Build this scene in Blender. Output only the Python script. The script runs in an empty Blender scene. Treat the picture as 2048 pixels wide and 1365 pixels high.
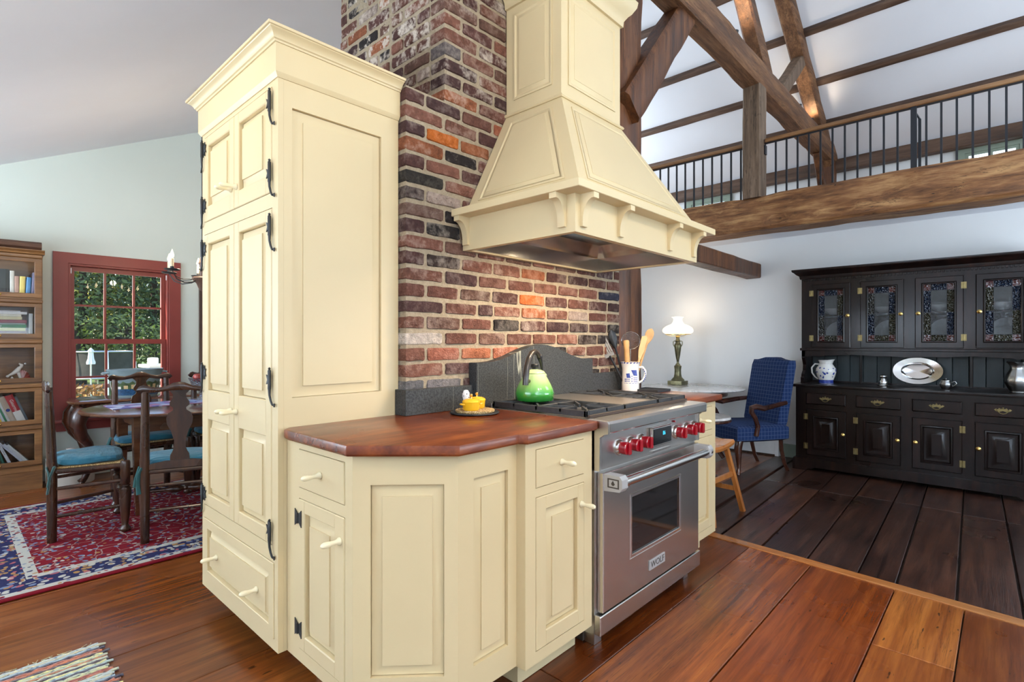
import bpy, bmesh, math, random
from math import sin, cos, pi, radians, sqrt
from mathutils import Vector, Matrix, noise

sc = bpy.context.scene
C = sc.collection

# ------------------------------------------------------------------ camera
F_PX, HOR = 1060.0, 685.0
YAW = math.atan2(986, 1060)                      # optical axis measured from +X
CAM_H = 1.225
cam_d = bpy.data.cameras.new('camera')
cam_d.sensor_width = 36.0
cam_d.lens = F_PX / 2048 * 36.0
cam_d.shift_y = (HOR - 682.5) / 2048
cam_d.clip_start = 0.05
cam_d.clip_end = 200
cam = bpy.data.objects.new('camera', cam_d)
C.objects.link(cam)
cam.location = (0, 0, CAM_H)
cam.rotation_euler = (radians(90), 0, YAW - pi / 2)
sc.camera = cam

# ------------------------------------------------------------------ world, sun, fill light, exposure
sc.view_settings.view_transform = 'Standard'
sc.view_settings.look = 'None'
sc.view_settings.gamma = 1
sc.view_settings.use_curve_mapping = False
sc.view_settings.exposure = 0.2
w = bpy.data.worlds.new('sky')
sc.world = w
w.use_nodes = True
wn = w.node_tree
sky = wn.nodes.new('ShaderNodeTexSky')
sky.sky_type = 'NISHITA'
sky.sun_disc = False
sky.sun_elevation = radians(42)
sky.sun_rotation = radians(-60)
bg = wn.nodes['Background']
bg.inputs['Strength'].default_value = 0.45
wn.links.new(sky.outputs[0], bg.inputs[0])

def lamp(name, kind, loc, to, power, color, size=None, size_y=None, spot=None, blend=0.5):
    d = bpy.data.lights.new(name, kind)
    d.energy = power
    d.color = color
    if kind == 'AREA':
        d.size = size
        if size_y:
            d.shape = 'RECTANGLE'
            d.size_y = size_y
    elif kind == 'SUN':
        d.angle = size
    else:
        d.shadow_soft_size = size
    if kind == 'SPOT':
        d.spot_size = radians(spot)
        d.spot_blend = blend
    o = bpy.data.objects.new(name, d)
    C.objects.link(o)
    o.location = loc
    o.rotation_euler = (Vector(to) - Vector(loc)).to_track_quat('-Z', 'Y').to_euler()
    return o

FILL_TINT = (0.735, 0.87, 1.0)  # bluish tint of the added fill lights
WARM = (1.0, 0.80, 0.56)
lamp('sunlight', 'SUN', (-20, 14, 20), (0, 6.2, 1), 9.0, (1.0, 0.93, 0.82), 0.01)
# unseen area lights added as fill along the outer walls, mostly tilted up
lamp('window_light_front_a', 'AREA', (-0.2, -2.5, 1.5), (-0.2, -2.12, 3.6), 230, FILL_TINT, 2.8, 1.5)
lamp('window_light_front_b', 'AREA', (4.1, -2.5, 1.5), (4.2, -1.3, 3.0), 130, FILL_TINT, 2.6, 1.6)
lamp('window_light_left', 'AREA', (-2.1, 1.9, 1.4), (-1.8, 1.9, 2.9), 140, FILL_TINT, 2.8, 1.4)
lamp('window_light_dining', 'AREA', (-2.1, 4.9, 1.4), (-1.5, 4.8, 2.7), 180, FILL_TINT, 1.6, 1.4)
lamp('window_light_loft', 'AREA', (6.1, -2.45, 3.7), (6.1, 2, 4.3), 55, FILL_TINT, 3.0, 1.2)
lamp('window_light_gable', 'AREA', (6.6, 6.05, 3.65), (6.6, 2, 4.1), 95, FILL_TINT, 2.4, 1.2)
# recessed ceiling spots of the kitchen
lamp('ceiling_spot_key', 'SPOT', (0.9, -0.9, 2.93), (2.0, 1.5, 1.45), 88, WARM, 0.05, spot=80, blend=0.6)
lamp('ceiling_spot_pantry', 'SPOT', (0.30, 2.3, 2.64), (0.75, 2.3, 1.0), 15, WARM, 0.05, spot=120, blend=0.8)
lamp('ceiling_spot_floor', 'SPOT', (1.6, -1.6, 3.2), (2.6, 0.2, 0.0), 40, WARM, 0.06, spot=70, blend=0.5)

# ------------------------------------------------------------------ node helpers
MATS = {}
def mk(name):
    m = bpy.data.materials.new(name)
    m.use_nodes = True
    nt = m.node_tree
    b = nt.nodes['Principled BSDF']
    MATS[name] = m
    return m, nt, b

def nd(nt, typ, props=None, **ins):
    n = nt.nodes.new('ShaderNode' + typ)
    for k, v in (props or {}).items():
        setattr(n, k, v)
    for k, v in ins.items():
        key = int(k[1:]) if k[0] == '_' else k.replace('_', ' ')
        s = n.inputs[key]
        if isinstance(v, bpy.types.NodeSocket):
            nt.links.new(v, s)
        else:
            s.default_value = v
    return n

def ramp(nt, fac, stops, mode='LINEAR'):
    n = nt.nodes.new('ShaderNodeValToRGB')
    n.color_ramp.interpolation = mode
    e = n.color_ramp.elements
    while len(e) < len(stops):
        e.new(0.5)
    for i, (p, c) in enumerate(stops):
        e[i].position = p
        e[i].color = (c[0], c[1], c[2], 1) if hasattr(c, '__len__') else (c, c, c, 1)
    nt.links.new(fac, n.inputs[0])
    return n.outputs[0]

def mixc(nt, fac, a, b, blend='MIX'):
    n = nt.nodes.new('ShaderNodeMix')
    n.data_type = 'RGBA'
    n.blend_type = blend
    for s, v in ((n.inputs[0], fac), (n.inputs[6], a), (n.inputs[7], b)):
        if isinstance(v, bpy.types.NodeSocket):
            nt.links.new(v, s)
        else:
            s.default_value = v if not hasattr(v, '__len__') else (v[0], v[1], v[2], 1)
    return n.outputs[2]

def mth(nt, op, a, b=0.0, c=0.0):
    n = nt.nodes.new('ShaderNodeMath')
    n.operation = op
    for i, v in enumerate((a, b, c)):
        if isinstance(v, bpy.types.NodeSocket):
            nt.links.new(v, n.inputs[i])
        else:
            n.inputs[i].default_value = v
    return n.outputs[0]

def bump(nt, b, h, strength=0.2, dist=0.01):
    n = nd(nt, 'Bump', None, Strength=strength, Distance=dist, Height=h)
    nt.links.new(n.outputs[0], b.inputs['Normal'])

def setb(b, color=None, rough=0.5, metal=0.0, spec=None, coat=0.0, trans=0.0, ior=None, emis=None, estr=0.0, crough=0.1, sheen=0):
    if color is not None:
        b.inputs['Base Color'].default_value = (*color, 1)
    b.inputs['Roughness'].default_value = rough
    b.inputs['Metallic'].default_value = metal
    if spec is not None:
        b.inputs['Specular IOR Level'].default_value = spec
    b.inputs['Coat Weight'].default_value = coat
    b.inputs['Coat Roughness'].default_value = crough
    b.inputs['Transmission Weight'].default_value = trans
    if ior:
        b.inputs['IOR'].default_value = ior
    if emis:
        b.inputs['Emission Color'].default_value = (*emis, 1)
        b.inputs['Emission Strength'].default_value = estr
    if sheen:
        b.inputs['Sheen Weight'].default_value = sheen

def plain(name, color, rough=0.5, metal=0.0, var=0.06, scale=9.0, bmp=0.03, **kw):
    """one colour with a little procedural unevenness"""
    m, nt, b = mk(name)
    setb(b, color, rough, metal, **kw)
    tc = nd(nt, 'TexCoord')
    no = nd(nt, 'TexNoise', None, Vector=tc.outputs['Object'], Scale=scale, Detail=4.0)
    lo = [max(0, c * (1 - var)) for c in color]
    hi = [min(1, c * (1 + var)) for c in color]
    nt.links.new(ramp(nt, no.outputs[0], [(0.3, lo), (0.7, hi)]), b.inputs['Base Color'])
    if bmp:
        n2 = nd(nt, 'TexNoise', None, Vector=tc.outputs['Object'], Scale=scale * 12, Detail=2.0)
        bump(nt, b, n2.outputs[0], bmp, 0.004)
    return m

def wood(name, dark, mid, light, grain=(1.2, 14, 14), rough=0.4, coat=0.0, cracks=0.0, bmp=0.08, rand=0.35, spots=0.0, crough=0.15, spec=None, objcol=False):
    """grain runs along the axis with the small scale value"""
    m, nt, b = mk(name)
    setb(b, mid, rough, coat=coat, crough=crough, spec=spec)
    tc = nd(nt, 'TexCoord')
    oi = nd(nt, 'ObjectInfo')
    off = nd(nt, 'CombineXYZ', None, X=mth(nt, 'MULTIPLY', oi.outputs['Random'], 37.0), Y=mth(nt, 'MULTIPLY', oi.outputs['Random'], 91.0), Z=mth(nt, 'MULTIPLY', oi.outputs['Random'], 53.0))
    va = nd(nt, 'VectorMath', {'operation': 'ADD'}, _0=tc.outputs['Object'], _1=off.outputs[0])
    mp = nd(nt, 'Mapping', None, Vector=va.outputs[0], Scale=grain)
    n1 = nd(nt, 'TexNoise', None, Vector=mp.outputs[0], Scale=1.6, Detail=7.0, Roughness=0.62, Distortion=0.3)
    n2 = nd(nt, 'TexNoise', None, Vector=va.outputs[0], Scale=1.7, Detail=3.0)
    fine = nd(nt, 'Mapping', None, Vector=va.outputs[0], Scale=[g * 6 for g in grain])
    n3 = nd(nt, 'TexNoise', None, Vector=fine.outputs[0], Scale=1.5, Detail=3.0)
    f = mth(nt, 'ADD', mth(nt, 'MULTIPLY', n1.outputs[0], 0.62), mth(nt, 'ADD', mth(nt, 'MULTIPLY', n2.outputs[0], 0.22), mth(nt, 'MULTIPLY', n3.outputs[0], 0.16)))
    f = mth(nt, 'ADD', f, mth(nt, 'MULTIPLY', mth(nt, 'SUBTRACT', oi.outputs['Random'], 0.5), rand * 0.3))
    col = ramp(nt, f, [(0.34, dark), (0.5, mid), (0.66, light)])
    if objcol:
        col = mixc(nt, 1.0, col, oi.outputs['Color'], 'MULTIPLY')
    if spots:
        vo = nd(nt, 'TexNoise', None, Vector=nd(nt, 'Mapping', None, Vector=va.outputs[0], Scale=[max(4, g * 0.9) for g in grain]).outputs[0], Scale=3.2, Detail=1.0)
        sp = ramp(nt, vo.outputs[0], [(0.225, 1.0), (0.255, 0.0)])
        col = mixc(nt, mth(nt, 'MULTIPLY', sp, spots), col, [d * 0.3 for d in dark])
    if cracks:
        gm = min(grain)
        cm = nd(nt, 'Mapping', None, Vector=va.outputs[0], Scale=[g * (0.55 if g == gm else 1.1) for g in grain])
        nc = nd(nt, 'TexNoise', None, Vector=cm.outputs[0], Scale=1.5, Detail=5.0, Roughness=0.7)
        ck_ = ramp(nt, mth(nt, 'ABSOLUTE', mth(nt, 'SUBTRACT', nc.outputs[0], 0.47)), [(0.0, 1.0), (0.006, 0.8), (0.016, 0.0)])
        msk = ramp(nt, n2.outputs[0], [(0.42, 0.0), (0.56, 1.0)])
        col = mixc(nt, mth(nt, 'MULTIPLY', mth(nt, 'MULTIPLY', ck_, msk), cracks), col, [d * 0.25 for d in dark])
    nt.links.new(col, b.inputs['Base Color'])
    bump(nt, b, mth(nt, 'ADD', mth(nt, 'MULTIPLY', n1.outputs[0], 0.35), mth(nt, 'MULTIPLY', n3.outputs[0], 0.65)), bmp, 0.01)
    rr = ramp(nt, n2.outputs[0], [(0.3, max(0.02, rough - 0.1)), (0.7, min(1, rough + 0.12))])
    nt.links.new(rr, b.inputs['Roughness'])
    return m

# ------------------------------------------------------------------ mesh helper
class B:
    def __init__(s):
        s.bm = bmesh.new()
    def box(s, x0, x1, y0, y1, z0, z1, bev=0.0, seg=1):
        r = bmesh.ops.create_cube(s.bm, size=1)
        vs = r['verts']
        for v in vs:
            v.co = Vector((x0 if v.co.x < 0 else x1, y0 if v.co.y < 0 else y1, z0 if v.co.z < 0 else z1))
        if bev:
            es = list({e for v in vs for e in v.link_edges})
            bmesh.ops.bevel(s.bm, geom=es, offset=bev, segments=seg, affect='EDGES', profile=0.7)
        return s
    def face(s, pts):
        s.bm.faces.new([s.bm.verts.new(p) for p in pts])
        return s
    def loft(s, rings, cap0=True, cap1=True, closed=True):
        R = [[s.bm.verts.new(p) for p in r] for r in rings]
        n = len(R[0])
        for a, b in zip(R, R[1:]):
            for i in range(n if closed else n - 1):
                j = (i + 1) % n
                try:
                    s.bm.faces.new((a[i], a[j], b[j], b[i]))
                except ValueError:
                    pass
        if closed and cap0 and n > 2:
            s.bm.faces.new(R[0][::-1])
        if closed and cap1 and n > 2:
            s.bm.faces.new(R[-1])
        return s
    def prism(s, pts, axis, a, b, bev=0.0):
        def P(p, h):
            return {'x': (h, p[0], p[1]), 'y': (p[0], h, p[1]), 'z': (p[0], p[1], h)}[axis]
        n0 = len(s.bm.verts)
        s.loft([[P(p, a) for p in pts], [P(p, b) for p in pts]])
        if bev:
            s.bm.verts.ensure_lookup_table()
            vs = s.bm.verts[n0:]
            es = list({e for v in vs for e in v.link_edges})
            bmesh.ops.bevel(s.bm, geom=es, offset=bev, segments=1, affect='EDGES')
        return s
    def lathe(s, prof, c=(0, 0, 0), seg=24, axis='z', sx=1.0, sy=1.0):
        rings = []
        for r, h in prof:
            r = max(r, 1e-4)
            ring = []
            for i in range(seg):
                a = 2 * pi * i / seg
                p, q = r * cos(a) * sx, r * sin(a) * sy
                v = {'z': (p, q, h), 'x': (h, p, q), 'y': (q, h, p)}[axis]
                ring.append((c[0] + v[0], c[1] + v[1], c[2] + v[2]))
            rings.append(ring)
        return s.loft(rings)
    def tube(s, pts, r, seg=8, sx=1.0):
        pts = [Vector(p) for p in pts]
        n = len(pts)
        rs = r if hasattr(r, '__len__') else [r] * n
        T = [(pts[min(i + 1, n - 1)] - pts[max(i - 1, 0)]).normalized() for i in range(n)]
        up = Vector((0, 0, 1)) if abs(T[0].z) < 0.9 else Vector((1, 0, 0))
        U = (up - T[0] * up.dot(T[0])).normalized()
        rings = []
        for i in range(n):
            U = (U - T[i] * U.dot(T[i]))
            U = U.normalized() if U.length > 1e-6 else T[i].orthogonal().normalized()
            V = T[i].cross(U)
            rings.append([pts[i] + U * (rs[i] * cos(2 * pi * k / seg)) + V * (rs[i] * sx * sin(2 * pi * k / seg)) for k in range(seg)])
        return s.loft(rings)
    def ball(s, c, r, seg=12, sz=1.0):
        prof = [(r * sin(pi * i / 8), -r * sz * cos(pi * i / 8)) for i in range(9)]
        return s.lathe(prof, c, seg)
    def inset(s, poly, levels, cap=True):
        """front-view relief: poly = convex (x,z) outline counter-clockwise, levels = (inset, y)"""
        rings = [[(p[0], y, p[1]) for p in shrink(poly, d)] for d, y in levels]
        return s.loft(rings, True, cap)
    def ring(s, poly, inner, y0, y1, e=0.002):
        """flat frame between two outlines with a front edge eased by e"""
        o, i = poly, inner
        L = [[(p[0], y0, p[1]) for p in o], [(p[0], y1 + e, p[1]) for p in o], [(p[0], y1, p[1]) for p in shrink(o, e)],
             [(p[0], y1, p[1]) for p in shrink(i, -e)], [(p[0], y1 + e, p[1]) for p in i], [(p[0], y0, p[1]) for p in i]]
        L.append(L[0])
        R = [[s.bm.verts.new(p) for p in r] for r in L[:-1]]
        n = len(o)
        for k in range(len(R)):
            a, b = R[k], R[(k + 1) % len(R)]
            for q in range(n):
                s.bm.faces.new((a[q], a[(q + 1) % n], b[(q + 1) % n], b[q]))
        return s
    def mv(s, M):
        s.bm.transform(M)
        return s
    def add(s, other, M=None):
        me = bpy.data.meshes.new('t')
        other.bm.to_mesh(me)
        if M is not None:
            me.transform(M)
        s.bm.from_mesh(me)
        bpy.data.meshes.remove(me)
        return s

def shrink(poly, d):
    if abs(d) < 1e-9:
        return list(poly)
    n = len(poly)
    area = sum(poly[i][0] * poly[(i + 1) % n][1] - poly[(i + 1) % n][0] * poly[i][1] for i in range(n))
    sg = 1 if area > 0 else -1
    L = []
    for i in range(n):
        (ax, az), (bx, bz) = poly[i], poly[(i + 1) % n]
        l = sqrt((bx - ax) ** 2 + (bz - az) ** 2)
        nx, nz = -(bz - az) / l * sg, (bx - ax) / l * sg
        L.append((nx, nz, nx * ax + nz * az + d))
    out = []
    for i in range(n):
        a1, b1, c1 = L[i - 1]
        a2, b2, c2 = L[i]
        D = a1 * b2 - a2 * b1
        if abs(D) < 1e-9:
            out.append((poly[i][0] + a2 * d, poly[i][1] + b2 * d))
        else:
            out.append(((c1 * b2 - c2 * b1) / D, (a1 * c2 - a2 * c1) / D))
    return out

def rect(x0, x1, z0, z1):
    return [(x0, z0), (x1, z0), (x1, z1), (x0, z1)]

OFF = {}
def finish(me, smooth=35):
    bm = bmesh.new()
    bm.from_mesh(me)
    bmesh.ops.recalc_face_normals(bm, faces=bm.faces)
    bm.to_mesh(me)
    bm.free()
    if smooth:
        me.shade_smooth()
        me.set_sharp_from_angle(angle=radians(smooth))

def mesh_of(name, b, mat, smooth=35):
    me = bpy.data.meshes.new(name)
    b.bm.to_mesh(me)
    b.bm.free()
    finish(me, smooth)
    if mat:
        me.materials.append(MATS[mat] if isinstance(mat, str) else mat)
    return me

def obj(name, b, mat, parent=None, M=None, label=None, smooth=35):
    if M is not None:
        b.bm.transform(M)
    off = OFF.get(parent.name) if parent else None
    if off:
        b.bm.transform(Matrix.Translation(-off))
    o = bpy.data.objects.new(name, mesh_of(name, b, mat, smooth))
    C.objects.link(o)
    if parent:
        o.parent = parent
        if off:
            OFF[o.name] = off
    if label:
        o['label'] = label
    return o

def piece(name, me, parent, M, color=None):
    """a repeat that shares mesh data; M places it in the coordinates its thing is drawn in"""
    o = bpy.data.objects.new(name, me)
    C.objects.link(o)
    o.parent = parent
    off = OFF.get(parent.name)
    o.matrix_basis = (Matrix.Translation(-off) @ M) if off else M
    if off:
        OFF[o.name] = off
    if color:
        o.color = (*color, 1)
    return o

def tag(o, label, cat, group=None):
    o['label'] = label
    o['category'] = cat
    if group:
        o['group'] = group
    return o

def thing(name, label, cat, loc=(0, 0, 0), rz=0.0, group=None, world=True):
    o = bpy.data.objects.new(name, None)
    o.empty_display_size = 0.1
    C.objects.link(o)
    o.location = loc
    o.rotation_euler = (0, 0, rz)
    tag(o, label, cat, group)
    if world and rz == 0.0:
        OFF[o.name] = Vector(loc)
    return o

def struct(name, b, mat, smooth=0):
    o = obj(name, b, mat, smooth=smooth)
    o['kind'] = 'structure'
    return o

def dup(root, loc, rz, label=None):
    r = root.copy()
    C.objects.link(r)
    r.location = loc
    r.rotation_euler = (0, 0, rz)
    if label:
        r['label'] = label
    for ch in list(root.children):
        c = ch.copy()
        C.objects.link(c)
        c.parent = r
        for g in ch.children:
            d = g.copy()
            C.objects.link(d)
            d.parent = c
    return r

def FM(o, n):
    """front-view frame: local x to the right, y into the face, z up"""
    n = Vector((n[0], n[1], 0)).normalized()
    u = Vector((-n.y, n.x, 0))
    M = Matrix.Identity(4)
    M.col[0][:3] = u
    M.col[1][:3] = -n
    M.col[2][:3] = (0, 0, 1)
    M.col[3][:3] = o
    return M

def T(x, y, z):
    return Matrix.Translation((x, y, z))

def text_mesh(txt, size, depth=0.0):
    cu = bpy.data.curves.new('t', 'FONT')
    cu.body = txt
    cu.size = size
    cu.extrude = depth
    cu.align_x = 'CENTER'
    cu.align_y = 'CENTER'
    cu.resolution_u = 3
    o = bpy.data.objects.new('t', cu)
    C.objects.link(o)
    dg = bpy.context.evaluated_depsgraph_get()
    me = bpy.data.meshes.new_from_object(o.evaluated_get(dg))
    bpy.data.objects.remove(o)
    bpy.data.curves.remove(cu)
    b = B()
    b.bm.from_mesh(me)
    bpy.data.meshes.remove(me)
    b.mv(Matrix.Rotation(pi / 2, 4, 'X'))           # stands upright, read from -y
    return b
# ------------------------------------------------------------------ materials
plain('cream_paint', (0.66, 0.525, 0.30), 0.38, var=0.025, scale=3, bmp=0.015)
plain('cream_knob', (0.83, 0.74, 0.50), 0.28, var=0.03)
plain('white_ceiling', (0.875, 0.885, 0.93), 0.85, var=0.02, scale=1.5, bmp=0.05)
plain('white_wall', (0.81, 0.82, 0.82), 0.85, var=0.02, scale=1.5, bmp=0.05)
plain('green_wall', (0.69, 0.74, 0.665), 0.85, var=0.02, scale=1.5, bmp=0.05)
plain('red_trim', (0.265, 0.045, 0.035), 0.38, var=0.06, scale=6)
plain('sage_trim', (0.27, 0.33, 0.26), 0.5)
plain('white_enamel', (0.80, 0.81, 0.82), 0.4)
plain('black_iron', (0.018, 0.02, 0.022), 0.5, var=0.2, scale=40, bmp=0.1)
plain('rail_iron', (0.012, 0.014, 0.02), 0.4, var=0.1)
plain('cast_iron', (0.03, 0.031, 0.033), 0.5, var=0.2, scale=60, bmp=0.15)
plain('brass', (0.75, 0.52, 0.17), 0.24, 1.0, var=0.12, scale=30)
plain('old_brass', (0.28, 0.22, 0.10), 0.38, 1.0, var=0.2, scale=30)
plain('bronze', (0.17, 0.155, 0.085), 0.33, 0.8, var=0.3, scale=25, bmp=0.12)
plain('pewter', (0.45, 0.45, 0.44), 0.27, 1.0, var=0.12, scale=15, bmp=0.03)
plain('dull_steel', (0.22, 0.20, 0.18), 0.5, 0.8, var=0.2)
plain('plate_steel', (0.50, 0.49, 0.48), 0.55, 0.5, var=0.04)
plain('silver', (0.80, 0.79, 0.77), 0.16, 1.0, var=0.06, scale=10)
plain('red_knob', (0.33, 0.004, 0.012), 0.16, var=0.08, coat=0.6)
plain('yellow_enamel', (0.88, 0.47, 0.015), 0.2, var=0.05, coat=0.6)
plain('teal_ribbon', (0.012, 0.085, 0.085), 0.8, sheen=0.4, var=0.15, scale=20)
plain('black_plastic', (0.012, 0.012, 0.013), 0.35)
plain('dark_bronze_handle', (0.045, 0.038, 0.032), 0.3, 0.4, coat=0.3)
plain('lead_came', (0.045, 0.045, 0.05), 0.4, 0.6)
plain('paper_white', (0.75, 0.75, 0.72), 0.7)
plain('china_white', (0.80, 0.78, 0.74), 0.16, coat=0.5, var=0.03)
plain('china_blue', (0.035, 0.06, 0.30), 0.2, coat=0.4, var=0.3, scale=60)
plain('candle_wax', (0.80, 0.66, 0.42), 0.5)
plain('spoon_wood', (0.58, 0.33, 0.13), 0.55, var=0.15, scale=18)
plain('spoon_pale', (0.70, 0.44, 0.20), 0.55, var=0.12, scale=18)
plain('stoneware', (0.40, 0.37, 0.32), 0.35, var=0.1, scale=8, coat=0.3)
plain('apple_red', (0.38, 0.035, 0.025), 0.25, var=0.3, scale=14, coat=0.4)
plain('loft_floor', (0.30, 0.17, 0.08), 0.5)
plain('patio_stone', (0.62, 0.58, 0.52), 0.8, var=0.15, scale=2)
plain('lawn', (0.10, 0.16, 0.035), 0.9, var=0.3, scale=3)
plain('umbrella_cloth', (0.82, 0.82, 0.82), 0.8)
plain('grey_net', (0.055, 0.052, 0.045), 0.9, var=0.2, scale=3)
plain('pole_metal', (0.55, 0.57, 0.6), 0.3, 0.9)
plain('deck_rail', (0.09, 0.055, 0.045), 0.6)
plain('bark', (0.06, 0.045, 0.035), 0.9, var=0.3)
plain('toe_dark', (0.05, 0.03, 0.02), 0.7)
plain('display_black', (0.004, 0.005, 0.006), 0.12)
plain('socket_dark', (0.06, 0.05, 0.04), 0.5)

m, nt, b = mk('display_blue'); setb(b, (0.02, 0.1, 0.14), 0.4, emis=(0.05, 0.65, 0.95), estr=1.6)
m, nt, b = mk('flame'); setb(b, (1, 0.85, 0.6), 0.4, emis=(1.0, 0.78, 0.48), estr=28)
m, nt, b = mk('bulb_glow'); setb(b, (1, 0.85, 0.6), 0.4, emis=(1.0, 0.80, 0.55), estr=9)
m, nt, b = mk('hood_bulb'); setb(b, (1, 0.85, 0.6), 0.4, emis=(1.0, 0.80, 0.52), estr=20)
m, nt, b = mk('clear_glass'); setb(b, (1, 1, 1), 0.0, trans=1.0, ior=1.45)
m, nt, b = mk('cut_glass'); setb(b, (0.92, 0.95, 1), 0.02, trans=1.0, ior=1.5)
tc = nd(nt, 'TexCoord'); vo = nd(nt, 'TexVoronoi', None, Vector=tc.outputs['Object'], Scale=70.0); bump(nt, b, vo.outputs['Distance'], 0.9, 0.01)
m, nt, b = mk('opal_glass'); setb(b, (0.95, 0.92, 0.88), 0.25, trans=0.75, ior=1.2, emis=(1.0, 0.88, 0.70), estr=0.3)
tc = nd(nt, 'TexCoord'); wv = nd(nt, 'TexWave', {'wave_type': 'BANDS', 'bands_direction': 'DIAGONAL'}, Vector=tc.outputs['Object'], Scale=30.0); bump(nt, b, wv.outputs[1], 0.3, 0.004)

# window panes: thin clear sheet that lets daylight straight through and mirrors a little
m, nt, b = mk('window_pane')
tr = nd(nt, 'BsdfTransparent'); gl = nd(nt, 'BsdfGlossy', None, Roughness=0.02)
fr = nd(nt, 'Fresnel', None, IOR=1.35)
mx = nd(nt, 'MixShader', None, _0=fr.outputs[0], _1=tr.outputs[0], _2=gl.outputs[0])
nt.links.new(mx.outputs[0], nt.nodes['Material Output'].inputs[0])

def textured_glass(name, color, scale, strength, rough=0.12, alpha=0.55, tint=None):
    m, nt, b = mk(name)
    setb(b, color, rough, spec=0.9)
    tc = nd(nt, 'TexCoord')
    vo = nd(nt, 'TexVoronoi', {'feature': 'SMOOTH_F1'}, Vector=tc.outputs['Object'], Scale=scale)
    bump(nt, b, vo.outputs['Distance'], strength, 0.02)
    tr = nd(nt, 'BsdfTransparent', None, Color=(*(tint or [c ** 0.5 for c in color]), 1))
    mx = nd(nt, 'MixShader', None, _0=alpha, _1=tr.outputs[0], _2=b.outputs[0])
    nt.links.new(mx.outputs[0], nt.nodes['Material Output'].inputs[0])
textured_glass('glass_clear_ripple', (0.16, 0.165, 0.17), 45, 0.35, 0.15, 0.18, (0.86, 0.88, 0.9))
textured_glass('glass_blue', (0.006, 0.013, 0.032), 85, 1.0, 0.08, 0.85)
textured_glass('glass_amber', (0.03, 0.028, 0.014), 85, 1.0, 0.08, 0.85)
textured_glass('glass_red', (0.05, 0.003, 0.003), 60, 0.3, 0.1, 0.9)
textured_glass('glass_smoke', (0.03, 0.03, 0.026), 85, 1.0, 0.08, 0.8)

# woods
wood('counter_wood', (0.055, 0.009, 0.003), (0.17, 0.032, 0.006), (0.32, 0.08, 0.015), (2.0, 9, 9), 0.3, coat=0.16, crough=0.06, bmp=0.02, rand=0.1)
wood('floor_plank', (0.07, 0.015, 0.003), (0.185, 0.047, 0.007), (0.30, 0.096, 0.017), (0.9, 17, 17), 0.30, cracks=0.5, coat=0.16, crough=0.26, bmp=0.05, rand=0.25, spots=0.85, objcol=True)
wood('dark_plank', (0.012, 0.005, 0.004), (0.042, 0.015, 0.009), (0.10, 0.036, 0.018), (1.0, 13, 13), 0.34, cracks=0.6, coat=0.2, crough=0.3, bmp=0.25, rand=0.5, spots=0.7)
wood('strip_wood', (0.20, 0.065, 0.014), (0.35, 0.125, 0.03), (0.48, 0.21, 0.065), (9, 0.8, 9), 0.32, coat=0.2, rand=0.1, spots=0.7)
wood('beam_x', (0.045, 0.017, 0.007), (0.16, 0.068, 0.026), (0.31, 0.15, 0.065), (1.0, 11, 11), 0.62, cracks=0.8, bmp=0.5, rand=0.2, spots=0.5)
wood('beam_y', (0.04, 0.012, 0.004), (0.27, 0.115, 0.04), (0.60, 0.34, 0.14), (12, 1.3, 10), 0.62, cracks=0.9, bmp=1.0, rand=0.1, spots=1.0)
wood('purlin_wood', (0.035, 0.018, 0.011), (0.095, 0.05, 0.03), (0.17, 0.10, 0.065), (10, 0.9, 7), 0.62, bmp=0.3, rand=0.2)
wood('beam_z', (0.03, 0.010, 0.004), (0.125, 0.042, 0.012), (0.25, 0.095, 0.03), (11, 11, 0.9), 0.5, cracks=0.7, bmp=0.4, rand=0.3, spots=0.4)
wood('beam_grey', (0.06, 0.037, 0.022), (0.16, 0.10, 0.06), (0.27, 0.18, 0.12), (11, 11, 0.9), 0.65, cracks=0.8, bmp=0.4, rand=0.2, spots=0.5)
wood('rail_wood', (0.16, 0.07, 0.025), (0.29, 0.14, 0.055), (0.40, 0.22, 0.10), (9, 0.7, 9), 0.4, coat=0.2, rand=0.05)
wood('oak', (0.085, 0.034, 0.010), (0.19, 0.083, 0.025), (0.30, 0.145, 0.05), (1.2, 11, 11), 0.4, coat=0.15, bmp=0.06)
wood('hutch_wood', (0.003, 0.0014, 0.0012), (0.0085, 0.0038, 0.003), (0.024, 0.009, 0.006), (8, 8, 1.2), 0.36, coat=0.45, spec=0.2, crough=0.16, bmp=0.05, rand=0.2)
wood('hutch_back', (0.012, 0.02, 0.022), (0.02, 0.032, 0.035), (0.03, 0.045, 0.05), (8, 8, 1.2), 0.4, bmp=0.04, rand=0.1)
wood('chair_wood', (0.014, 0.005, 0.003), (0.042, 0.015, 0.007), (0.095, 0.038, 0.018), (8, 8, 1.4), 0.26, coat=0.35, crough=0.15, bmp=0.04, rand=0.2)
wood('table_wood', (0.045, 0.015, 0.008), (0.11, 0.04, 0.018), (0.19, 0.078, 0.036), (1.2, 8, 8), 0.18, coat=0.4, crough=0.12, bmp=0.02, rand=0.2)
wood('mahogany', (0.018, 0.005, 0.003), (0.05, 0.014, 0.007), (0.10, 0.032, 0.015), (8, 8, 1.2), 0.24, coat=0.4, bmp=0.03)
wood('stool_wood', (0.26, 0.08, 0.016), (0.42, 0.15, 0.035), (0.55, 0.23, 0.07), (8, 8, 1.2), 0.32, coat=0.25, bmp=0.03)
wood('driftwood', (0.06, 0.025, 0.015), (0.15, 0.07, 0.04), (0.32, 0.2, 0.12), (1.4, 14, 14), 0.7, bmp=0.7)
wood('door_wood', (0.06, 0.03, 0.02), (0.13, 0.07, 0.045), (0.2, 0.11, 0.075), (8, 8, 1), 0.5)

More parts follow.
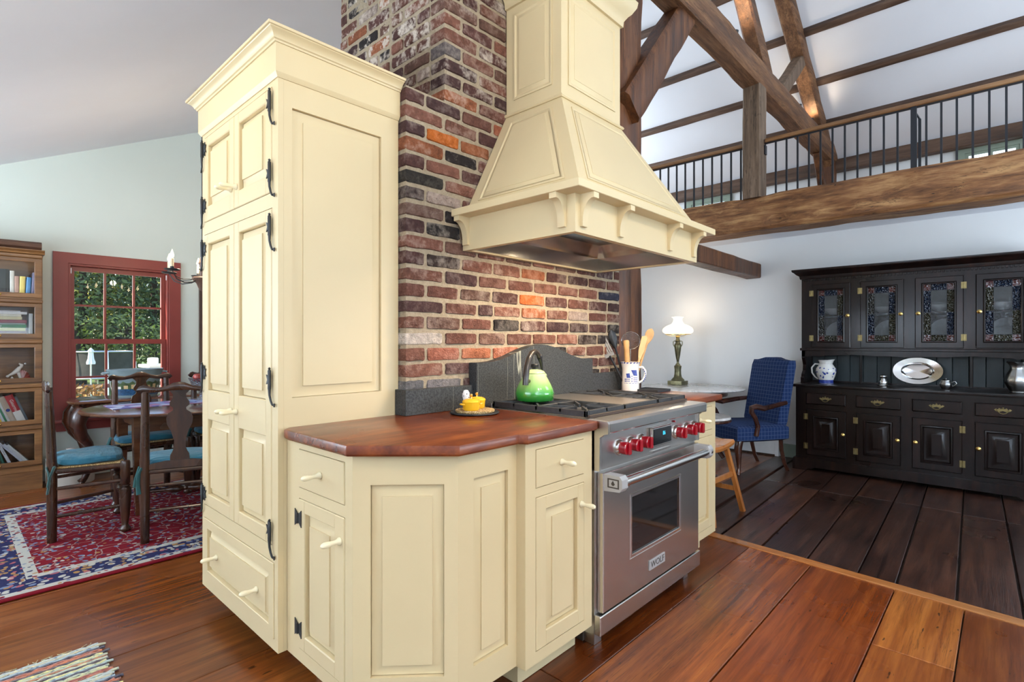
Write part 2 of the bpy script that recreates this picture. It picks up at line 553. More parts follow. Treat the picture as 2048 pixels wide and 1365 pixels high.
# brick: colour of each brick comes from the object, mottled with soot, lime and pits
m, nt, b = mk('brick')
setb(b, (0.3, 0.1, 0.07), 0.85, spec=0.3)
tc = nd(nt, 'TexCoord'); oi = nd(nt, 'ObjectInfo')
geo = nd(nt, 'NewGeometry')
pos = geo.outputs['Position']
n1 = nd(nt, 'TexNoise', None, Vector=pos, Scale=26.0, Detail=6.0, Roughness=0.7)
n2 = nd(nt, 'TexNoise', None, Vector=pos, Scale=6.5, Detail=4.0, Roughness=0.65)
n3 = nd(nt, 'TexNoise', None, Vector=pos, Scale=130.0, Detail=3.0)
c1 = mixc(nt, 1.0, oi.outputs['Color'], ramp(nt, n1.outputs[0], [(0.28, 0.52), (0.5, 1.0), (0.72, 1.35)]), 'MULTIPLY')
lime = ramp(nt, mth(nt, 'ADD', mth(nt, 'MULTIPLY', n2.outputs[0], 0.6), mth(nt, 'MULTIPLY', n1.outputs[0], 0.4)), [(0.48, 0.0), (0.66, 0.9)])
c2 = mixc(nt, mth(nt, 'MULTIPLY', lime, oi.outputs['Alpha']), c1, (0.62, 0.53, 0.44))
nt.links.new(c2, b.inputs['Base Color'])
bump(nt, b, mth(nt, 'ADD', n1.outputs[0], mth(nt, 'MULTIPLY', n3.outputs[0], 0.5)), 1.0, 0.018)

m, nt, b = mk('mortar')
setb(b, (0.4, 0.33, 0.24), 0.95, spec=0.2)
tc = nd(nt, 'TexCoord')
n1 = nd(nt, 'TexNoise', None, Vector=tc.outputs['Object'], Scale=60.0, Detail=6.0, Roughness=0.7)
n2 = nd(nt, 'TexNoise', None, Vector=tc.outputs['Object'], Scale=4.0, Detail=3.0)
nt.links.new(mixc(nt, n2.outputs[0], ramp(nt, n1.outputs[0], [(0.3, (0.26, 0.20, 0.13)), (0.55, (0.47, 0.37, 0.25)), (0.75, (0.6, 0.5, 0.38))]), (0.40, 0.325, 0.225)), b.inputs['Base Color'])
bump(nt, b, n1.outputs[0], 0.9, 0.012)

m, nt, b = mk('soapstone')
setb(b, (0.05, 0.055, 0.06), 0.6)
tc = nd(nt, 'TexCoord')
n1 = nd(nt, 'TexNoise', None, Vector=tc.outputs['Object'], Scale=140.0, Detail=3.0)
mp = nd(nt, 'Mapping', None, Vector=tc.outputs['Object'], Rotation=(0, radians(-38), 0), Scale=(5.0, 1.0, 0.5))
n2 = nd(nt, 'TexNoise', None, Vector=mp.outputs[0], Scale=0.9, Detail=3.0, Distortion=0.25)
vein = ramp(nt, mth(nt, 'ABSOLUTE', mth(nt, 'SUBTRACT', n2.outputs[0], 0.55)), [(0.0, 0.8), (0.004, 0.0)])
base = ramp(nt, n1.outputs[0], [(0.35, (0.014, 0.015, 0.016)), (0.65, (0.052, 0.055, 0.054))])
nt.links.new(mixc(nt, vein, base, (0.42, 0.42, 0.33)), b.inputs['Base Color'])

def steel(name, color, rough, axis, var=0.035):
    m, nt, b = mk(name)
    setb(b, color, rough, 1.0)
    tc = nd(nt, 'TexCoord')
steel('steel_h', (0.60, 0.575, 0.545), 0.27, 0)
steel('steel_v', (0.60, 0.58, 0.55), 0.3, 2)
steel('steel_bright', (0.72, 0.70, 0.67), 0.15, 0, 0.05)
steel('steel_griddle', (0.50, 0.46, 0.41), 0.36, 1)
steel('steel_liner', (0.62, 0.60, 0.57), 0.17, 0)
m, nt, b = mk('oven_glass'); setb(b, (0.006, 0.005, 0.005), 0.06, spec=0.6)

# kettle enamel fades from pale to deep green down its side
m, nt, b = mk('kettle_enamel'); setb(b, (0.2, 0.5, 0.1), 0.12, coat=0.8, crough=0.03)
tc = nd(nt, 'TexCoord'); sx = nd(nt, 'SeparateXYZ', None, _0=tc.outputs['Object'])
nt.links.new(ramp(nt, mth(nt, 'DIVIDE', sx.outputs[2], 0.14), [(0.08, (0.012, 0.14, 0.018)), (0.30, (0.045, 0.30, 0.035)), (0.55, (0.23, 0.46, 0.12)), (0.9, (0.50, 0.64, 0.30))]), b.inputs['Base Color'])

# marble, cork
m, nt, b = mk('marble'); setb(b, (0.8, 0.78, 0.75), 0.15, coat=0.3)
tc = nd(nt, 'TexCoord'); n1 = nd(nt, 'TexNoise', None, Vector=tc.outputs['Object'], Scale=5.0, Detail=6.0, Distortion=1.5)
nt.links.new(ramp(nt, n1.outputs[0], [(0.4, (0.82, 0.80, 0.78)), (0.52, (0.62, 0.60, 0.58)), (0.58, (0.80, 0.78, 0.76))]), b.inputs['Base Color'])
m, nt, b = mk('cork'); setb(b, (0.6, 0.42, 0.2), 0.9)
tc = nd(nt, 'TexCoord'); vo = nd(nt, 'TexVoronoi', None, Vector=tc.outputs['Object'], Scale=160.0)
nt.links.new(ramp(nt, vo.outputs['Distance'], [(0.1, (0.72, 0.55, 0.28)), (0.6, (0.32, 0.19, 0.07))]), b.inputs['Base Color'])
bump(nt, b, vo.outputs['Distance'], 0.8, 0.006)

# fabrics
def cushion(name, top, deep):
    m, nt, b = mk(name); setb(b, top, 0.7, sheen=0.15)
    tc = nd(nt, 'TexCoord')
    n1 = nd(nt, 'TexNoise', None, Vector=tc.outputs['Object'], Scale=7.0, Detail=4.0)
    nt.links.new(ramp(nt, n1.outputs[0], [(0.3, deep), (0.7, top)]), b.inputs['Base Color'])
    mp = nd(nt, 'Mapping', None, Vector=tc.outputs['Object'], Scale=(8, 26, 20))
    n2 = nd(nt, 'TexNoise', None, Vector=mp.outputs[0], Scale=1.0, Detail=2.0)
    bump(nt, b, n2.outputs[0], 0.6, 0.03)
cushion('cushion_blue', (0.02, 0.18, 0.26), (0.008, 0.09, 0.15))
cushion('cushion_teal', (0.02, 0.17, 0.18), (0.008, 0.09, 0.10))
m, nt, b = mk('blue_check'); setb(b, (0.02, 0.05, 0.2), 0.85, spec=0.25)
tc = nd(nt, 'TexCoord'); sx = nd(nt, 'SeparateXYZ', None, _0=tc.outputs['Object'])
nn = nd(nt, 'SeparateXYZ', None, _0=tc.outputs['Normal'])
def gridline(k, n, wd):
    f = mth(nt, 'LESS_THAN', mth(nt, 'FRACT', mth(nt, 'MULTIPLY', sx.outputs[k], n)), wd)
    return mth(nt, 'MULTIPLY', f, mth(nt, 'LESS_THAN', mth(nt, 'ABSOLUTE', nn.outputs[k]), 0.55))
g = mth(nt, 'MAXIMUM', gridline(0, 28, 0.10), mth(nt, 'MAXIMUM', gridline(1, 28, 0.10), gridline(2, 28, 0.10)))
n1 = nd(nt, 'TexNoise', None, Vector=tc.outputs['Object'], Scale=240.0)
nt.links.new(mixc(nt, mth(nt, 'MULTIPLY', g, 0.6), ramp(nt, n1.outputs[0], [(0.3, (0.006, 0.018, 0.07)), (0.7, (0.014, 0.038, 0.13))]), (0.10, 0.14, 0.24)), b.inputs['Base Color'])
bump(nt, b, n1.outputs[0], 0.2, 0.003)

# Persian rug: bands by distance from the edge, flower heads and scrolling vines
m, nt, b = mk('persian_rug'); setb(b, (0.3, 0.02, 0.03), 0.95, spec=0.15)
tc = nd(nt, 'TexCoord'); sx = nd(nt, 'SeparateXYZ', None, _0=tc.outputs['Object'])
HX, HY = 1.40, 0.95
dx = mth(nt, 'SUBTRACT', HX, mth(nt, 'ABSOLUTE', sx.outputs[0]))
dy = mth(nt, 'SUBTRACT', HY, mth(nt, 'ABSOLUTE', sx.outputs[1]))
dd = mth(nt, 'MINIMUM', dx, dy)
wob = nd(nt, 'TexNoise', None, Vector=tc.outputs['Object'], Scale=9.0, Detail=2.0)
wv = nd(nt, 'VectorMath', {'operation': 'ADD'}, _0=tc.outputs['Object'], _1=nd(nt, 'VectorMath', {'operation': 'SCALE'}, _0=wob.outputs[1], Scale=0.06).outputs[0])
v1 = nd(nt, 'TexVoronoi', None, Vector=wv.outputs[0], Scale=6.0, Randomness=0.85)
v2 = nd(nt, 'TexVoronoi', None, Vector=wv.outputs[0], Scale=17.0)
v3 = nd(nt, 'TexVoronoi', None, Vector=wv.outputs[0], Scale=30.0)
ve = nd(nt, 'TexVoronoi', {'feature': 'DISTANCE_TO_EDGE'}, Vector=wv.outputs[0], Scale=11.0)
RED, NAVY, CREAM, SKY, ROSE, TAN = (0.17, 0.006, 0.014), (0.02, 0.022, 0.075), (0.42, 0.40, 0.35), (0.14, 0.18, 0.28), (0.36, 0.10, 0.11), (0.34, 0.19, 0.07)
petal = ramp(nt, v2.outputs['Distance'], [(0.0, TAN), (0.16, NAVY), (0.26, CREAM), (0.36, SKY), (0.44, RED)], 'CONSTANT')
fl = ramp(nt, v1.outputs['Distance'], [(0.0, 1.0), (0.25, 1.0), (0.28, 0.0)])
vine = ramp(nt, ve.outputs['Distance'], [(0.0, 1.0), (0.018, 1.0), (0.028, 0.0)])
dots = ramp(nt, v3.outputs['Distance'], [(0.0, 1.0), (0.34, 1.0), (0.38, 0.0)])
pick = nd(nt, 'SeparateColor', None, _0=v3.outputs['Color'])
leaf = ramp(nt, pick.outputs[0], [(0.0, SKY), (0.24, CREAM), (0.44, NAVY), (0.56, RED), (0.84, SKY), (0.94, TAN)], 'CONSTANT')
field = mixc(nt, dots, RED, leaf)
field = mixc(nt, mth(nt, 'MULTIPLY', vine, 0.45), field, CREAM)
field = mixc(nt, fl, field, petal)
dotsb = ramp(nt, v3.outputs['Distance'], [(0.0, 1.0), (0.44, 1.0), (0.48, 0.0)])
bord = mixc(nt, dotsb, NAVY, ramp(nt, pick.outputs[1], [(0.0, SKY), (0.22, CREAM), (0.5, TAN), (0.68, NAVY), (0.84, ROSE)], 'CONSTANT'))
bord = mixc(nt, fl, bord, ramp(nt, v2.outputs['Distance'], [(0.0, CREAM), (0.18, ROSE), (0.28, TAN), (0.40, CREAM), (0.48, NAVY)], 'CONSTANT'))
guard = mixc(nt, dots, CREAM, leaf)
band = ramp(nt, dd, [(0.0, 0.0), (0.03, 0.2), (0.075, 0.4), (0.22, 0.6), (0.27, 0.8)], 'CONSTANT')
def is_ge(v):
    return mth(nt, 'GREATER_THAN', band, v)
col = mixc(nt, is_ge(0.1), RED, guard)
col = mixc(nt, is_ge(0.3), col, bord)
col = mixc(nt, is_ge(0.5), col, guard)
col = mixc(nt, is_ge(0.7), col, field)
nt.links.new(col, b.inputs['Base Color'])
n1 = nd(nt, 'TexNoise', None, Vector=tc.outputs['Object'], Scale=320.0)
bump(nt, b, n1.outputs[0], 0.4, 0.004)

# table runner
m, nt, b = mk('runner_print'); setb(b, (0.2, 0.2, 0.5), 0.6)
tc = nd(nt, 'TexCoord')
v1 = nd(nt, 'TexVoronoi', None, Vector=tc.outputs['Object'], Scale=14.0); pk = nd(nt, 'SeparateColor', None, _0=v1.outputs['Color'])
nt.links.new(ramp(nt, pk.outputs[0], [(0.0, (0.10, 0.10, 0.35)), (0.3, (0.30, 0.42, 0.62)), (0.5, (0.38, 0.16, 0.28)), (0.7, (0.16, 0.14, 0.40)), (0.85, (0.50, 0.52, 0.66))], 'CONSTANT'), b.inputs['Base Color'])

# leaves and yarn take the colour of the object they belong to
m, nt, b = mk('leaf'); setb(b, (0.1, 0.2, 0.03), 0.7)
oi = nd(nt, 'ObjectInfo'); geo = nd(nt, 'NewGeometry')
nt.links.new(mixc(nt, 1.0, oi.outputs['Color'], ramp(nt, geo.outputs['Random Per Island'], [(0.0, (1.2, 1.3, 1.1)), (0.6, (2.4, 2.3, 2.0)), (0.85, (3.4, 3.2, 2.0)), (1.0, (6.0, 5.4, 2.2))]), 'MULTIPLY'), b.inputs['Base Color'])
m, nt, b = mk('yarn'); setb(b, (0.5, 0.5, 0.4), 0.95, sheen=0.3)
oi = nd(nt, 'ObjectInfo'); tc = nd(nt, 'TexCoord')
n1 = nd(nt, 'TexNoise', None, Vector=tc.outputs['Object'], Scale=55.0, Detail=2.0)
pk = ramp(nt, n1.outputs[0], [(0.32, (0.35, 0.4, 0.55)), (0.42, (1, 1, 1)), (0.58, (1, 1, 1)), (0.66, (1.5, 1.3, 0.9))])
nt.links.new(mixc(nt, 1.0, oi.outputs['Color'], pk, 'MULTIPLY'), b.inputs['Base Color'])
bump(nt, b, n1.outputs[0], 0.8, 0.01)
m, nt, b = mk('book_cover'); setb(b, (0.5, 0.5, 0.5), 0.5)
oi = nd(nt, 'ObjectInfo'); tc = nd(nt, 'TexCoord')
n1 = nd(nt, 'TexNoise', None, Vector=tc.outputs['Object'], Scale=30.0)
nt.links.new(mixc(nt, 1.0, oi.outputs['Color'], ramp(nt, n1.outputs[0], [(0.3, 0.9), (0.7, 1.05)]), 'MULTIPLY'), b.inputs['Base Color'])
# painted tub: grey-blue glaze
plain('tub_glaze', (0.20, 0.27, 0.29), 0.25, coat=0.4, var=0.1)
plain('tub_water', (0.02, 0.075, 0.17), 0.3, var=0.5, scale=60)
plain('tub_land', (0.05, 0.085, 0.03), 0.4, var=0.6, scale=50)
plain('tub_house', (0.55, 0.40, 0.20), 0.4, var=0.2, scale=40)
plain('plate_glaze', (0.62, 0.60, 0.55), 0.25, coat=0.3)
# ------------------------------------------------------------------ building shell
YB = 1.87            # brick front plane
XC = 1.345           # brick left return
XW = 6.15            # wall behind the dresser
YW = 6.20            # dining window wall
def zl(x): return 2.564 + 0.4735 * x          # low sloped ceiling over dining and kitchen
def zr(x): return 9.82 - 0.6875 * x           # roof slope over the loft
RX = 3.9; RZ = zr(RX)

# dining window wall with its opening (the panes are glazed further below)
WX0, WX1, WZ0, WZ1 = 0.775, 1.56, 0.53, 1.94
b = B()
def wallbox(bb, x0, x1, z0, z1f0, z1f1):
    bb.loft([[(x0, YW, z0), (x1, YW, z0), (x1, YW, z1f1), (x0, YW, z1f0)], [(x0, YW + 0.16, z0), (x1, YW + 0.16, z0), (x1, YW + 0.16, z1f1), (x0, YW + 0.16, z1f0)]])
wallbox(b, -2.4, WX0, 0, zl(-2.4), zl(WX0))
wallbox(b, WX0, WX1, 0, WZ0, WZ0)
wallbox(b, WX0, WX1, WZ1, zl(WX0), zl(WX1))
wallbox(b, WX1, 3.0, 0, zl(WX1), zl(3.0))
wallbox(b, 3.0, RX, 0, 6.5, RZ)
wallbox(b, RX, 9.0, 0, RZ, zr(9.0))
struct('wall_back', b, 'green_wall')
b = B()
b.loft([[(-2.4, -2.6, 0), (3.0, -2.6, 0), (3.0, -2.6, 6.5), (RX, -2.6, RZ), (9, -2.6, zr(9)), (9, -2.6, 0)][::-1], [(-2.4, -2.76, 0), (3.0, -2.76, 0), (3.0, -2.76, 6.5), (RX, -2.76, RZ), (9, -2.76, zr(9)), (9, -2.76, 0)][::-1]])
struct('wall_front', b, 'white_wall')
b = B(); b.box(-2.4, -2.2, -2.7, 6.3, -0.1, 2.6)
struct('wall_left', b, 'green_wall')
b = B(); b.box(XW, XW + 0.14, -2.6, 6.2, 0, 2.35)
struct('wall_right', b, 'white_wall')
b = B(); b.box(8.80, 8.95, -2.6, 6.2, 2.4, 3.85)
# loft window openings are shallow recesses glazed over below
struct('wall_loft', b, 'white_wall')
b = B(); b.box(2.95, 3.05, -2.6, 6.2, zl(3.0), 6.55)
struct('wall_upper', b, 'white_wall')
b = B()
b.loft([[(-2.4, -2.7, zl(-2.4)), (-2.4, 6.3, zl(-2.4)), (-2.4, 6.3, zl(-2.4) + 0.12), (-2.4, -2.7, zl(-2.4) + 0.12)], [(3.0, -2.7, zl(3.0)), (3.0, 6.3, zl(3.0)), (3.0, 6.3, zl(3.0) + 0.12), (3.0, -2.7, zl(3.0) + 0.12)]])
struct('ceiling', b, 'white_ceiling')
b = B()
for x0, z0, x1, z1 in ((RX, RZ, 9.1, zr(9.1)), (2.9, 6.44, RX, RZ)):
    b.loft([[(x0, -2.7, z0), (x0, 6.3, z0), (x0, 6.3, z0 + 0.14), (x0, -2.7, z0 + 0.14)], [(x1, -2.7, z1), (x1, 6.3, z1), (x1, 6.3, z1 + 0.14), (x1, -2.7, z1 + 0.14)]])
struct('ceiling_barn', b, 'white_ceiling')
b = B(); b.box(5.60, 8.9, -2.6, 6.2, 2.35, 2.52)
struct('ceiling_loft', b, 'white_ceiling')
b = B(); b.box(5.76, 8.9, -2.6, 6.2, 2.521, 2.55)
struct('floor_loft', b, 'loft_floor')

# floors: every board is a piece of its own
b = B(); b.box(-2.4, 6.3, -2.7, 6.3, -0.12, -0.026)
floor = struct('floor', b, 'toe_dark')
rnd = random.Random(4)
def plank(x0a, x0b, x1a, x1b, y0, y1, ya, yb, mat, tint, g=0.0025):
    """board with skewed ends: y0..y1 at the near end, ya..yb at the far end"""
    cx, cy = (x0a + x1a) / 2, (y0 + y1) / 2
    bb = B()
    dz = rnd.uniform(-0.0015, 0.0015)
    top = [(x0a + g - cx, y0 + g - cy), (x1a - g - cx, ya + g - cy), (x1b - g - cx, yb - g - cy), (x0b + g - cx, y1 - g - cy)]
    e = 0.0025
    bb.loft([[(p[0], p[1], -0.026) for p in top], [(p[0], p[1], dz - e) for p in top], [(p[0], p[1], dz) for p in shrink(top, e)]])
    me = mesh_of('plank', bb, mat, 0)
    piece('plank', me, floor, T(cx, cy, 0), tint)
def sx_at(y): return 3.27 + 0.094 * (y - 0.65)      # line of the oak strip between the floors
YS = [-2.6, -2.2, -1.75, -1.4, -0.95, -0.55, -0.2, 0.136, 0.40, 0.78, 1.12, 1.46, 1.80, 2.156, 2.54, 3.04, 3.42, 3.8, 4.25, 4.62, 5.05, 5.45, 5.8, 6.2]
tints = {0.78: (1.25, 1.22, 1.05), 0.40: (0.98, 0.82, 0.72), 0.136: (1.38, 1.5, 1.45), -0.2: (0.85, 0.8, 0.8), 1.12: (0.62, 0.5, 0.45), 2.156: (0.80, 0.88, 0.95), 2.54: (0.92, 1.0, 1.08), 3.04: (0.95, 0.95, 1.0), 1.80: (1.02, 1.0, 0.95)}
for y0, y1 in zip(YS, YS[1:]):
    joints = [-2.4]
    x = -2.4 + rnd.uniform(1.2, 2.6)
    lim = min(sx_at(y0), sx_at(y1)) if y0 < 1.5 else 6.15
    if y0 == 0.136: joints = [-2.4, 0.1, 2.57]
    elif y0 in (0.78, 0.40, -0.2): joints = [-2.4, 0.7]
    elif y0 in (2.156, 2.54, 3.04): joints = [-2.4, -0.9, 2.0, 4.2]
    else:
        while x < lim - 1.0:
            joints.append(x); x += rnd.uniform(1.9, 3.0)
    joints.append(None)
    for i, (a, c) in enumerate(zip(joints, joints[1:])):
        t = tints.get(y0, (rnd.uniform(0.8, 1.1),) * 3)
        if y0 == 0.136 and i == 1: t = (1.25, 1.28, 1.2)
        k = rnd.uniform(0.96, 1.04)
        t = tuple(v * k for v in t)
        if c is None:
            plank(a, a, sx_at(y0) if y0 < 1.5 else 6.15, sx_at(y1) if y0 < 1.5 else 6.15, y0, y1, y0, y1, 'floor_plank', t)
        else:
            plank(a, a, c, c, y0, y1, y0, y1, 'floor_plank', t)
# old dark boards by the dresser, running a little askew
DY = [-2.4, -2.1, -1.8, -1.5, -1.2, -0.95, -0.75, -0.52, -0.29, -0.061, 0.168, 0.404, 0.571, 0.819, 1.069, 1.32, 1.52]
for y0, y1 in zip(DY, DY[1:]):
    xm = 4.95 + rnd.uniform(-0.03, 0.03)
    s0, s1 = sx_at(y0), sx_at(y1)
    f = lambda y, x: y + 0.033 * (x - 3.3)
    plank(s0, s1, xm, xm, f(y0, s0), f(y1, s1), f(y0, xm), f(y1, xm), 'dark_plank', (1, 1, 1), 0.004 + rnd.uniform(0, 0.003))
    o = rnd.uniform(-0.02, 0.02)
    plank(xm, xm, XW, XW, f(y0, xm) , f(y1, xm), f(y0, XW), f(y1, XW), 'dark_plank', (1, 1, 1), 0.004)
for y0, y1 in ((1.575, 1.86), (1.86, 2.15), (2.15, 2.45), (2.45, 2.8)):
    plank(3.9, 3.9, XW, XW, y0, y1, y0 + 0.05, y1 + 0.05, 'dark_plank', (1, 1, 1), 0.004)
b = B()
b.loft([[(sx_at(y) - 0.036, y, -0.02), (sx_at(y) + 0.036, y, -0.02), (sx_at(y) + 0.036, y, 0.003), (sx_at(y) + 0.032, y, 0.0055), (sx_at(y) - 0.032, y, 0.0055), (sx_at(y) - 0.036, y, 0.003)] for y in (-2.5, -1.2, 0.0, 0.7, 1.60)])
o = struct('trim_1', b, 'strip_wood')
o['label'] = 'narrow oak strip between the orange and the dark floor boards'

# baseboards and the heater under the right wall
b = B(); b.box(XW - 0.018, XW, 1.55, 1.76, 0, 0.14, 0.004)
struct('baseboard_right', b, 'sage_trim')
b = B(); b.box(-2.2, 6.15, YW - 0.018, YW, 0, 0.12, 0.004)
struct('baseboard_back', b, 'green_wall')
t = thing('baseboard_heater', 'low white baseboard heater on the wall behind the blue armchair', 'heater', (XW - 0.03, 2.6, 0.001))
bb = B(); bb.prism([(XW - 0.06, 0.02), (XW - 0.002, 0.02), (XW - 0.002, 0.19), (XW - 0.045, 0.19), (XW - 0.06, 0.17)], 'y', 1.78, 3.6); obj('cover', bb, 'white_enamel', t)
bb = B(); bb.box(XW - 0.05, XW - 0.01, 1.80, 3.58, 0.001, 0.02); obj('slot', bb, 'toe_dark', t)
bb = B(); bb.box(XW - 0.066, XW - 0.002, 1.77, 1.81, 0.002, 0.195, 0.003); obj('end_cap', bb, 'white_enamel', t)

# ------------------------------------------------------------------ hewn timbers
def hewn(p0, p1, wdt, hgt, up=(0, 0, 1), n=14, amp=0.008, seed=0, cham=0.12, fine=1):
    p0, p1, up = Vector(p0), Vector(p1), Vector(up)
    d = (p1 - p0).normalized()
    side = d.cross(up).normalized()
    upv = side.cross(d).normalized()
    rings = []
    # outline with extra points so that the faces can undulate
    base = []
    k = 3 + fine
    cw = [(-1, -1), (1, -1), (1, 1), (-1, 1)]
    for q in range(4):
        a, c = cw[q], cw[(q + 1) % 4]
        for j in range(k):
            f = cham + (1 - 2 * cham) * j / (k - 1)
            base.append((a[0] + (c[0] - a[0]) * f, a[1] + (c[1] - a[1]) * f))
    for i in range(n + 1):
        c = p0.lerp(p1, i / n)
        r = []
        for j, (u, v) in enumerate(base):
            q = c + side * (u * wdt / 2) + upv * (v * hgt / 2)
            nn = noise.noise((q * 2.3) + Vector((seed * 7.1, seed * 3.3, 0))) + 0.5 * noise.noise((q * 7.0) + Vector((seed, 0, seed * 2.7)))
            r.append(q + (side * u + upv * v).normalized() * nn * amp)
        rings.append(r)
    bb = B()
    bb.loft(rings)
    return bb

def timber(name, label, p0, p1, wdt, hgt, mat, cat='beam', group=None, up=(0, 0, 1), **kw):
    bb = hewn(p0, p1, wdt, hgt, up, **kw)
    o = obj(name, bb, mat, smooth=40)
    # put the origin at the timber's lower end
    base = Vector(p0) if p0[2] <= p1[2] else Vector(p1)
    o.data.transform(T(*(-base)))
    o.location = base
    return tag(o, label, cat, group)

timber('timber_post', 'dark hewn post standing at the right end of the brick chimney', (3.222, 1.965, 0.0), (3.222, 1.965, 4.0), 0.305, 0.205, 'beam_z', 'post', up=(0, 1, 0), n=30, amp=0.012, seed=1, cham=0.13)
timber('tie_beam', 'long hewn tie beam crossing overhead from the post to the loft eave', (3.05, 1.85, 3.90), (8.78, 1.85, 3.90), 0.20, 0.25, 'beam_x', n=36, amp=0.014, seed=2)
timber('knee_brace', 'curved dark brace rising from the chimney post towards the tie beam', (3.13, 1.88, 2.79), (4.02, 1.87, 3.86), 0.16, 0.23, 'beam_z', n=10, amp=0.014, seed=3)
o = timber('loft_girder', 'massive weathered beam along the loft edge below the iron railing', (5.615, 6.1, 2.50), (5.615, -2.5, 2.50), 0.33, 0.335, 'beam_y', n=120, amp=0.016, seed=4, cham=0.07, fine=3)
# rot pockets and knots on the girder's front
for v in o.data.vertices:
    p = v.co + o.location
    if p.x < 5.50:
        k = noise.noise(Vector((p.z * 16, p.y * 2.6, 3.1)))
        v.co.x += max(0, k - 0.12) * 0.07
        for cy, cz, ry, rz, dep in ((1.60, 2.43, 0.13, 0.05, 0.06), (1.42, 2.57, 0.10, 0.03, 0.035), (1.62, 2.40, 0.05, 0.03, 0.05), (1.05, 2.42, 0.1, 0.03, 0.03), (0.35, 2.44, 0.2, 0.04, 0.035)):
            q = ((p.y - cy) / ry) ** 2 + ((p.z - cz) / rz) ** 2
            if q < 1:
                v.co.x += dep * (1 - q)
timber('girt_beam', 'short dark girt running from the chimney post to the white wall', (3.30, 2.05, 2.012), (XW - 0.002, 2.05, 2.012), 0.16, 0.155, 'beam_z', n=18, amp=0.006, seed=5, cham=0.06)
timber('loft_post', 'grey weathered post on the loft beam carrying the tie beam', (5.56, 1.845, 2.66), (5.56, 1.845, 3.78), 0.17, 0.19, 'beam_grey', 'post', up=(1, 0, 0), n=10, amp=0.008, seed=6, cham=0.06)
timber('principal_rafter', 'dark principal rafter sloping down the white loft ceiling to the eave', (5.0, 1.85, zr(5.0) - 0.13), (8.74, 1.85, zr(8.74) - 0.13), 0.17, 0.20, 'beam_x', n=20, amp=0.010, seed=7)
timber('truss_strut', 'sunlit leaning strut rising left from the tie beam', (5.86, 1.85, 3.98), (4.60, 1.85, 5.24), 0.15, 0.17, 'beam_x', group='truss struts', n=10, amp=0.010, seed=8)
timber('truss_strut', 'grey leaning strut between tie beam and principal rafter', (6.36, 1.85, 4.0), (7.18, 1.85, zr(7.18) - 0.20), 0.13, 0.15, 'beam_grey', group='truss struts', n=8, amp=0.008, seed=9)
timber('wall_post', 'short dark post under the far end of the tie beam', (8.62, 1.85, 2.551), (8.62, 1.85, 3.79), 0.18, 0.18, 'beam_z', 'post', up=(1, 0, 0), n=8, amp=0.008, seed=10)
timber('wall_brace', 'thin slanting brace beside the far post behind the railing', (8.0, 1.85, 3.78), (8.56, 1.85, 2.95), 0.09, 0.10, 'beam_z', n=6, amp=0.005, seed=11)
PL = {6.43: 'highest purlin in view on the loft ceiling, by the post top', 7.05: 'second purlin from the top across the white loft ceiling', 7.62: 'third purlin from the top across the white loft ceiling', 8.15: 'lowest purlin across the white loft ceiling, just above the handrail'}
for i, (x, lab) in enumerate(PL.items()):
    timber('purlin', lab, (x, 6.1, zr(x) - 0.03), (x, -2.5, zr(x) - 0.03), 0.085, 0.07, 'purlin_wood', 'purlin', 'roof purlins', up=(0.6, 0, 1), n=40, amp=0.005, seed=20 + i, cham=0.1)
timber('eave_plate', 'long dark plate along the loft eave above the knee wall', (8.70, 6.1, 3.74), (8.70, -2.5, 3.74), 0.14, 0.17, 'purlin_wood', n=40, amp=0.007, seed=30, cham=0.08)

# ------------------------------------------------------------------ loft railing
t = thing('loft_railing', 'black iron balusters with a wooden handrail along the loft edge', 'railing', (5.60, 1.5, 2.66))
bb = B(); bb.box(5.565, 5.635, 1.94, 5.9, 3.215, 3.25, 0.006); obj('handrail', bb, 'rail_wood', t)
bb = B(); bb.box(5.565, 5.635, -2.4, 1.75, 3.215, 3.25, 0.006); obj('handrail', bb, 'rail_wood', t)
bb = B(); bb.box(5.592, 5.608, -2.4, 5.9, 3.203, 3.214); obj('top_bar', bb, 'rail_iron', t)
bal = B(); bal.box(-0.0075, 0.0075, -0.0075, 0.0075, -0.035, 0.545)
me = mesh_of('baluster', bal, 'rail_iron', 0)
y = 1.655
ys = [1.655 - 0.0978 * i for i in range(24)] + [1.99 + 0.1 * i for i in range(26)]
for y in ys:
    piece('baluster', me, t, T(5.60, y, 2.665))
bb = B(); bb.box(5.58, 5.62, 0.545, 0.585, 2.66, 3.22); obj('newel', bb, 'rail_iron', t)
bb = B(); bb.box(5.64, 5.66, 0.52, 0.54, 2.66, 3.12); bb.tube([(5.62, 0.55, 3.16), (5.65, 0.53, 3.12)], 0.008, 6); obj('gate_stile', bb, 'rail_iron', t)
bb = B(); bb.box(5.575, 5.625, 1.745, 1.762, 3.10, 3.19); obj('bracket', bb, 'rail_iron', t)

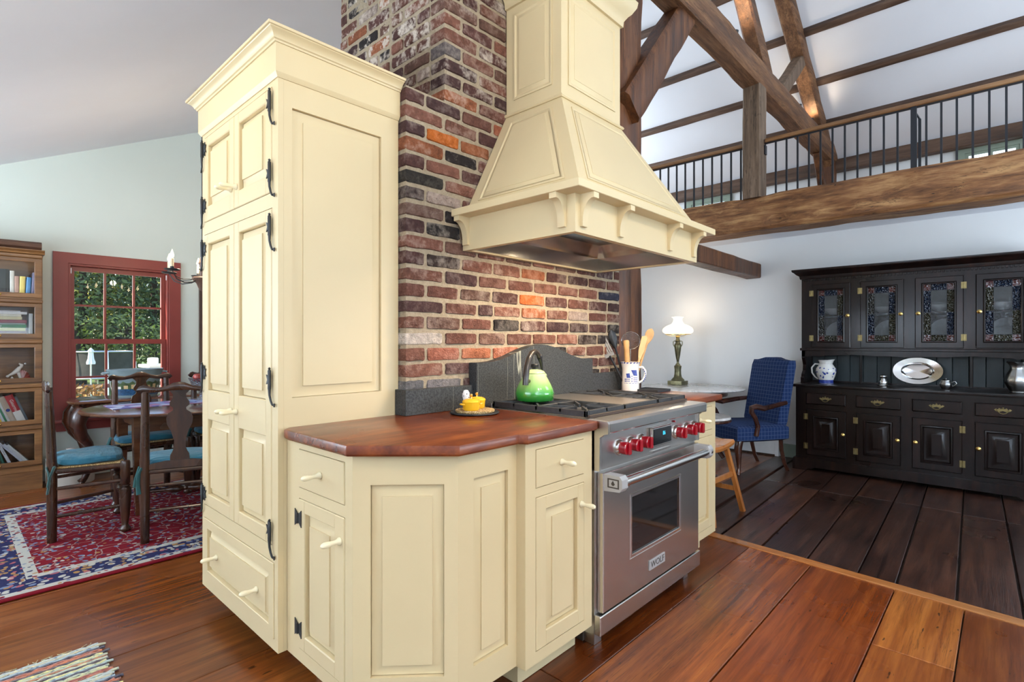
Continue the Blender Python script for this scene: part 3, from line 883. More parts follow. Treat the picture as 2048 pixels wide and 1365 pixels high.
# ------------------------------------------------------------------ loft windows
def loft_window(n, y0, y1, z0, z1):
    x = 8.80
    M = FM((x, y1, 0), (-1, 0))
    wd = y1 - y0
    bb = B(); bb.ring(rect(-0.09, wd + 0.09, z0 - 0.09, z1 + 0.065), rect(0, wd, z0, z1), 0, -0.03)
    w_ = struct('window_%d' % n, bb.mv(M), 'sage_trim')
    bb = B(); bb.ring(rect(0, wd, z0, z1), rect(0.035, wd - 0.035, z0 + 0.035, z1 - 0.035), -0.002, -0.018); bb.box(wd / 2 - 0.012, wd / 2 + 0.012, -0.016, -0.002, z0, z1); obj('sash', bb.mv(M), 'sage_trim', w_)
    bb = B(); bb.box(0.03, wd - 0.03, -0.008, -0.004, z0 + 0.03, z1 - 0.03); obj('pane', bb.mv(M), 'sky_pane', w_)
m_, nt_, b_ = mk('sky_pane'); setb(b_, (0.7, 0.8, 0.9), 0.1, emis=(0.80, 0.90, 1.0), estr=1.6)
loft_window(2, -0.13, 0.37, 2.9, 3.60)
loft_window(3, 3.35, 3.95, 2.9, 3.585)

# ------------------------------------------------------------------ little uplights standing on the tie beam
for i, (x, nm) in enumerate(((5.05, 'nearest'), (6.55, 'second'), (7.15, 'third'), (7.7, 'farthest'))):
    t = thing('uplight', '%s small black uplight on top of the tie beam' % nm, 'light fixture', (x, 1.85, 4.045), group='uplights on the tie beam')
    bb = B(); bb.lathe([(0, 4.03), (0.035, 4.03), (0.035, 4.045), (0.008, 4.05), (0.008, 4.075)], (x, 1.85, 0), 12); obj('foot', bb, 'black_iron', t)
    bb = B(); bb.lathe([(0.0, 4.075), (0.02, 4.077), (0.034, 4.135), (0.031, 4.135), (0.018, 4.085), (0, 4.084)], (x, 1.85, 0), 14); obj('shade', bb, 'black_iron', t)
    bb = B(); bb.lathe([(0, 4.09), (0.016, 4.092), (0.02, 4.10), (0, 4.104)], (x, 1.85, 0), 10); obj('bulb', bb, 'bulb_glow', t)
    lamp('uplight_beam', 'SPOT', (x, 1.85, 4.12), (x + 0.25, 1.85, 5.2), 26 if i == 0 else 6, WARM, 0.03, spot=130, blend=0.8)

# ------------------------------------------------------------------ unseen windows added as frames round the fill lights
def fill_window(n, M, wd, z0, z1, lights):
    bb = B(); bb.ring(rect(-0.09, wd + 0.09, z0 - 0.09, z1 + 0.09), rect(0, wd, z0, z1), 0, -0.025)
    w_ = struct('window_%d' % n, bb.mv(M), 'white_enamel')  # added frame, out of view, standing behind a fill light
    for k in range(1, lights):
        q = B(); x = wd * k / lights; q.box(x - 0.03, x + 0.03, -0.02, 0.0, z0, z1); obj('mullion', q.mv(M), 'white_enamel', w_)
    q = B(); q.box(0, wd, -0.016, 0.0, (z0 + z1) / 2 - 0.015, (z0 + z1) / 2 + 0.015); obj('meeting_rail', q.mv(M), 'white_enamel', w_)
    for k in range(lights):
        q = B(); q.box(wd * k / lights, wd * (k + 1) / lights, -0.006, -0.002, z0, z1); obj('pane', q.mv(M), 'day_pane', w_)
m_, nt_, b_ = mk('day_pane'); setb(b_, (0.5, 0.55, 0.6), 0.1, emis=(0.80, 0.90, 1.0), estr=0.4)  # faint glow given to the panes of the added windows
fill_window(4, FM((1.2, -2.6, 0), (0, 1)), 2.8, 0.75, 2.2, 3)
fill_window(5, FM((5.4, -2.6, 0), (0, 1)), 2.6, 0.7, 2.2, 3)
fill_window(6, FM((-2.2, 0.5, 0), (1, 0)), 2.8, 0.7, 1.45, 3)
fill_window(7, FM((-2.2, 4.1, 0), (1, 0)), 1.6, 0.7, 1.45, 2)
fill_window(8, FM((7.6, -2.6, 0), (0, 1)), 3.0, 3.1, 4.3, 3)
fill_window(9, FM((5.4, 6.2, 0), (0, -1)), 2.4, 3.05, 4.2, 3)
# ------------------------------------------------------------------ brick chimney
XU = 1.558                        # left face of the upper stack
XR = 3.06                         # right end of the brickwork
chim = thing('brick_chimney', 'tall old brick chimney of red, plum and black bricks with lime mortar', 'chimney', (2.2, 2.4, 0))
bb = B()
bb.box(XC + 0.004, XR - 0.004, YB + 0.004, 2.75, 0, 2.325)
bb.box(XU + 0.004, XR - 0.004, YB + 0.0041, 2.79, 2.325, 5.2)
obj('mortar', bb, 'mortar', chim, smooth=0)
rb = random.Random(11)
BM = []
for k in range(7):
    bb = B()
    pts = []
    r8 = random.Random(50 + k)
    base = []
    for (u, v) in [(-.5, -.42), (-.46, -.5), (-.25, -.5), (0, -.5), (.25, -.5), (.46, -.5), (.5, -.42), (.5, .0), (.5, .42), (.46, .5), (.25, .5), (0, .5), (-.25, .5), (-.46, .5), (-.5, .42), (-.5, 0)]:
        base.append((u + r8.uniform(-0.014, 0.010) * (1 if u > 0 else -1), v + r8.uniform(-0.05, 0.03) * (1 if v > 0 else -1)))
    for lv, (ins, y) in enumerate([(0.0, 0.5), (0.0, -0.40), (0.02, -0.47), (0.06, -0.5)]):
        pts.append([(u * (1 - ins * 0.4), y + (r8.uniform(-0.02, 0.02) if lv == 3 else 0), v * (1 - ins * 1.6)) for u, v in base])
    bb.loft(pts)
    BM.append(mesh_of('brick', bb, 'brick', 30))
PAL = [((0.205, 0.082, 0.058), 30), ((0.27, 0.112, 0.075), 24), ((0.14, 0.060, 0.050), 26), ((0.095, 0.045, 0.042), 16), ((0.19, 0.095, 0.068), 14), ((0.035, 0.026, 0.024), 7), ((0.40, 0.135, 0.06), 7), ((0.16, 0.13, 0.125), 4), ((0.44, 0.33, 0.27), 3)]
def brick_col():
    r = rb.uniform(0, sum(w_ for _, w_ in PAL))
    for c_, w_ in PAL:
        r -= w_
        if r < 0: break
    k = rb.uniform(0.62, 0.88)
    return tuple(v * k for v in c_)
CALL = [(1.60, 2.185, (0.50, 0.13, 0.02)), (1.73, 2.13, (0.30, 0.10, 0.04)), (2.17, 1.456, (0.55, 0.125, 0.03)), (1.46, 1.955, (0.03, 0.026, 0.022)), (1.46, 1.745, (0.025, 0.021, 0.02)), (1.45, 1.885, (0.05, 0.03, 0.028)), (1.40, 1.25, (0.55, 0.47, 0.40)), (1.40, 1.04, (0.15, 0.14, 0.14)), (1.50, 1.04, (0.19, 0.17, 0.17)), (1.62, 1.60, (0.05, 0.03, 0.024)), (2.62, 1.25, (0.035, 0.02, 0.016)), (1.63, 1.18, (0.38, 0.13, 0.08)), (1.83, 1.18, (0.44, 0.15, 0.075)), (2.0, 1.18, (0.40, 0.13, 0.07)), (1.60, 1.105, (0.12, 0.06, 0.055)), (1.90, 2.30, (0.33, 0.10, 0.05)), (2.9, 1.52, (0.03, 0.03, 0.05))]
ZP = 0.0699
def course(axis, fixed, a0, a1, z, first, last_hdr=False, lime=0.35):
    """one course of running bond along x (front) or y (left return)"""
    a = a0
    ln = first
    while a < a1 - 0.02:
        l = min(ln, a1 - a)
        if a1 - (a + l) < 0.045: l = a1 - a
        jl, jz = 0.016 + rb.uniform(-0.003, 0.006), 0.0165
        hz = ZP - jz + rb.uniform(-0.004, 0.004)
        mid = a + l / 2
        lead = (jl / 2 + 0.002) if a == a0 and axis == 'x' else 0.0
        me = rb.choice(BM)
        dep = 0.10
        out = rb.uniform(-0.0005, 0.005)
        rot = rb.uniform(-0.014, 0.014)
        if axis == 'x':
            if l > 0.03:
                M = T(mid - lead / 2, fixed + dep / 2 - out, z) @ Matrix.Rotation(rot, 4, 'Y') @ Matrix.Diagonal((l - jl + lead, dep, hz, 1))
                col = brick_col()
                for cx, cz, cc in CALL:
                    if abs(cx - mid) < l / 2 and abs(cz - z) < ZP / 2: col = cc
                o = piece('brick', me, chim, M)
                o.color = (*col, lime * rb.uniform(0.2, 1.5))
        else:
            M = T(fixed + dep / 2 - out, mid, z) @ Matrix.Rotation(-pi / 2, 4, 'Z') @ Matrix.Diagonal((l - jl, dep, hz, 1))
            o = piece('brick', me, chim, M)
            o.color = (*brick_col(), lime * rb.uniform(0.2, 1.5))
        a += l
        ln = rb.choice((0.205, 0.21, 0.215, 0.20, 0.208)) if rb.random() > 0.1 else 0.11
z = 2.325 - ZP / 2
k = 0
while z > 0.95:
    hood_hid = 1.70 < z < 1.80
    course('x', YB, XC, XR, z, 0.212 if k % 2 else 0.106)
    course('y', XC, YB + 0.102, YB + 0.27, z, 0.17)
    z -= ZP; k += 1
z = 2.325 + ZP / 2; k = 1
while z < 3.35:
    course('x', YB, XU, 2.02, z, 0.212 if k % 2 else 0.106, lime=0.8)
    course('y', XU, YB + 0.102, 2.29, z, 0.108 if k % 2 else 0.212, lime=1.4)
    course('y', XU + 0.004, 2.302, 2.80, z, 0.212 if k % 2 else 0.106, lime=2.0)
    z += ZP; k += 1

# ------------------------------------------------------------------ joinery helpers
def raised(bb, poly, y, bev=0.034, dep=0.017):
    """raised and fielded panel whose field finishes at depth y"""
    bb.inset(poly, [(0.0022, 0.016), (0.0022, y + dep), (bev * 0.2, y + dep), (bev, y + 0.0045), (bev + 0.0006, y)])
def knob_mesh():
    bb = B()
    bb.lathe([(0.0125, 0), (0.0125, -0.004), (0.0085, -0.009), (0.0068, -0.018), (0.0078, -0.030), (0.0098, -0.042), (0.0100, -0.052), (0.0078, -0.060), (0.0035, -0.0645), (0.0, -0.065)], seg=14, axis='y')
    return mesh_of('knob', bb, 'cream_knob', 40)
KNOB = knob_mesh()
def rat_hinge():
    bb = B()
    # star plate, barrel and rat tail curling to the right
    bb.prism([(-0.036, 0.018), (-0.019, 0.010), (-0.022, 0.032), (-0.008, 0.016), (0, 0.034), (0, -0.034), (-0.008, -0.016), (-0.022, -0.032), (-0.019, -0.010), (-0.036, -0.018), (-0.026, 0)], 'y', -0.004, 0.0)
    bb.lathe([(0.006, -0.034), (0.006, 0.034), (0.0035, 0.038), (0.005, 0.043), (0.0, 0.047)], (0.002, -0.007, 0), 10)
    bb.tube([(0.002, -0.007, -0.034), (0.003, -0.007, -0.055), (0.008, -0.005, -0.075), (0.017, -0.004, -0.088), (0.024, -0.004, -0.091)], [0.0055, 0.0045, 0.004, 0.004, 0.003], 8)
    bb.prism([(0.018, -0.087), (0.032, -0.098), (0.034, -0.084)], 'y', -0.004, 0.0)
    return mesh_of('hinge', bb, 'black_iron', 40)
RAT = rat_hinge()
RATL = RAT.copy(); RATL.transform(Matrix.Diagonal((-1, 1, 1, 1))); RATL.flip_normals()
def butterfly_hinge():
    bb = B()
    for s in (-1, 1):
        bb.prism([(s * 0.003, -0.013), (s * 0.024, -0.03), (s * 0.024, 0.03), (s * 0.003, 0.013)][::s], 'y', -0.003, 0.0)
    bb.lathe([(0.004, -0.018), (0.004, 0.018)], (0, -0.004, 0), 8)
    return mesh_of('hinge', bb, 'black_iron', 40)
BFLY = butterfly_hinge()
def knob(parent, M, x, z, y=-0.004):
    return piece('knob', KNOB, parent, M @ T(x, y, z))
def door(parent, M, x0, x1, z0, z1, panels, name='door', y=-0.003, mat='cream_paint', th=0.02):
    """flush door: slab with sunk fields, each raised panel its own sub-part"""
    g = 0.0022
    bb = B()
    x0, x1, z0, z1 = x0 + g, x1 - g, z0 + g, z1 - g
    if not panels:
        bb.inset(rect(x0, x1, z0, z1), [(0, th), (0, y + 0.002), (0.002, y)])
        return obj(name, bb, mat, parent, M)
    zs = [z0] + [q for p in panels for q in (p[2], p[3])] + [z1]
    px0, px1 = panels[0][0], panels[0][1]
    # stiles and rails
    bb.box(x0, px0, y, th, z0, z1, 0.003)
    bb.box(px1, x1, y, th, z0, z1, 0.003)
    for a, c in zip(zs[0::2], zs[1::2]):
        bb.box(px0 - 0.003, px1 + 0.003, y + 0.0001, th, a, c, 0.003)
    d = obj(name, bb, mat, parent, M)
    for p in panels:
        q = B(); raised(q, rect(p[0], p[1], p[2], p[3]), y + 0.001)
        obj('panel', q, mat, d, M @ T(0, 0.0, 0))
    return d
def faceframe(bb, poly_w, z0, z1, holes, y0=0.0, th=0.02):
    """face frame as a grid of bars around rectangular openings (x0,x1,z0,z1 stacked or side by side)"""
    xs = sorted({0, poly_w} | {h[0] for h in holes} | {h[1] for h in holes})
    zs = sorted({z0, z1} | {h[2] for h in holes} | {h[3] for h in holes})
    for a, c in zip(xs, xs[1:]):
        for e, f in zip(zs, zs[1:]):
            mx, mz = (a + c) / 2, (e + f) / 2
            if not any(h[0] < mx < h[1] and h[2] < mz < h[3] for h in holes):
                bb.box(a, c, y0, y0 + th, e, f)

# ------------------------------------------------------------------ tall pantry cabinet
X0, X1, Y0, Y1 = 0.825, XC - 0.003, 1.92, 2.735
tall = thing('pantry_cabinet', 'tall cream pantry cabinet with crown moulding and iron rat-tail hinges', 'cabinet', ((X0 + X1) / 2, (Y0 + Y1) / 2, 0))
ML = FM((X0, Y1, 0), (-1, 0))
MR = FM((X0, Y0, 0), (0, -1))
W = Y1 - Y0
H1 = (0.030, W - 0.05, 1.775, 2.165)
H2 = (0.030, W - 0.05, 0.478, 1.720)
H3 = (0.030, W - 0.03, 0.140, 0.420)
bb = B()
faceframe(bb, W, 0.10, 2.30, [H1, H2, H3])
o = obj('face_frame', bb, 'cream_paint', tall, ML, smooth=0)
bb = B(); bb.box(X0 + 0.0205, X1, Y0 + 0.0183, Y1, 0.10, 2.31)
obj('carcass', bb, 'cream_paint', tall, smooth=0)
bb = B(); bb.box(X0 + 0.12, X1, Y0 + 0.06, Y1 - 0.02, 0.001, 0.10)
obj('plinth', bb, 'toe_dark', tall, smooth=0)
# side: frame with one long fielded panel
sw = X1 - X0
bb = B()
P0, P1, PZ0, PZ1 = 0.052, 0.432, 1.02, 2.088
bb.box(0.0203, P0, 0, 0.018, 0.10, 2.30); bb.box(P1, sw, 0, 0.018, 0.10, 2.30); bb.box(P0, P1, 0, 0.018, 0.10, PZ0); bb.box(P0, P1, 0, 0.018, PZ1, 2.30)
bmesh.ops.remove_doubles(bb.bm, verts=bb.bm.verts, dist=1e-5)
s_ = obj('side_frame', bb, 'cream_paint', tall, MR, smooth=0)
q = B(); q.inset(rect(P0, P1, PZ0, PZ1), [(0.002, 0.018), (0.002, 0.013), (0.008, 0.014), (0.042, 0.006), (0.0425, 0.001)])
obj('panel', q, 'cream_paint', s_, MR)
# doors
mid = W / 2 - 0.008
for i, (a, c) in enumerate(((H1[0], mid), (mid, H1[1]))):
    d = door(tall, ML, a, c, H1[2], H1[3], [(a + 0.05, c - 0.052, 1.845, 2.118)])
    d2 = door(tall, ML, a, c, H2[2], H2[3], [(a + 0.05, c - 0.052, 0.535, 0.874), (a + 0.05, c - 0.052, 1.008, 1.672)])
    kx = mid + (-0.028 if i == 0 else 0.028)
    knob(d, ML, kx, 1.862); knob(d2, ML, kx, 0.940)
    hx = H1[0] + 0.0 if i == 0 else H1[1]
    for dd_, zz in ((d, 2.110), (d, 1.850), (d2, 1.652), (d2, 1.087), (d2, 0.532)):
        piece('hinge', RATL if i == 0 else RAT, dd_, ML @ T(hx, -0.004, zz))
dr = B(); dr.ring(rect(H3[0] + 0.002, H3[1] - 0.002, H3[2] + 0.002, H3[3] - 0.002), rect(H3[0] + 0.045, H3[1] - 0.045, H3[2] + 0.045, H3[3] - 0.045), 0.02, -0.004)
dr = obj('drawer', dr, 'cream_paint', tall, ML)
q = B(); raised(q, rect(H3[0] + 0.045, H3[1] - 0.045, H3[2] + 0.045, H3[3] - 0.045), -0.003, 0.03); obj('panel', q, 'cream_paint', dr, ML)
knob(dr, ML, 0.20, 0.279); knob(dr, ML, 0.635, 0.277)
# frieze and crown: mitred rings around left, front and back
def crown_rings(bb, x0, x1, y0, y1, prof, kx0=1, kx1=0, ky0=1, ky1=1):
    bb.loft([[(x0 - o * kx0, y0 - o * ky0, z), (x1 + o * kx1, y0 - o * ky0, z), (x1 + o * kx1, y1 + o * ky1, z), (x0 - o * kx0, y1 + o * ky1, z)] for o, z in prof])
bb = B(); crown_rings(bb, X0, X1, Y0, Y1, [(0.0005, 2.182), (0.004, 2.182), (0.011, 2.192), (0.014, 2.198), (0.014, 2.325), (0.0, 2.325)])
obj('frieze', bb, 'cream_paint', tall, smooth=20)
bb = B(); crown_rings(bb, X0, X1, Y0, Y1, [(0.0145, 2.300), (0.019, 2.300), (0.021, 2.306), (0.026, 2.309), (0.029, 2.317), (0.037, 2.327), (0.047, 2.333), (0.049, 2.336), (0.055, 2.337), (0.056, 2.346), (0.01, 2.347)])
obj('crown', bb, 'cream_paint', tall, smooth=25)

# ------------------------------------------------------------------ angled base cabinet
cab = thing('base_cabinet', 'cream corner base cabinet with a chamfered front of plain panels', 'cabinet', (1.1, 1.6, 0), group='cream base cabinets')
pa, pb_, pc, pd = (0.858, Y0 - 0.002), (0.858, 1.467), (1.089, 1.242), (1.357, 1.242)
poly = [pa, pb_, pc, pd, (1.357, 1.85), (1.33, Y0 - 0.002)]
ins = shrink(poly, 0.021)
bb = B(); bb.prism(ins, 'z', 0.10, 0.879); obj('carcass', bb, 'cream_paint', cab, smooth=0)
bb = B(); bb.prism(shrink(poly, 0.075), 'z', 0.001, 0.10); obj('plinth', bb, 'cream_paint', cab, smooth=0)
MA = FM((*pa, 0), (-1, 0)); wa = pa[1] - pb_[1]
HA = (pa[1] - 1.823, pa[1] - 1.511)
bb = B(); faceframe(bb, wa, 0.10, 0.879, [(HA[0], HA[1], 0.146, 0.676), (HA[0], HA[1], 0.713, 0.850)])
obj('face_frame', bb, 'cream_paint', cab, MA, smooth=0)
d = door(cab, MA, HA[0], HA[1], 0.146, 0.676, [(HA[0] + 0.045, HA[1] - 0.062, 0.20, 0.628)])
knob(d, MA, pa[1] - 1.536, 0.597)
for zz in (0.606, 0.218): piece('hinge', BFLY, d, MA @ T(HA[0], -0.003, zz))
d = door(cab, MA, HA[0], HA[1], 0.713, 0.850, [], 'drawer'); knob(d, MA, pa[1] - 1.665, 0.782)
nB = Vector((-(pb_[1] - pc[1]), -(pc[0] - pb_[0]), 0)).normalized()
MB_ = FM((*pb_, 0), nB); wb = (Vector(pc) - Vector(pb_)).length
def frame_panel(parent, M, wd, x0, x1, z0, z1):
    q = B(); q.box(0, x0, 0, 0.02, 0.10, 0.879); q.box(x1, wd, 0, 0.02, 0.10, 0.879); q.box(x0, x1, 0, 0.02, 0.10, z0); q.box(x0, x1, 0, 0.02, z1, 0.879)
    bmesh.ops.remove_doubles(q.bm, verts=q.bm.verts, dist=1e-5)
    f_ = obj('face_frame', q, 'cream_paint', parent, M, smooth=0)
    q = B(); q.inset(rect(x0, x1, z0, z1), [(0.002, 0.02), (0.002, 0.013), (0.007, 0.014), (0.036, 0.0055), (0.0365, 0.001)])
    obj('panel', q, 'cream_paint', f_, M)
frame_panel(cab, MB_, wb, 0.054, 0.280, 0.190, 0.785)
MC = FM((*pc, 0), (0, -1))
frame_panel(cab, MC, pd[0] - pc[0], 0.066, 0.226, 0.190, 0.790)
# ------------------------------------------------------------------ drawer base cabinet left of the range
cab2 = thing('base_cabinet', 'narrow cream drawer cabinet directly left of the range', 'cabinet', (1.55, 1.5, 0), group='cream base cabinets')
MD = FM((1.357, 1.200, 0), (0, -1)); wd_ = 1.755 - 1.357
bb = B(); bb.box(1.360, 1.755, 1.221, 1.85, 0.10, 0.879); obj('carcass', bb, 'cream_paint', cab2, smooth=0)
bb = B(); bb.box(1.40, 1.745, 1.275, 1.84, 0.001, 0.10); obj('plinth', bb, 'cream_paint', cab2, smooth=0)
bb = B(); faceframe(bb, wd_, 0.10, 0.879, [(0.054, 0.345, 0.142, 0.682), (0.054, 0.341, 0.713, 0.850)])
bb.box(0, 0.02, 0.0201, 0.06, 0.10, 0.879)
obj('face_frame', bb, 'cream_paint', cab2, MD, smooth=0)
d = door(cab2, MD, 0.054, 0.345, 0.142, 0.682, [(0.110, 0.300, 0.200, 0.630)]); knob(d, MD, 0.322, 0.601)
d = door(cab2, MD, 0.054, 0.341, 0.713, 0.850, [], 'drawer'); knob(d, MD, 0.199, 0.784)
# ------------------------------------------------------------------ base cabinet right of the range
cab3 = thing('base_cabinet', 'narrow cream cabinet between the range and the wooden stool', 'cabinet', (2.92, 1.6, 0), group='cream base cabinets')
ME = FM((2.70, 1.265, 0), (0, -1)); we = 0.44
bb = B(); bb.box(2.703, 3.14, 1.2855, 1.85, 0.10, 0.879); obj('carcass', bb, 'cream_paint', cab3, smooth=0)
bb = B(); bb.box(2.71, 3.08, 1.335, 1.84, 0.001, 0.10); obj('plinth', bb, 'cream_paint', cab3, smooth=0)
bb = B(); faceframe(bb, we, 0.10, 0.879, [(0.05, 0.39, 0.145, 0.682), (0.05, 0.39, 0.713, 0.850)]); obj('face_frame', bb, 'cream_paint', cab3, ME, smooth=0)
d = door(cab3, ME, 0.05, 0.39, 0.145, 0.682, [(0.10, 0.34, 0.20, 0.63)]); knob(d, ME, 0.075, 0.60)
d = door(cab3, ME, 0.05, 0.39, 0.713, 0.850, [], 'drawer'); knob(d, ME, 0.22, 0.782)
bb = B(); bb.box(3.1405, 3.158, 1.30, 1.84, 0.10, 0.879); obj('side_panel', bb, 'cream_paint', cab3, smooth=0)

# ------------------------------------------------------------------ worktops
def slab(name, poly, z0, z1, mat, label, cat, group=None):
    bb = B(); e = 0.006
    bb.loft([[(p[0], p[1], z0) for p in shrink(poly, e * 0.6)], [(p[0], p[1], z0 + e) for p in poly], [(p[0], p[1], z1 - e) for p in poly], [(p[0], p[1], z1 - e * 0.3) for p in shrink(poly, e * 0.35)], [(p[0], p[1], z1) for p in shrink(poly, e)]])
    o = obj(name, bb, mat, smooth=30)
    c_ = Vector((sum(p[0] for p in poly) / len(poly), sum(p[1] for p in poly) / len(poly), z0))
    o.data.transform(Matrix.Translation(-c_)); o.location = c_
    return tag(o, label, cat, group)
slab('worktop', [(0.862, Y0 - 0.003), (0.836, 1.895), (0.828, 1.85), (0.828, 1.452), (1.062, 1.203), (1.325, 1.203), (1.342, 1.174), (1.757, 1.174), (1.757, YB - 0.002), (XC - 0.002, YB - 0.002), (XC - 0.002, Y0 - 0.003)][::1], 0.880, 0.914, 'counter_wood', 'polished red-brown wooden worktop left of the range', 'worktop', 'wooden worktops')
slab('worktop', [(2.702, 1.240), (3.182, 1.240), (3.182, 1.84), (3.06, YB - 0.012), (2.702, YB - 0.012)], 0.880, 0.914, 'counter_wood', 'short polished wooden worktop right of the range', 'worktop', 'wooden worktops')

# ------------------------------------------------------------------ soapstone backsplash
spl = thing('backsplash', 'dark grey soapstone backsplash with a camelback top behind the range', 'backsplash', (2.2, YB - 0.02, 0.914))
bb = B(); bb.box(XC - 0.022, 1.706, YB - 0.032, YB - 0.001, 0.9145, 1.023, 0.0015); bb.box(XC - 0.022, XC - 0.002, YB - 0.001, Y0 - 0.004, 0.9145, 1.023, 0.0015); obj('low_slab', bb, 'soapstone', spl)
pts = [(1.708, 0.9155), (2.664, 0.9155), (2.664, 1.128), (2.60, 1.128)]
for i in range(1, 17):
    f = i / 16
    x = 2.60 - f * (2.60 - 1.772)
    g = abs(2 * f - 1)                       # 1 at shoulders, 0 at crest
    h = 0.084 * (0.5 + 0.5 * cos(pi * min(1, g * 1.0)))
    if i < 16: pts.append((x, 1.128 + h))
pts += [(1.772, 1.128), (1.708, 1.128)]
bb = B(); bb.prism(pts, 'y', YB - 0.055, YB - 0.001, 0.0015); obj('camelback_slab', bb, 'soapstone', spl)
bb = B(); bb.box(2.666, 3.05, YB - 0.032, YB - 0.001, 0.9145, 1.035, 0.0015); obj('low_slab', bb, 'soapstone', spl)

# ------------------------------------------------------------------ range
RX0, RX1, RYF, RYB = 1.764, 2.694, 1.165, 1.80
rg = thing('gas_range', 'stainless steel gas range with red knobs and a griddle', 'range', ((RX0 + RX1) / 2, 1.5, 0))
MG = FM((RX0, RYF, 0), (0, -1)); RW = RX1 - RX0
bb = B(); bb.box(RX0, RX1, RYF + 0.03, RYB, 0.06, 0.885); obj('body', bb, 'steel_v', rg, smooth=0)
bb = B(); bb.box(RX0 + 0.012, RX1 - 0.012, RYF + 0.012, RYF + 0.0295, 0.715, 0.862)
bb.box(0.0, 0.001, 0, 0.001, 0, 0.001) if False else None
obj('control_panel', bb, 'steel_h', rg, smooth=0)
# side cheeks and bullnose
bb = B()
prof = [(RYF + 0.06, 0.715), (RYF + 0.006, 0.715), (RYF + 0.004, 0.848), (RYF - 0.016, 0.862), (RYF - 0.034, 0.866), (RYF - 0.036, 0.905), (RYF - 0.030, 0.914), (RYF + 0.06, 0.916)]
bb.prism(prof, 'x', RX0, RX0 + 0.012); obj('side_cheek', bb, 'steel_v', rg, smooth=0)
bb = B(); bb.prism(prof, 'x', RX1 - 0.012, RX1); obj('side_cheek', bb, 'steel_v', rg, smooth=0)
bb = B(); bb.prism([(RYF + 0.06, 0.868), (RYF - 0.030, 0.866), (RYF - 0.037, 0.872), (RYF - 0.038, 0.904), (RYF - 0.031, 0.914), (RYF + 0.06, 0.9165)], 'x', RX0 + 0.0121, RX1 - 0.0121); obj('bullnose', bb, 'steel_h', rg, smooth=0)
# cooktop
bb = B(); bb.box(RX0 + 0.001, RX1 - 0.001, RYF + 0.06, RYB, 0.8855, 0.9155, 0.002); obj('cooktop', bb, 'steel_h', rg, smooth=0)
def grate(x0, x1, y0, y1, z):
    g = thing  # noqa
    q = B(); s = 0.013
    q.box(x0, x1, y0, y0 + s, z - 0.026, z, 0.002); q.box(x0, x1, y1 - s, y1, z - 0.026, z, 0.002)
    q.box(x0, x0 + s, y0, y1, z - 0.026, z, 0.002); q.box(x1 - s, x1, y0, y1, z - 0.026, z, 0.002)
    q.box(x0, x1, (y0 + y1) / 2 - s / 2, (y0 + y1) / 2 + s / 2, z - 0.02, z, 0.002)
    for cy in ((y0 * 3 + y1) / 4, (y0 + y1 * 3) / 4):
        cx = (x0 + x1) / 2
        hx, hy = (x1 - x0) / 2, (y1 - y0) / 4
        for i in range(8):
            a = pi / 8 * 2 * i + pi / 8 * (i % 2) * 0
            ux, uy = cos(a), sin(a)
            r1 = min(hx / max(abs(ux), 1e-3), hy / max(abs(uy), 1e-3))
            r0 = 0.035
            w2 = 0.0045
            nx, ny = -uy * w2, ux * w2
            q.prism([(cx + ux * r0 - nx, cy + uy * r0 - ny), (cx + ux * r1 - nx, cy + uy * r1 - ny), (cx + ux * r1 + nx, cy + uy * r1 + ny), (cx + ux * r0 + nx, cy + uy * r0 + ny)], 'z', z - 0.014, z)
    go = obj('grate', q, 'cast_iron', rg, smooth=0)
    for cy in ((y0 * 3 + y1) / 4, (y0 + y1 * 3) / 4):
        q = B(); q.lathe([(0.048, 0.916), (0.05, 0.921), (0.036, 0.925), (0.036, 0.931), (0.030, 0.934), (0, 0.934)], ((x0 + x1) / 2, cy, 0), 20)
        obj('burner', q, 'brass' if False else 'cast_iron', rg)
GZ = 0.946
grate(RX0 + 0.012, RX0 + 0.316, 1.242, 1.775, GZ)
grate(RX1 - 0.316, RX1 - 0.012, 1.242, 1.775, GZ)
gx0, gx1 = RX0 + 0.322, RX1 - 0.322
bb = B(); bb.box(gx0, gx1, 1.262, 1.770, 0.916, 0.943, 0.003); obj('griddle', bb, 'steel_griddle', rg)
bb = B(); bb.box(gx0, gx1, 1.242, 1.2615, 0.918, 0.946, 0.002); obj('griddle_trough', bb, 'cast_iron', rg)
bb = B(); bb.box(RX0 + 0.004, RX1 - 0.004, 1.776, RYB + 0.006, 0.916, 0.936, 0.002); obj('island_trim', bb, 'steel_h', rg)
bb = B(); bb.box(RX0 + 0.02, RX1 - 0.02, 1.228, 1.24, 0.917, 0.928); obj('vent_slot', bb, 'toe_dark', rg)
# knobs
def range_knob(x, z, big=1.0):
    q = B(); q.lathe([(0.034, 0.0), (0.034, -0.004), (0.031, -0.010), (0.029, -0.013), (0, -0.013)], (0, 0, 0), 24, 'y'); bz = obj('bezel', q, 'steel_bright', rg, MG @ T(x, 0.012, z))
    q = B(); q.lathe([(0.0255, -0.011), (0.027, -0.03), (0.0268, -0.040), (0.0235, -0.044), (0, -0.044)], (0, 0, 0), 20, 'y'); q.box(-0.009, 0.009, -0.056, -0.042, -0.0255, 0.0255, 0.004); obj('knob', q, 'red_knob', rg, MG @ T(x, 0.012, z))
for x in (1.942, 2.035, 2.124, 2.462, 2.578, 2.665):
    range_knob(x - RX0 - 0.02, 0.787)
bb = B(); bb.box(2.185 - RX0, 2.372 - RX0, -0.006, 0.011, 0.752, 0.838, 0.003); ds = obj('display_frame', bb, 'steel_bright', rg, MG @ T(-0.01, 0, 0))
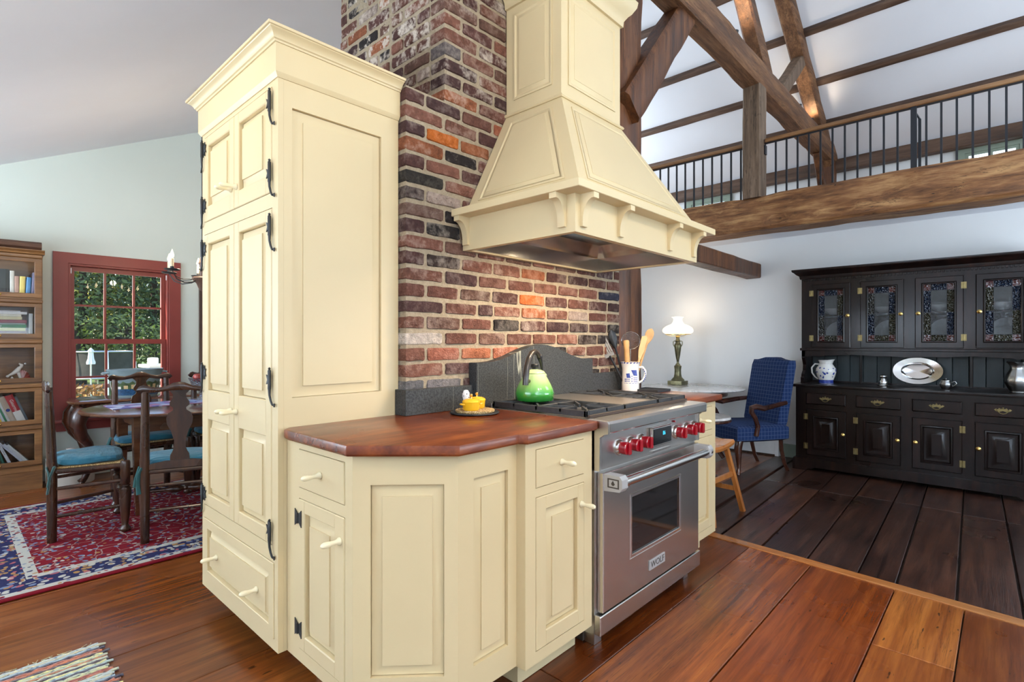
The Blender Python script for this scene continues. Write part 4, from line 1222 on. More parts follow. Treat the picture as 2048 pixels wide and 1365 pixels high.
bb = B(); bb.box(2.193 - RX0, 2.364 - RX0, -0.0075, -0.0061, 0.759, 0.831); obj('display', bb, 'display_black', ds, MG @ T(-0.01, 0, 0))
bb = text_mesh('86', 0.026); obj('digits', bb, 'display_blue', ds, MG @ T(2.28 - RX0, -0.0082, 0.805))
bb = B(); bb.lathe([(0.005, 0.011), (0.005, 0.003), (0, 0.003)], (2.415 - RX0, 0, 0.842), 10, 'y'); obj('indicator', bb, 'red_knob', rg, MG)
bb = B(); bb.box(2.19 - RX0, 2.37 - RX0, 0.004, 0.0118, 0.724, 0.730); obj('slot', bb, 'steel_bright', rg, MG)
# door with window
DX0, DX1, DZ0, DZ1 = 0.020, RW - 0.020, 0.148, 0.703
bb = B(); bb.ring(rect(DX0, DX1, DZ0, DZ1), rect(0.225, RW - 0.225, 0.305, 0.578), 0.028, 0.0, 0.003); dor = obj('oven_door', bb, 'steel_h', rg, MG)
bb = B(); bb.ring(rect(0.2251, RW - 0.2251, 0.3051, 0.5779), rect(0.240, RW - 0.240, 0.320, 0.563), 0.02, -0.0015, 0.002); obj('window_trim', bb, 'steel_bright', dor, MG)
bb = B(); bb.box(0.2402, RW - 0.2402, 0.006, 0.02, 0.3202, 0.5628); obj('glass', bb, 'oven_glass', dor, MG)
bb = B(); bb.tube([(0.075, -0.062, 0.672), (RW - 0.045, -0.062, 0.672)], 0.0195, 20)
for x in (0.075, RW - 0.045): bb.lathe([(0.0225, -0.010), (0.0225, 0.010)], (x + (0.0 if x < 0.2 else -0.0), -0.062, 0.672), 20, 'x')
obj('handle', bb, 'steel_bright', dor, MG)
for xa, xb in ((0.025, 0.070), (RW - 0.075, RW - 0.030)):
    bb = B(); bb.prism([(0.0, 0.635), (-0.07, 0.640), (-0.082, 0.655), (-0.082, 0.688), (-0.07, 0.702), (0.0, 0.702)], 'x', xa, xb); br = obj('handle_bracket', bb, 'plate_steel', dor, MG)
# flame emblem on the near bracket, on its side towards the room
bb = B()
for ya, yb, za, zb in ((-0.068, -0.016, 0.652, 0.657), (-0.068, -0.016, 0.684, 0.689), (-0.068, -0.062, 0.657, 0.684), (-0.022, -0.016, 0.657, 0.684)):
    bb.box(0.0243, 0.0251, ya, yb, za, zb)
bb.prism([(-0.042, 0.661), (-0.034, 0.665), (-0.033, 0.671), (-0.041, 0.682), (-0.046, 0.673), (-0.050, 0.668)], 'x', 0.0243, 0.0251)
obj('emblem', bb, 'socket_dark', dor, MG, smooth=0)['kind'] = 'stuff'
# name plate
bb = B(); bb.box(2.163 - RX0, 2.309 - RX0, -0.004, 0.0, 0.203, 0.247, 0.001); npl = obj('name_plate', bb, 'plate_steel', dor, MG @ T(-0.012, 0, 0))
bb = text_mesh('WOLF', 0.040, 0.0004); bb.mv(Matrix.Diagonal((1.12, 1, 0.98, 1))); obj('lettering', bb, 'socket_dark', dor, MG @ T(2.236 - RX0 - 0.012, -0.0046, 0.225))
bb = B(); bb.box(0.0, RW, 0.0, 0.03, 0.062, 0.140, 0.003); obj('kick_panel', bb, 'steel_h', rg, MG)
for x in (RX0 + 0.03, RX1 - 0.09):
    bb = B(); bb.box(x, x + 0.05, RYF + 0.05, RYF + 0.10, 0.0, 0.062); obj('foot', bb, 'steel_v', rg, smooth=0)
bb = B(); bb.box(RX0 + 0.02, RX1 - 0.02, RYF + 0.10, RYB - 0.05, 0.002, 0.06); obj('base', bb, 'toe_dark', rg, smooth=0)

# ------------------------------------------------------------------ range hood
HX0, HX1, HY0, HY1 = 1.665, 2.765, 1.215, YB - 0.006
hd = thing('range_hood', 'tapered cream wooden range hood with corbels and a steel liner', 'range hood', (2.2, 1.6, 1.654))
ZB, ZL, ZT, ZD = 1.654, 1.803, 1.835, 2.375
bb = B()
t_ = 0.028
bb.box(HX0, HX1, HY0, HY0 + t_, ZB, ZL); bb.box(HX0, HX1, HY1 - t_, HY1, ZB, ZL); bb.box(HX0, HX0 + t_, HY0 + t_, HY1 - t_, ZB, ZL); bb.box(HX1 - t_, HX1, HY0 + t_, HY1 - t_, ZB, ZL)
obj('frieze', bb, 'cream_paint', hd, smooth=0)
bb = B(); bb.box(1.593, 2.845, 1.145, HY1, ZL, ZT, 0.002); obj('ledge', bb, 'cream_paint', hd, smooth=0)
# taper with fielded panels
bx0, bx1, by0 = 1.684, 2.752, 1.205
tx0, tx1, ty0 = 1.962, 2.478, 1.512
bb = B(); bb.loft([[(bx0, by0, ZT), (bx1, by0, ZT), (bx1, HY1, ZT), (bx0, HY1, ZT)], [(tx0, ty0, ZD), (tx1, ty0, ZD), (tx1, HY1, ZD), (tx0, HY1, ZD)]]); tp = obj('taper', bb, 'cream_paint', hd, smooth=0)
def facet_panel(parent, quad, mrg, name='panel'):
    """fielded panel lying on a sloping quad given bottom-left, bottom-right, top-right, top-left"""
    A, Bq, Cq, D = [Vector(p) for p in quad]
    u = (Bq - A).normalized(); n = u.cross(D - A).normalized(); v = n.cross(u)
    M = Matrix.Identity(4); M.col[0][:3] = u; M.col[1][:3] = -n; M.col[2][:3] = v; M.col[3][:3] = A
    poly = [((p - A).dot(u), (p - A).dot(v)) for p in (A, Bq, Cq, D)]
    pl = shrink(poly, mrg)
    q = B(); q.inset(pl, [(-0.004, 0.0), (-0.004, -0.004), (0.004, -0.005), (0.010, -0.001), (0.014, 0.001), (0.034, -0.006), (0.0345, -0.0075)])
    obj(name, q, 'cream_paint', parent, M)
facet_panel(tp, [(bx0, HY1, ZT), (bx0, by0, ZT), (tx0, ty0, ZD), (tx0, HY1, ZD)], 0.062)
facet_panel(tp, [(bx0, by0, ZT), (bx1, by0, ZT), (tx1, ty0, ZD), (tx0, ty0, ZD)], 0.062)
facet_panel(tp, [(bx1, by0, ZT), (bx1, HY1, ZT), (tx1, HY1, ZD), (tx1, ty0, ZD)], 0.062)
bb = B(); bb.box(tx0 + 0.001, tx1 - 0.001, ty0 + 0.001, HY1, ZD, 3.6); du = obj('duct', bb, 'cream_paint', hd, smooth=0)
bb = B(); crown_rings(bb, tx0, tx1, ty0, HY1, [(0.0, 2.366), (0.012, 2.366), (0.016, 2.372), (0.012, 2.380), (0.0, 2.382)], 1, 1, 1, 0); obj('bead', bb, 'cream_paint', hd)
facet_panel(du, [(tx0, HY1, 2.39), (tx0, ty0, 2.39), (tx0, ty0, 2.93), (tx0, HY1, 2.93)], 0.058)
facet_panel(du, [(tx0, ty0, 2.39), (tx1, ty0, 2.39), (tx1, ty0, 2.93), (tx0, ty0, 2.93)], 0.058)
facet_panel(du, [(tx1, ty0, 2.39), (tx1, HY1, 2.39), (tx1, HY1, 2.93), (tx1, ty0, 2.93)], 0.058)
bb = B(); crown_rings(bb, tx0, tx1, ty0, HY1, [(0.0, 2.915), (0.012, 2.915), (0.014, 2.945), (0.03, 2.97), (0.045, 2.985), (0.065, 3.02), (0.07, 3.05), (0.0, 3.052)], 1, 1, 1, 0); obj('crown', bb, 'cream_paint', hd)
# corbels: quarter-round brackets under the ledge
cor = B()
pr = [(0, 0), (-0.066, 0), (-0.066, -0.022)]
for i in range(9):
    a = pi / 2 * i / 8
    pr.append((-0.060 + 0.046 * sin(a), -0.022 - 0.082 + 0.082 * cos(a) ** 1.0 if False else -0.022 - 0.085 * (1 - cos(a))))
pr += [(-0.014, -0.126), (0.0, -0.126)]
cor.prism(pr, 'x', -0.017, 0.017)
CORB = mesh_of('corbel', cor, 'cream_paint', 30)
for x in (1.712, 1.985, 2.445, 2.718):
    piece('corbel', CORB, hd, T(x, HY0, ZL))
for y in (1.835, 1.275):
    piece('corbel', CORB, hd, FM((HX0, y, ZL), (-1, 0)))
    piece('corbel', CORB, hd, FM((HX1, y, ZL), (1, 0)))
# liner
bb = B()
lx0, lx1, ly0, ly1 = HX0 + 0.029, HX1 - 0.029, HY0 + 0.029, HY1 - 0.029
bb.loft([[(lx0, ly0, ZB + 0.004), (lx1, ly0, ZB + 0.004), (lx1, ly1, ZB + 0.004), (lx0, ly1, ZB + 0.004)], [(lx0 + 0.012, ly0 + 0.012, ZB + 0.006), (lx1 - 0.012, ly0 + 0.012, ZB + 0.006), (lx1 - 0.012, ly1 - 0.012, ZB + 0.006), (lx0 + 0.012, ly1 - 0.012, ZB + 0.006)], [(lx0 + 0.012, ly0 + 0.012, ZB + 0.08), (lx1 - 0.012, ly0 + 0.012, ZB + 0.08), (lx1 - 0.012, ly1 - 0.012, ZB + 0.08), (lx0 + 0.012, ly1 - 0.012, ZB + 0.08)], [(lx0 + 0.12, ly0 + 0.10, ZB + 0.135), (lx1 - 0.12, ly0 + 0.10, ZB + 0.135), (lx1 - 0.12, ly1 - 0.10, ZB + 0.135), (lx0 + 0.12, ly1 - 0.10, ZB + 0.135)]], cap0=False)
obj('liner', bb, 'steel_liner', hd, smooth=0)
for x in (1.98, 2.45):
    bb = B(); bb.lathe([(0.030, 0), (0.030, 0.008), (0.022, 0.010), (0, 0.010)], (x, 1.34, ZB + 0.095), 16); obj('lamp_ring', bb, 'steel_bright', hd)
    bb = B(); bb.lathe([(0, -0.004), (0.018, -0.002), (0.018, 0.0)], (x, 1.34, ZB + 0.095), 14); obj('lamp_bulb', bb, 'hood_bulb', hd)
    lamp('hood_light', 'SPOT', (x, 1.34, ZB + 0.085), (x, 1.60, 0.9), 34, WARM, 0.018, spot=150, blend=0.8)
# ------------------------------------------------------------------ kettle on the rear left burner
kt = thing('kettle', 'green enamel kettle with a dark hooked handle on the rear left burner', 'kettle', (1.915, 1.635, GZ + 0.0005), radians(17), world=False)
bb = B(); bb.lathe([(0.0, 0.0), (0.078, 0.0), (0.088, 0.006), (0.092, 0.024), (0.0925, 0.040), (0.088, 0.058), (0.078, 0.080), (0.064, 0.105), (0.054, 0.122), (0.051, 0.130), (0.049, 0.1315)], seg=40); obj('body', bb, 'kettle_enamel', kt)
bb = B(); bb.lathe([(0.050, 0.131), (0.0515, 0.1335), (0.046, 0.141), (0.032, 0.148), (0.016, 0.151), (0, 0.1515)], seg=32); ld = obj('lid', bb, 'kettle_enamel', kt)
bb = B(); bb.lathe([(0.012, 0.150), (0.012, 0.156), (0.017, 0.160), (0.018, 0.172), (0.015, 0.175), (0, 0.175)], seg=16); obj('lid_knob', bb, 'black_plastic', ld)
# spout towards local +x, handle arching in the local xz plane
bb = B(); bb.tube([(0.070, 0, 0.072), (0.095, 0, 0.098), (0.112, 0, 0.120)], [0.024, 0.019, 0.016], 14); obj('spout', bb, 'kettle_enamel', kt)
hp = [(0.058, 0, 0.205), (0.035, 0, 0.226), (0.0, 0, 0.234), (-0.036, 0, 0.226), (-0.066, 0, 0.200), (-0.088, 0, 0.160), (-0.101, 0, 0.115), (-0.105, 0, 0.082)]
bb = B(); bb.tube(hp, [0.010, 0.0115, 0.0125, 0.013, 0.0135, 0.014, 0.0145, 0.0135], 14); obj('handle', bb, 'dark_bronze_handle', kt)
bb = B(); bb.tube([(-0.098, 0, 0.10), (-0.086, 0, 0.100), (-0.068, 0, 0.098)], 0.010, 10); obj('bracket', bb, 'dark_bronze_handle', kt)
bb = B(); bb.tube([(0.056, 0, 0.206), (0.068, 0, 0.196), (0.080, 0, 0.176), (0.098, 0, 0.126)], [0.012, 0.012, 0.008, 0.005], 10); bb.ball((0.062, 0, 0.208), 0.015, 12); obj('spout_lever', bb, 'black_plastic', kt)

# ------------------------------------------------------------------ yellow pots on the cork trivet
tv = thing('iron_plate', 'round black iron plate under the cork trivet', 'plate', (1.588, 1.70, 0.9142))
bb = B(); bb.lathe([(0.0, 0.9142), (0.100, 0.9142), (0.108, 0.919), (0.106, 0.923), (0.096, 0.920), (0, 0.920)], (1.588, 1.70, 0), 36); obj('plate', bb, 'black_iron', tv)
ck = B(); ck.lathe([(0.0, 0.0), (0.083, 0.0), (0.086, 0.004), (0.086, 0.009), (0.082, 0.012), (0, 0.012)], (0, 0, 0), 36)
o = obj('cork_trivet', ck, 'cork'); o.location = (1.590, 1.70, 0.9203); tag(o, 'round cork trivet under the two yellow pots', 'trivet')
def yellow_pot(x, y, rz, label, finial):
    t = thing('lidded_pot', label, 'pot', (x, y, 0.9325), rz, 'little yellow lidded pots', world=False)
    q = B(); q.lathe([(0.0, 0.0), (0.032, 0.0), (0.036, 0.005), (0.038, 0.030), (0.039, 0.034), (0.036, 0.0342)], seg=28); obj('body', q, 'yellow_enamel', t)
    q = B(); q.lathe([(0.0392, 0.0343), (0.0396, 0.0365), (0.036, 0.043), (0.024, 0.0485), (0.010, 0.0505), (0, 0.051)], seg=28); l_ = obj('lid', q, 'yellow_enamel', t)
    if finial == 'brass':
        q = B(); q.lathe([(0.004, 0.050), (0.0035, 0.056), (0.007, 0.060), (0.008, 0.065), (0.005, 0.070), (0, 0.071)], seg=12); obj('finial', q, 'brass', l_)
    else:
        q = B(); q.lathe([(0.004, 0.050), (0.0035, 0.056), (0.007, 0.060), (0.0075, 0.064), (0.004, 0.068), (0, 0.069)], seg=12); obj('finial', q, 'brass', l_)
    for s in (-1, 1):
        q = B(); q.tube([(s * 0.035, -0.014, 0.026), (s * 0.047, -0.010, 0.027), (s * 0.049, 0.0, 0.027), (s * 0.047, 0.010, 0.027), (s * 0.035, 0.014, 0.026)], 0.0035, 8); obj('handle', q, 'yellow_enamel', t)
yellow_pot(1.553, 1.685, radians(-20), 'yellow lidded pot nearer the pantry cabinet on the cork trivet', 'brass')
yellow_pot(1.624, 1.725, radians(30), 'yellow lidded pot nearer the kettle on the cork trivet', 'brass')
fb = thing('painted_egg', 'small speckled white ornament standing behind the left yellow pot', 'ornament', (1.588, 1.757, 0.9325), world=True)
bb = B(); bb.lathe([(0.0, 0.9325), (0.012, 0.9335), (0.008, 0.945), (0.012, 0.965), (0.017, 0.985), (0.016, 1.0), (0.009, 1.012), (0, 1.014)], (1.588, 1.757, 0), 16); obj('body', bb, 'china_white', fb)
for i in range(10):
    a = i * 2.4; h = 0.975 + 0.003 * i
    bb = B(); bb.ball((1.588 + 0.0155 * cos(a), 1.757 + 0.0155 * sin(a), h), 0.0028, 6); obj('speckle', bb, 'black_plastic', fb)

# ------------------------------------------------------------------ utensil pitcher
MX, MY, MZ = 3.0, 1.755, 0.9145
pt = thing('utensil_pitcher', 'white pitcher with blue painted houses holding kitchen utensils', 'pitcher', (MX, MY, MZ), radians(-52), world=False)
def pr_(h):        # radius at height
    for (h0, r0), (h1, r1) in zip(PP, PP[1:]):
        if h0 <= h <= h1: return r0 + (r1 - r0) * (h - h0) / (h1 - h0)
    return PP[-1][1]
PP = [(0.0, 0.054), (0.006, 0.056), (0.05, 0.0555), (0.12, 0.053), (0.15, 0.0545), (0.172, 0.0585), (0.184, 0.063)]
bb = B(); bb.lathe([(0, 0)] + [(r, h) for h, r in PP] + [(0.060, 0.1845), (0.050, 0.15), (0.048, 0.02), (0, 0.02)], seg=36); obj('body', bb, 'china_white', pt)
bb = B()
for i in range(18):
    a0, a1 = 2 * pi * i / 18, 2 * pi * (i + 0.62) / 18
    bb.loft([[((pr_(0.174) + 0.0008) * cos(a), (pr_(0.174) + 0.0008) * sin(a), 0.174 + (0.004 if k % 2 else 0)) for k, a in enumerate((a0, a1))], [((pr_(0.184) + 0.0008) * cos(a), (pr_(0.184) + 0.0008) * sin(a), 0.1835) for a in (a0, a1)]], closed=False)
obj('rim_print', bb, 'china_blue', pt)['kind'] = 'stuff'
def decal(bb, quad):
    """quad of (s,h): s = arc length from the front (local -y), h = height"""
    n = 5
    (s0, h0), (s1, h1), (s2, h2), (s3, h3) = quad
    def P(s, h):
        r = pr_(h) + 0.0006
        a = -pi / 2 + s / r
        return (r * cos(a), r * sin(a), h)
    lo = [P(s0 + (s1 - s0) * i / n, h0 + (h1 - h0) * i / n) for i in range(n + 1)]
    hi = [P(s3 + (s2 - s3) * i / n, h3 + (h2 - h3) * i / n) for i in range(n + 1)]
    bb.loft([lo, hi], closed=False)
bb = B()
decal(bb, [(-0.030, 0.085), (-0.008, 0.085), (-0.012, 0.115), (-0.036, 0.112)])
decal(bb, [(0.012, 0.100), (0.040, 0.098), (0.034, 0.135), (-0.004, 0.135)])
for x0, x1 in ((-0.046, -0.034), (-0.032, -0.022), (-0.020, -0.010)):
    for h in (0.060, 0.072): decal(bb, [(x0, h), (x1 - 0.004, h), (x1 - 0.004, h + 0.008), (x0, h + 0.008)])
for x0 in (0.014, 0.024, 0.033):
    for h in (0.058, 0.070, 0.082): decal(bb, [(x0, h), (x0 + 0.005, h), (x0 + 0.005, h + 0.008), (x0, h + 0.008)])
for h in (0.060, 0.076, 0.092): decal(bb, [(-0.001, h), (0.004, h), (0.004, h + 0.008), (-0.001, h + 0.008)])
decal(bb, [(-0.050, 0.050), (0.045, 0.050), (0.045, 0.0525), (-0.050, 0.0525)])
for x in (0.010, 0.041, -0.008, -0.036): decal(bb, [(x, 0.053), (x + 0.0012, 0.053), (x + 0.0012, 0.098), (x, 0.098)])
obj('house_print', bb, 'china_blue', pt, smooth=0)['kind'] = 'stuff'
bb = B(); bb.tube([(0.052, 0, 0.150), (0.075, 0, 0.152), (0.092, 0, 0.130), (0.093, 0, 0.10), (0.080, 0, 0.07), (0.054, 0, 0.052)], [0.007, 0.008, 0.008, 0.008, 0.007, 0.006], 10); pht = obj('handle', bb, 'china_white', pt)
bb = B()
for i in range(7):
    h = 0.065 + 0.012 * i
    bb.ball((0.078 + 0.016 * sin(pi * (i + 0.5) / 7), -0.007, h), 0.0042, 6)
obj('handle_print', bb, 'china_blue', pht)['kind'] = 'stuff'
# utensils, each standing in the pitcher
def utensil(name, label, x, y, lean, az, build, mat):
    t = thing(name, label, 'utensil', (MX + x, MY + y, MZ + 0.0215), 0, 'utensils in the pitcher', world=False)
    M = Matrix.Rotation(az, 4, 'Z') @ Matrix.Rotation(-lean, 4, 'X') @ Matrix.Scale(1.2, 4)
    build(t, M, mat)
    return t
def u_spoon(t, M, mat):
    q = B(); q.tube([(0, 0, 0), (0, 0, 0.12), (0, 0, 0.245)], [0.006, 0.0055, 0.0065], 10); obj('shaft', q, mat, t, M)
    q = B(); q.loft([[(0.004 * cos(a) * w_, y_ * 1.0, h + 0) for a, y_ in ((0, 0),)] for h, w_ in ()]) if False else None
    q = B()
    rings = []
    for h, w_ in ((0.240, 0.006), (0.255, 0.013), (0.275, 0.021), (0.295, 0.024), (0.313, 0.020), (0.325, 0.010), (0.328, 0.002)):
        rings.append([(0.006 * cos(a), w_ * sin(a), h) for a in [2 * pi * k / 14 for k in range(14)]])
    q.loft(rings); obj('bowl', q, mat, t, M)
def u_spatula(t, M, mat):
    q = B(); q.tube([(0, 0, 0), (0, 0, 0.16)], 0.006, 10); obj('shaft', q, mat, t, M)
    q = B(); q.prism([(-0.006, 0.155), (0.006, 0.155), (0.016, 0.20), (0.018, 0.275), (0.010, 0.285), (-0.012, 0.275), (-0.014, 0.20)], 'x', -0.003, 0.003); obj('blade', q, mat, t, M)
def u_pin(t, M, mat):
    q = B(); q.lathe([(0, 0), (0.012, 0.002), (0.014, 0.02), (0.0145, 0.215), (0.016, 0.22), (0.016, 0.245), (0.012, 0.252), (0, 0.253)], seg=16); obj('shaft', q, mat, t, M)
def u_skimmer(t, M, mat):
    q = B(); q.tube([(0, 0, 0), (0, 0, 0.205)], 0.003, 8); obj('shaft', q, 'pewter', t, M)
    q = B(); q.tube([(0, 0.050 * cos(a), 0.250 + 0.046 * sin(a)) for a in [2 * pi * k / 24 for k in range(25)]], 0.002, 6); obj('rim', q, 'pewter', t, M)
    q = B()
    for i in range(-6, 7):
        d = i * 0.0068; l = sqrt(max(0, 0.05 ** 2 - d * d))
        q.tube([(0.001, d, 0.250 - l * 0.92), (0.006, d, 0.250), (0.001, d, 0.250 + l * 0.92)], 0.0006, 4)
        q.tube([(0.001, -l, 0.250 + d * 0.92), (0.006, 0, 0.250 + d * 0.92), (0.001, l, 0.250 + d * 0.92)], 0.0006, 4)
    obj('mesh', q, 'pewter', t, M)['kind'] = 'stuff'
def u_turner(t, M, mat):
    q = B(); q.tube([(0, 0, 0), (0, 0, 0.19)], 0.0055, 8); obj('shaft', q, 'black_plastic', t, M)
    q = B()
    for y in (-0.022, -0.011, 0.0, 0.011, 0.022): q.box(-0.0012, 0.0012, y - 0.004, y + 0.004, 0.20, 0.292)
    q.box(-0.0012, 0.0012, -0.026, 0.026, 0.185, 0.205); q.box(-0.0012, 0.0012, -0.026, 0.026, 0.288, 0.298); obj('blade', q, mat, t, M, smooth=0)
def u_ladle(t, M, mat):
    q = B(); q.tube([(0, 0, 0), (0, 0, 0.22)], 0.006, 8); obj('shaft', q, mat, t, M)
    q = B()
    rings = [[(0.010 * cos(a), w_ * sin(a), h) for a in [2 * pi * k / 12 for k in range(12)]] for h, w_ in ((0.215, 0.006), (0.24, 0.017), (0.27, 0.024), (0.30, 0.020), (0.315, 0.006))]
    q.loft(rings); obj('bowl', q, mat, t, M)
VD = radians(-137)   # sideways as seen from the room
utensil('wooden_spoon', 'wooden spoon leaning right out of the painted pitcher', 0.012, -0.014, radians(17), VD, u_spoon, 'spoon_wood')
utensil('wooden_spatula', 'pale wooden spatula in front of the spoon in the painted pitcher', 0.0, -0.02, radians(12), VD, u_spatula, 'spoon_pale')
utensil('rolling_stick', 'short round wooden stick upright in the painted pitcher', -0.016, 0.004, radians(-3), VD, u_pin, 'spoon_wood')
utensil('wire_skimmer', 'round wire skimmer in the middle of the painted pitcher', 0.01, 0.016, radians(2), VD, u_skimmer, 'pewter')
utensil('slotted_turner', 'slotted steel turner leaning left out of the painted pitcher', -0.022, 0.02, radians(-27), VD, u_turner, 'dull_steel')
utensil('black_ladle', 'black spoon leaning left behind the turner in the painted pitcher', -0.002, 0.032, radians(-15), VD, u_ladle, 'black_plastic')
# cast iron trivet beside the pitcher
tr_ = thing('iron_trivet', 'flat black ribbed iron trivet beside the painted pitcher', 'trivet', (3.10, 1.66, 0.9145))
bb = B(); bb.ring([(2.99, 1.56), (3.16, 1.56), (3.16, 1.74), (2.99, 1.74)], [(3.002, 1.572), (3.148, 1.572), (3.148, 1.728), (3.002, 1.728)], 0, 0.012); bb.mv(Matrix(((1, 0, 0, 0), (0, 0, 1, 0), (0, 1, 0, 0.9148), (0, 0, 0, 1))))
obj('frame', bb, 'cast_iron', tr_, smooth=0)
for i in range(11):
    bb = B(); bb.box(3.0075 + i * 0.013, 3.0135 + i * 0.013, 1.573, 1.727, 0.916, 0.925); obj('rib', bb, 'cast_iron', tr_, smooth=0)
# ------------------------------------------------------------------ dark dresser (hutch)
HF, HU, HB = 5.65, 5.85, XW - 0.012       # base front, upper front, back
HL, HR = 1.488, -0.245                    # left and right ends (y)
hu = thing('dresser', 'large dark-stained dresser with leaded glass doors against the white wall', 'dresser', ((HF + HB) / 2, (HL + HR) / 2, 0))
MH = FM((HF, HL, 0), (-1, 0)); HW = HL - HR
MU = FM((HU, HL, 0), (-1, 0))
dY = [(1.398, 1.068), (0.992, 0.660), (0.583, 0.253), (0.179, -0.155)]
dX = [(HL - a, HL - c) for a, c in dY]
# base carcass with bracketed plinth
bb = B(); faceframe(bb, HW, 0.105, 0.795, [(a, c, 0.150, 0.585) for a, c in dX] + [(a, c, 0.634, 0.742) for a, c in dX]); obj('base_frame', bb, 'hutch_wood', hu, MH, smooth=0)
bb = B(); bb.box(HF + 0.0205, HB, HR, HL, 0.105, 0.795); obj('base_carcass', bb, 'hutch_wood', hu, smooth=0)
pts = [(-0.025, 0.0), (0.09, 0.0), (0.11, 0.02), (0.14, 0.018), (0.17, 0.035), (HW - 0.17, 0.035), (HW - 0.14, 0.018), (HW - 0.11, 0.02), (HW - 0.09, 0.0), (HW + 0.025, 0.0), (HW + 0.025, 0.10), (HW + 0.012, 0.115), (-0.012, 0.115), (-0.025, 0.10)]
bb = B(); bb.prism(pts, 'y', -0.022, -0.0005); obj('plinth', bb, 'hutch_wood', hu, MH, smooth=0)
bb = B(); bb.box(HF, HB, HL + 0.0005, HL + 0.022, 0.001, 0.11); obj('plinth_return', bb, 'hutch_wood', hu, smooth=0)
bb = B(); bb.box(HF - 0.028, HB, HR - 0.028, HL + 0.028, 0.796, 0.822, 0.006, 2); obj('top', bb, 'hutch_wood', hu)
PULL = B()
PULL.prism([(-0.052, 0.006), (-0.040, 0.014), (-0.030, 0.008), (-0.022, 0.020), (-0.010, 0.012), (0, 0.026), (0.010, 0.012), (0.022, 0.020), (0.030, 0.008), (0.040, 0.014), (0.052, 0.006), (0.040, -0.006), (0.022, -0.010), (0.0, -0.002), (-0.022, -0.010), (-0.040, -0.006)], 'y', -0.003, 0)
PULL.tube([(-0.034, -0.006, 0.004), (-0.030, -0.014, -0.006), (-0.016, -0.016, -0.020), (0, -0.017, -0.024), (0.016, -0.016, -0.020), (0.030, -0.014, -0.006), (0.034, -0.006, 0.004)], 0.0035, 8)
PULL.ball((0, -0.005, 0.022), 0.006, 8); PULL.ball((-0.034, -0.005, 0.004), 0.006, 8); PULL.ball((0.034, -0.005, 0.004), 0.006, 8)
PULL = mesh_of('pull', PULL, 'old_brass', 40)
DK = B(); DK.lathe([(0.016, 0), (0.0165, -0.003), (0.013, -0.005), (0.006, -0.007), (0.005, -0.013), (0.009, -0.017), (0.0095, -0.022), (0.005, -0.026), (0, -0.0265)], seg=16, axis='y'); DK = mesh_of('knob', DK, 'brass', 40)
HG = B(); HG.box(-0.018, -0.004, -0.003, 0, -0.028, 0.028); HG.box(0.004, 0.018, -0.003, 0, -0.028, 0.028); HG.box(-0.004, 0.004, -0.003, 0, -0.012, 0.012); HG.lathe([(0.0035, -0.028), (0.0035, 0.028)], (0, -0.004, 0), 8); HG = mesh_of('hinge', HG, 'old_brass', 0)
GLS = {0: ('glass_smoke', 'glass_blue', 'glass_smoke', 'glass_amber', 'glass_blue', 'glass_amber', 'glass_red', 'glass_red')}
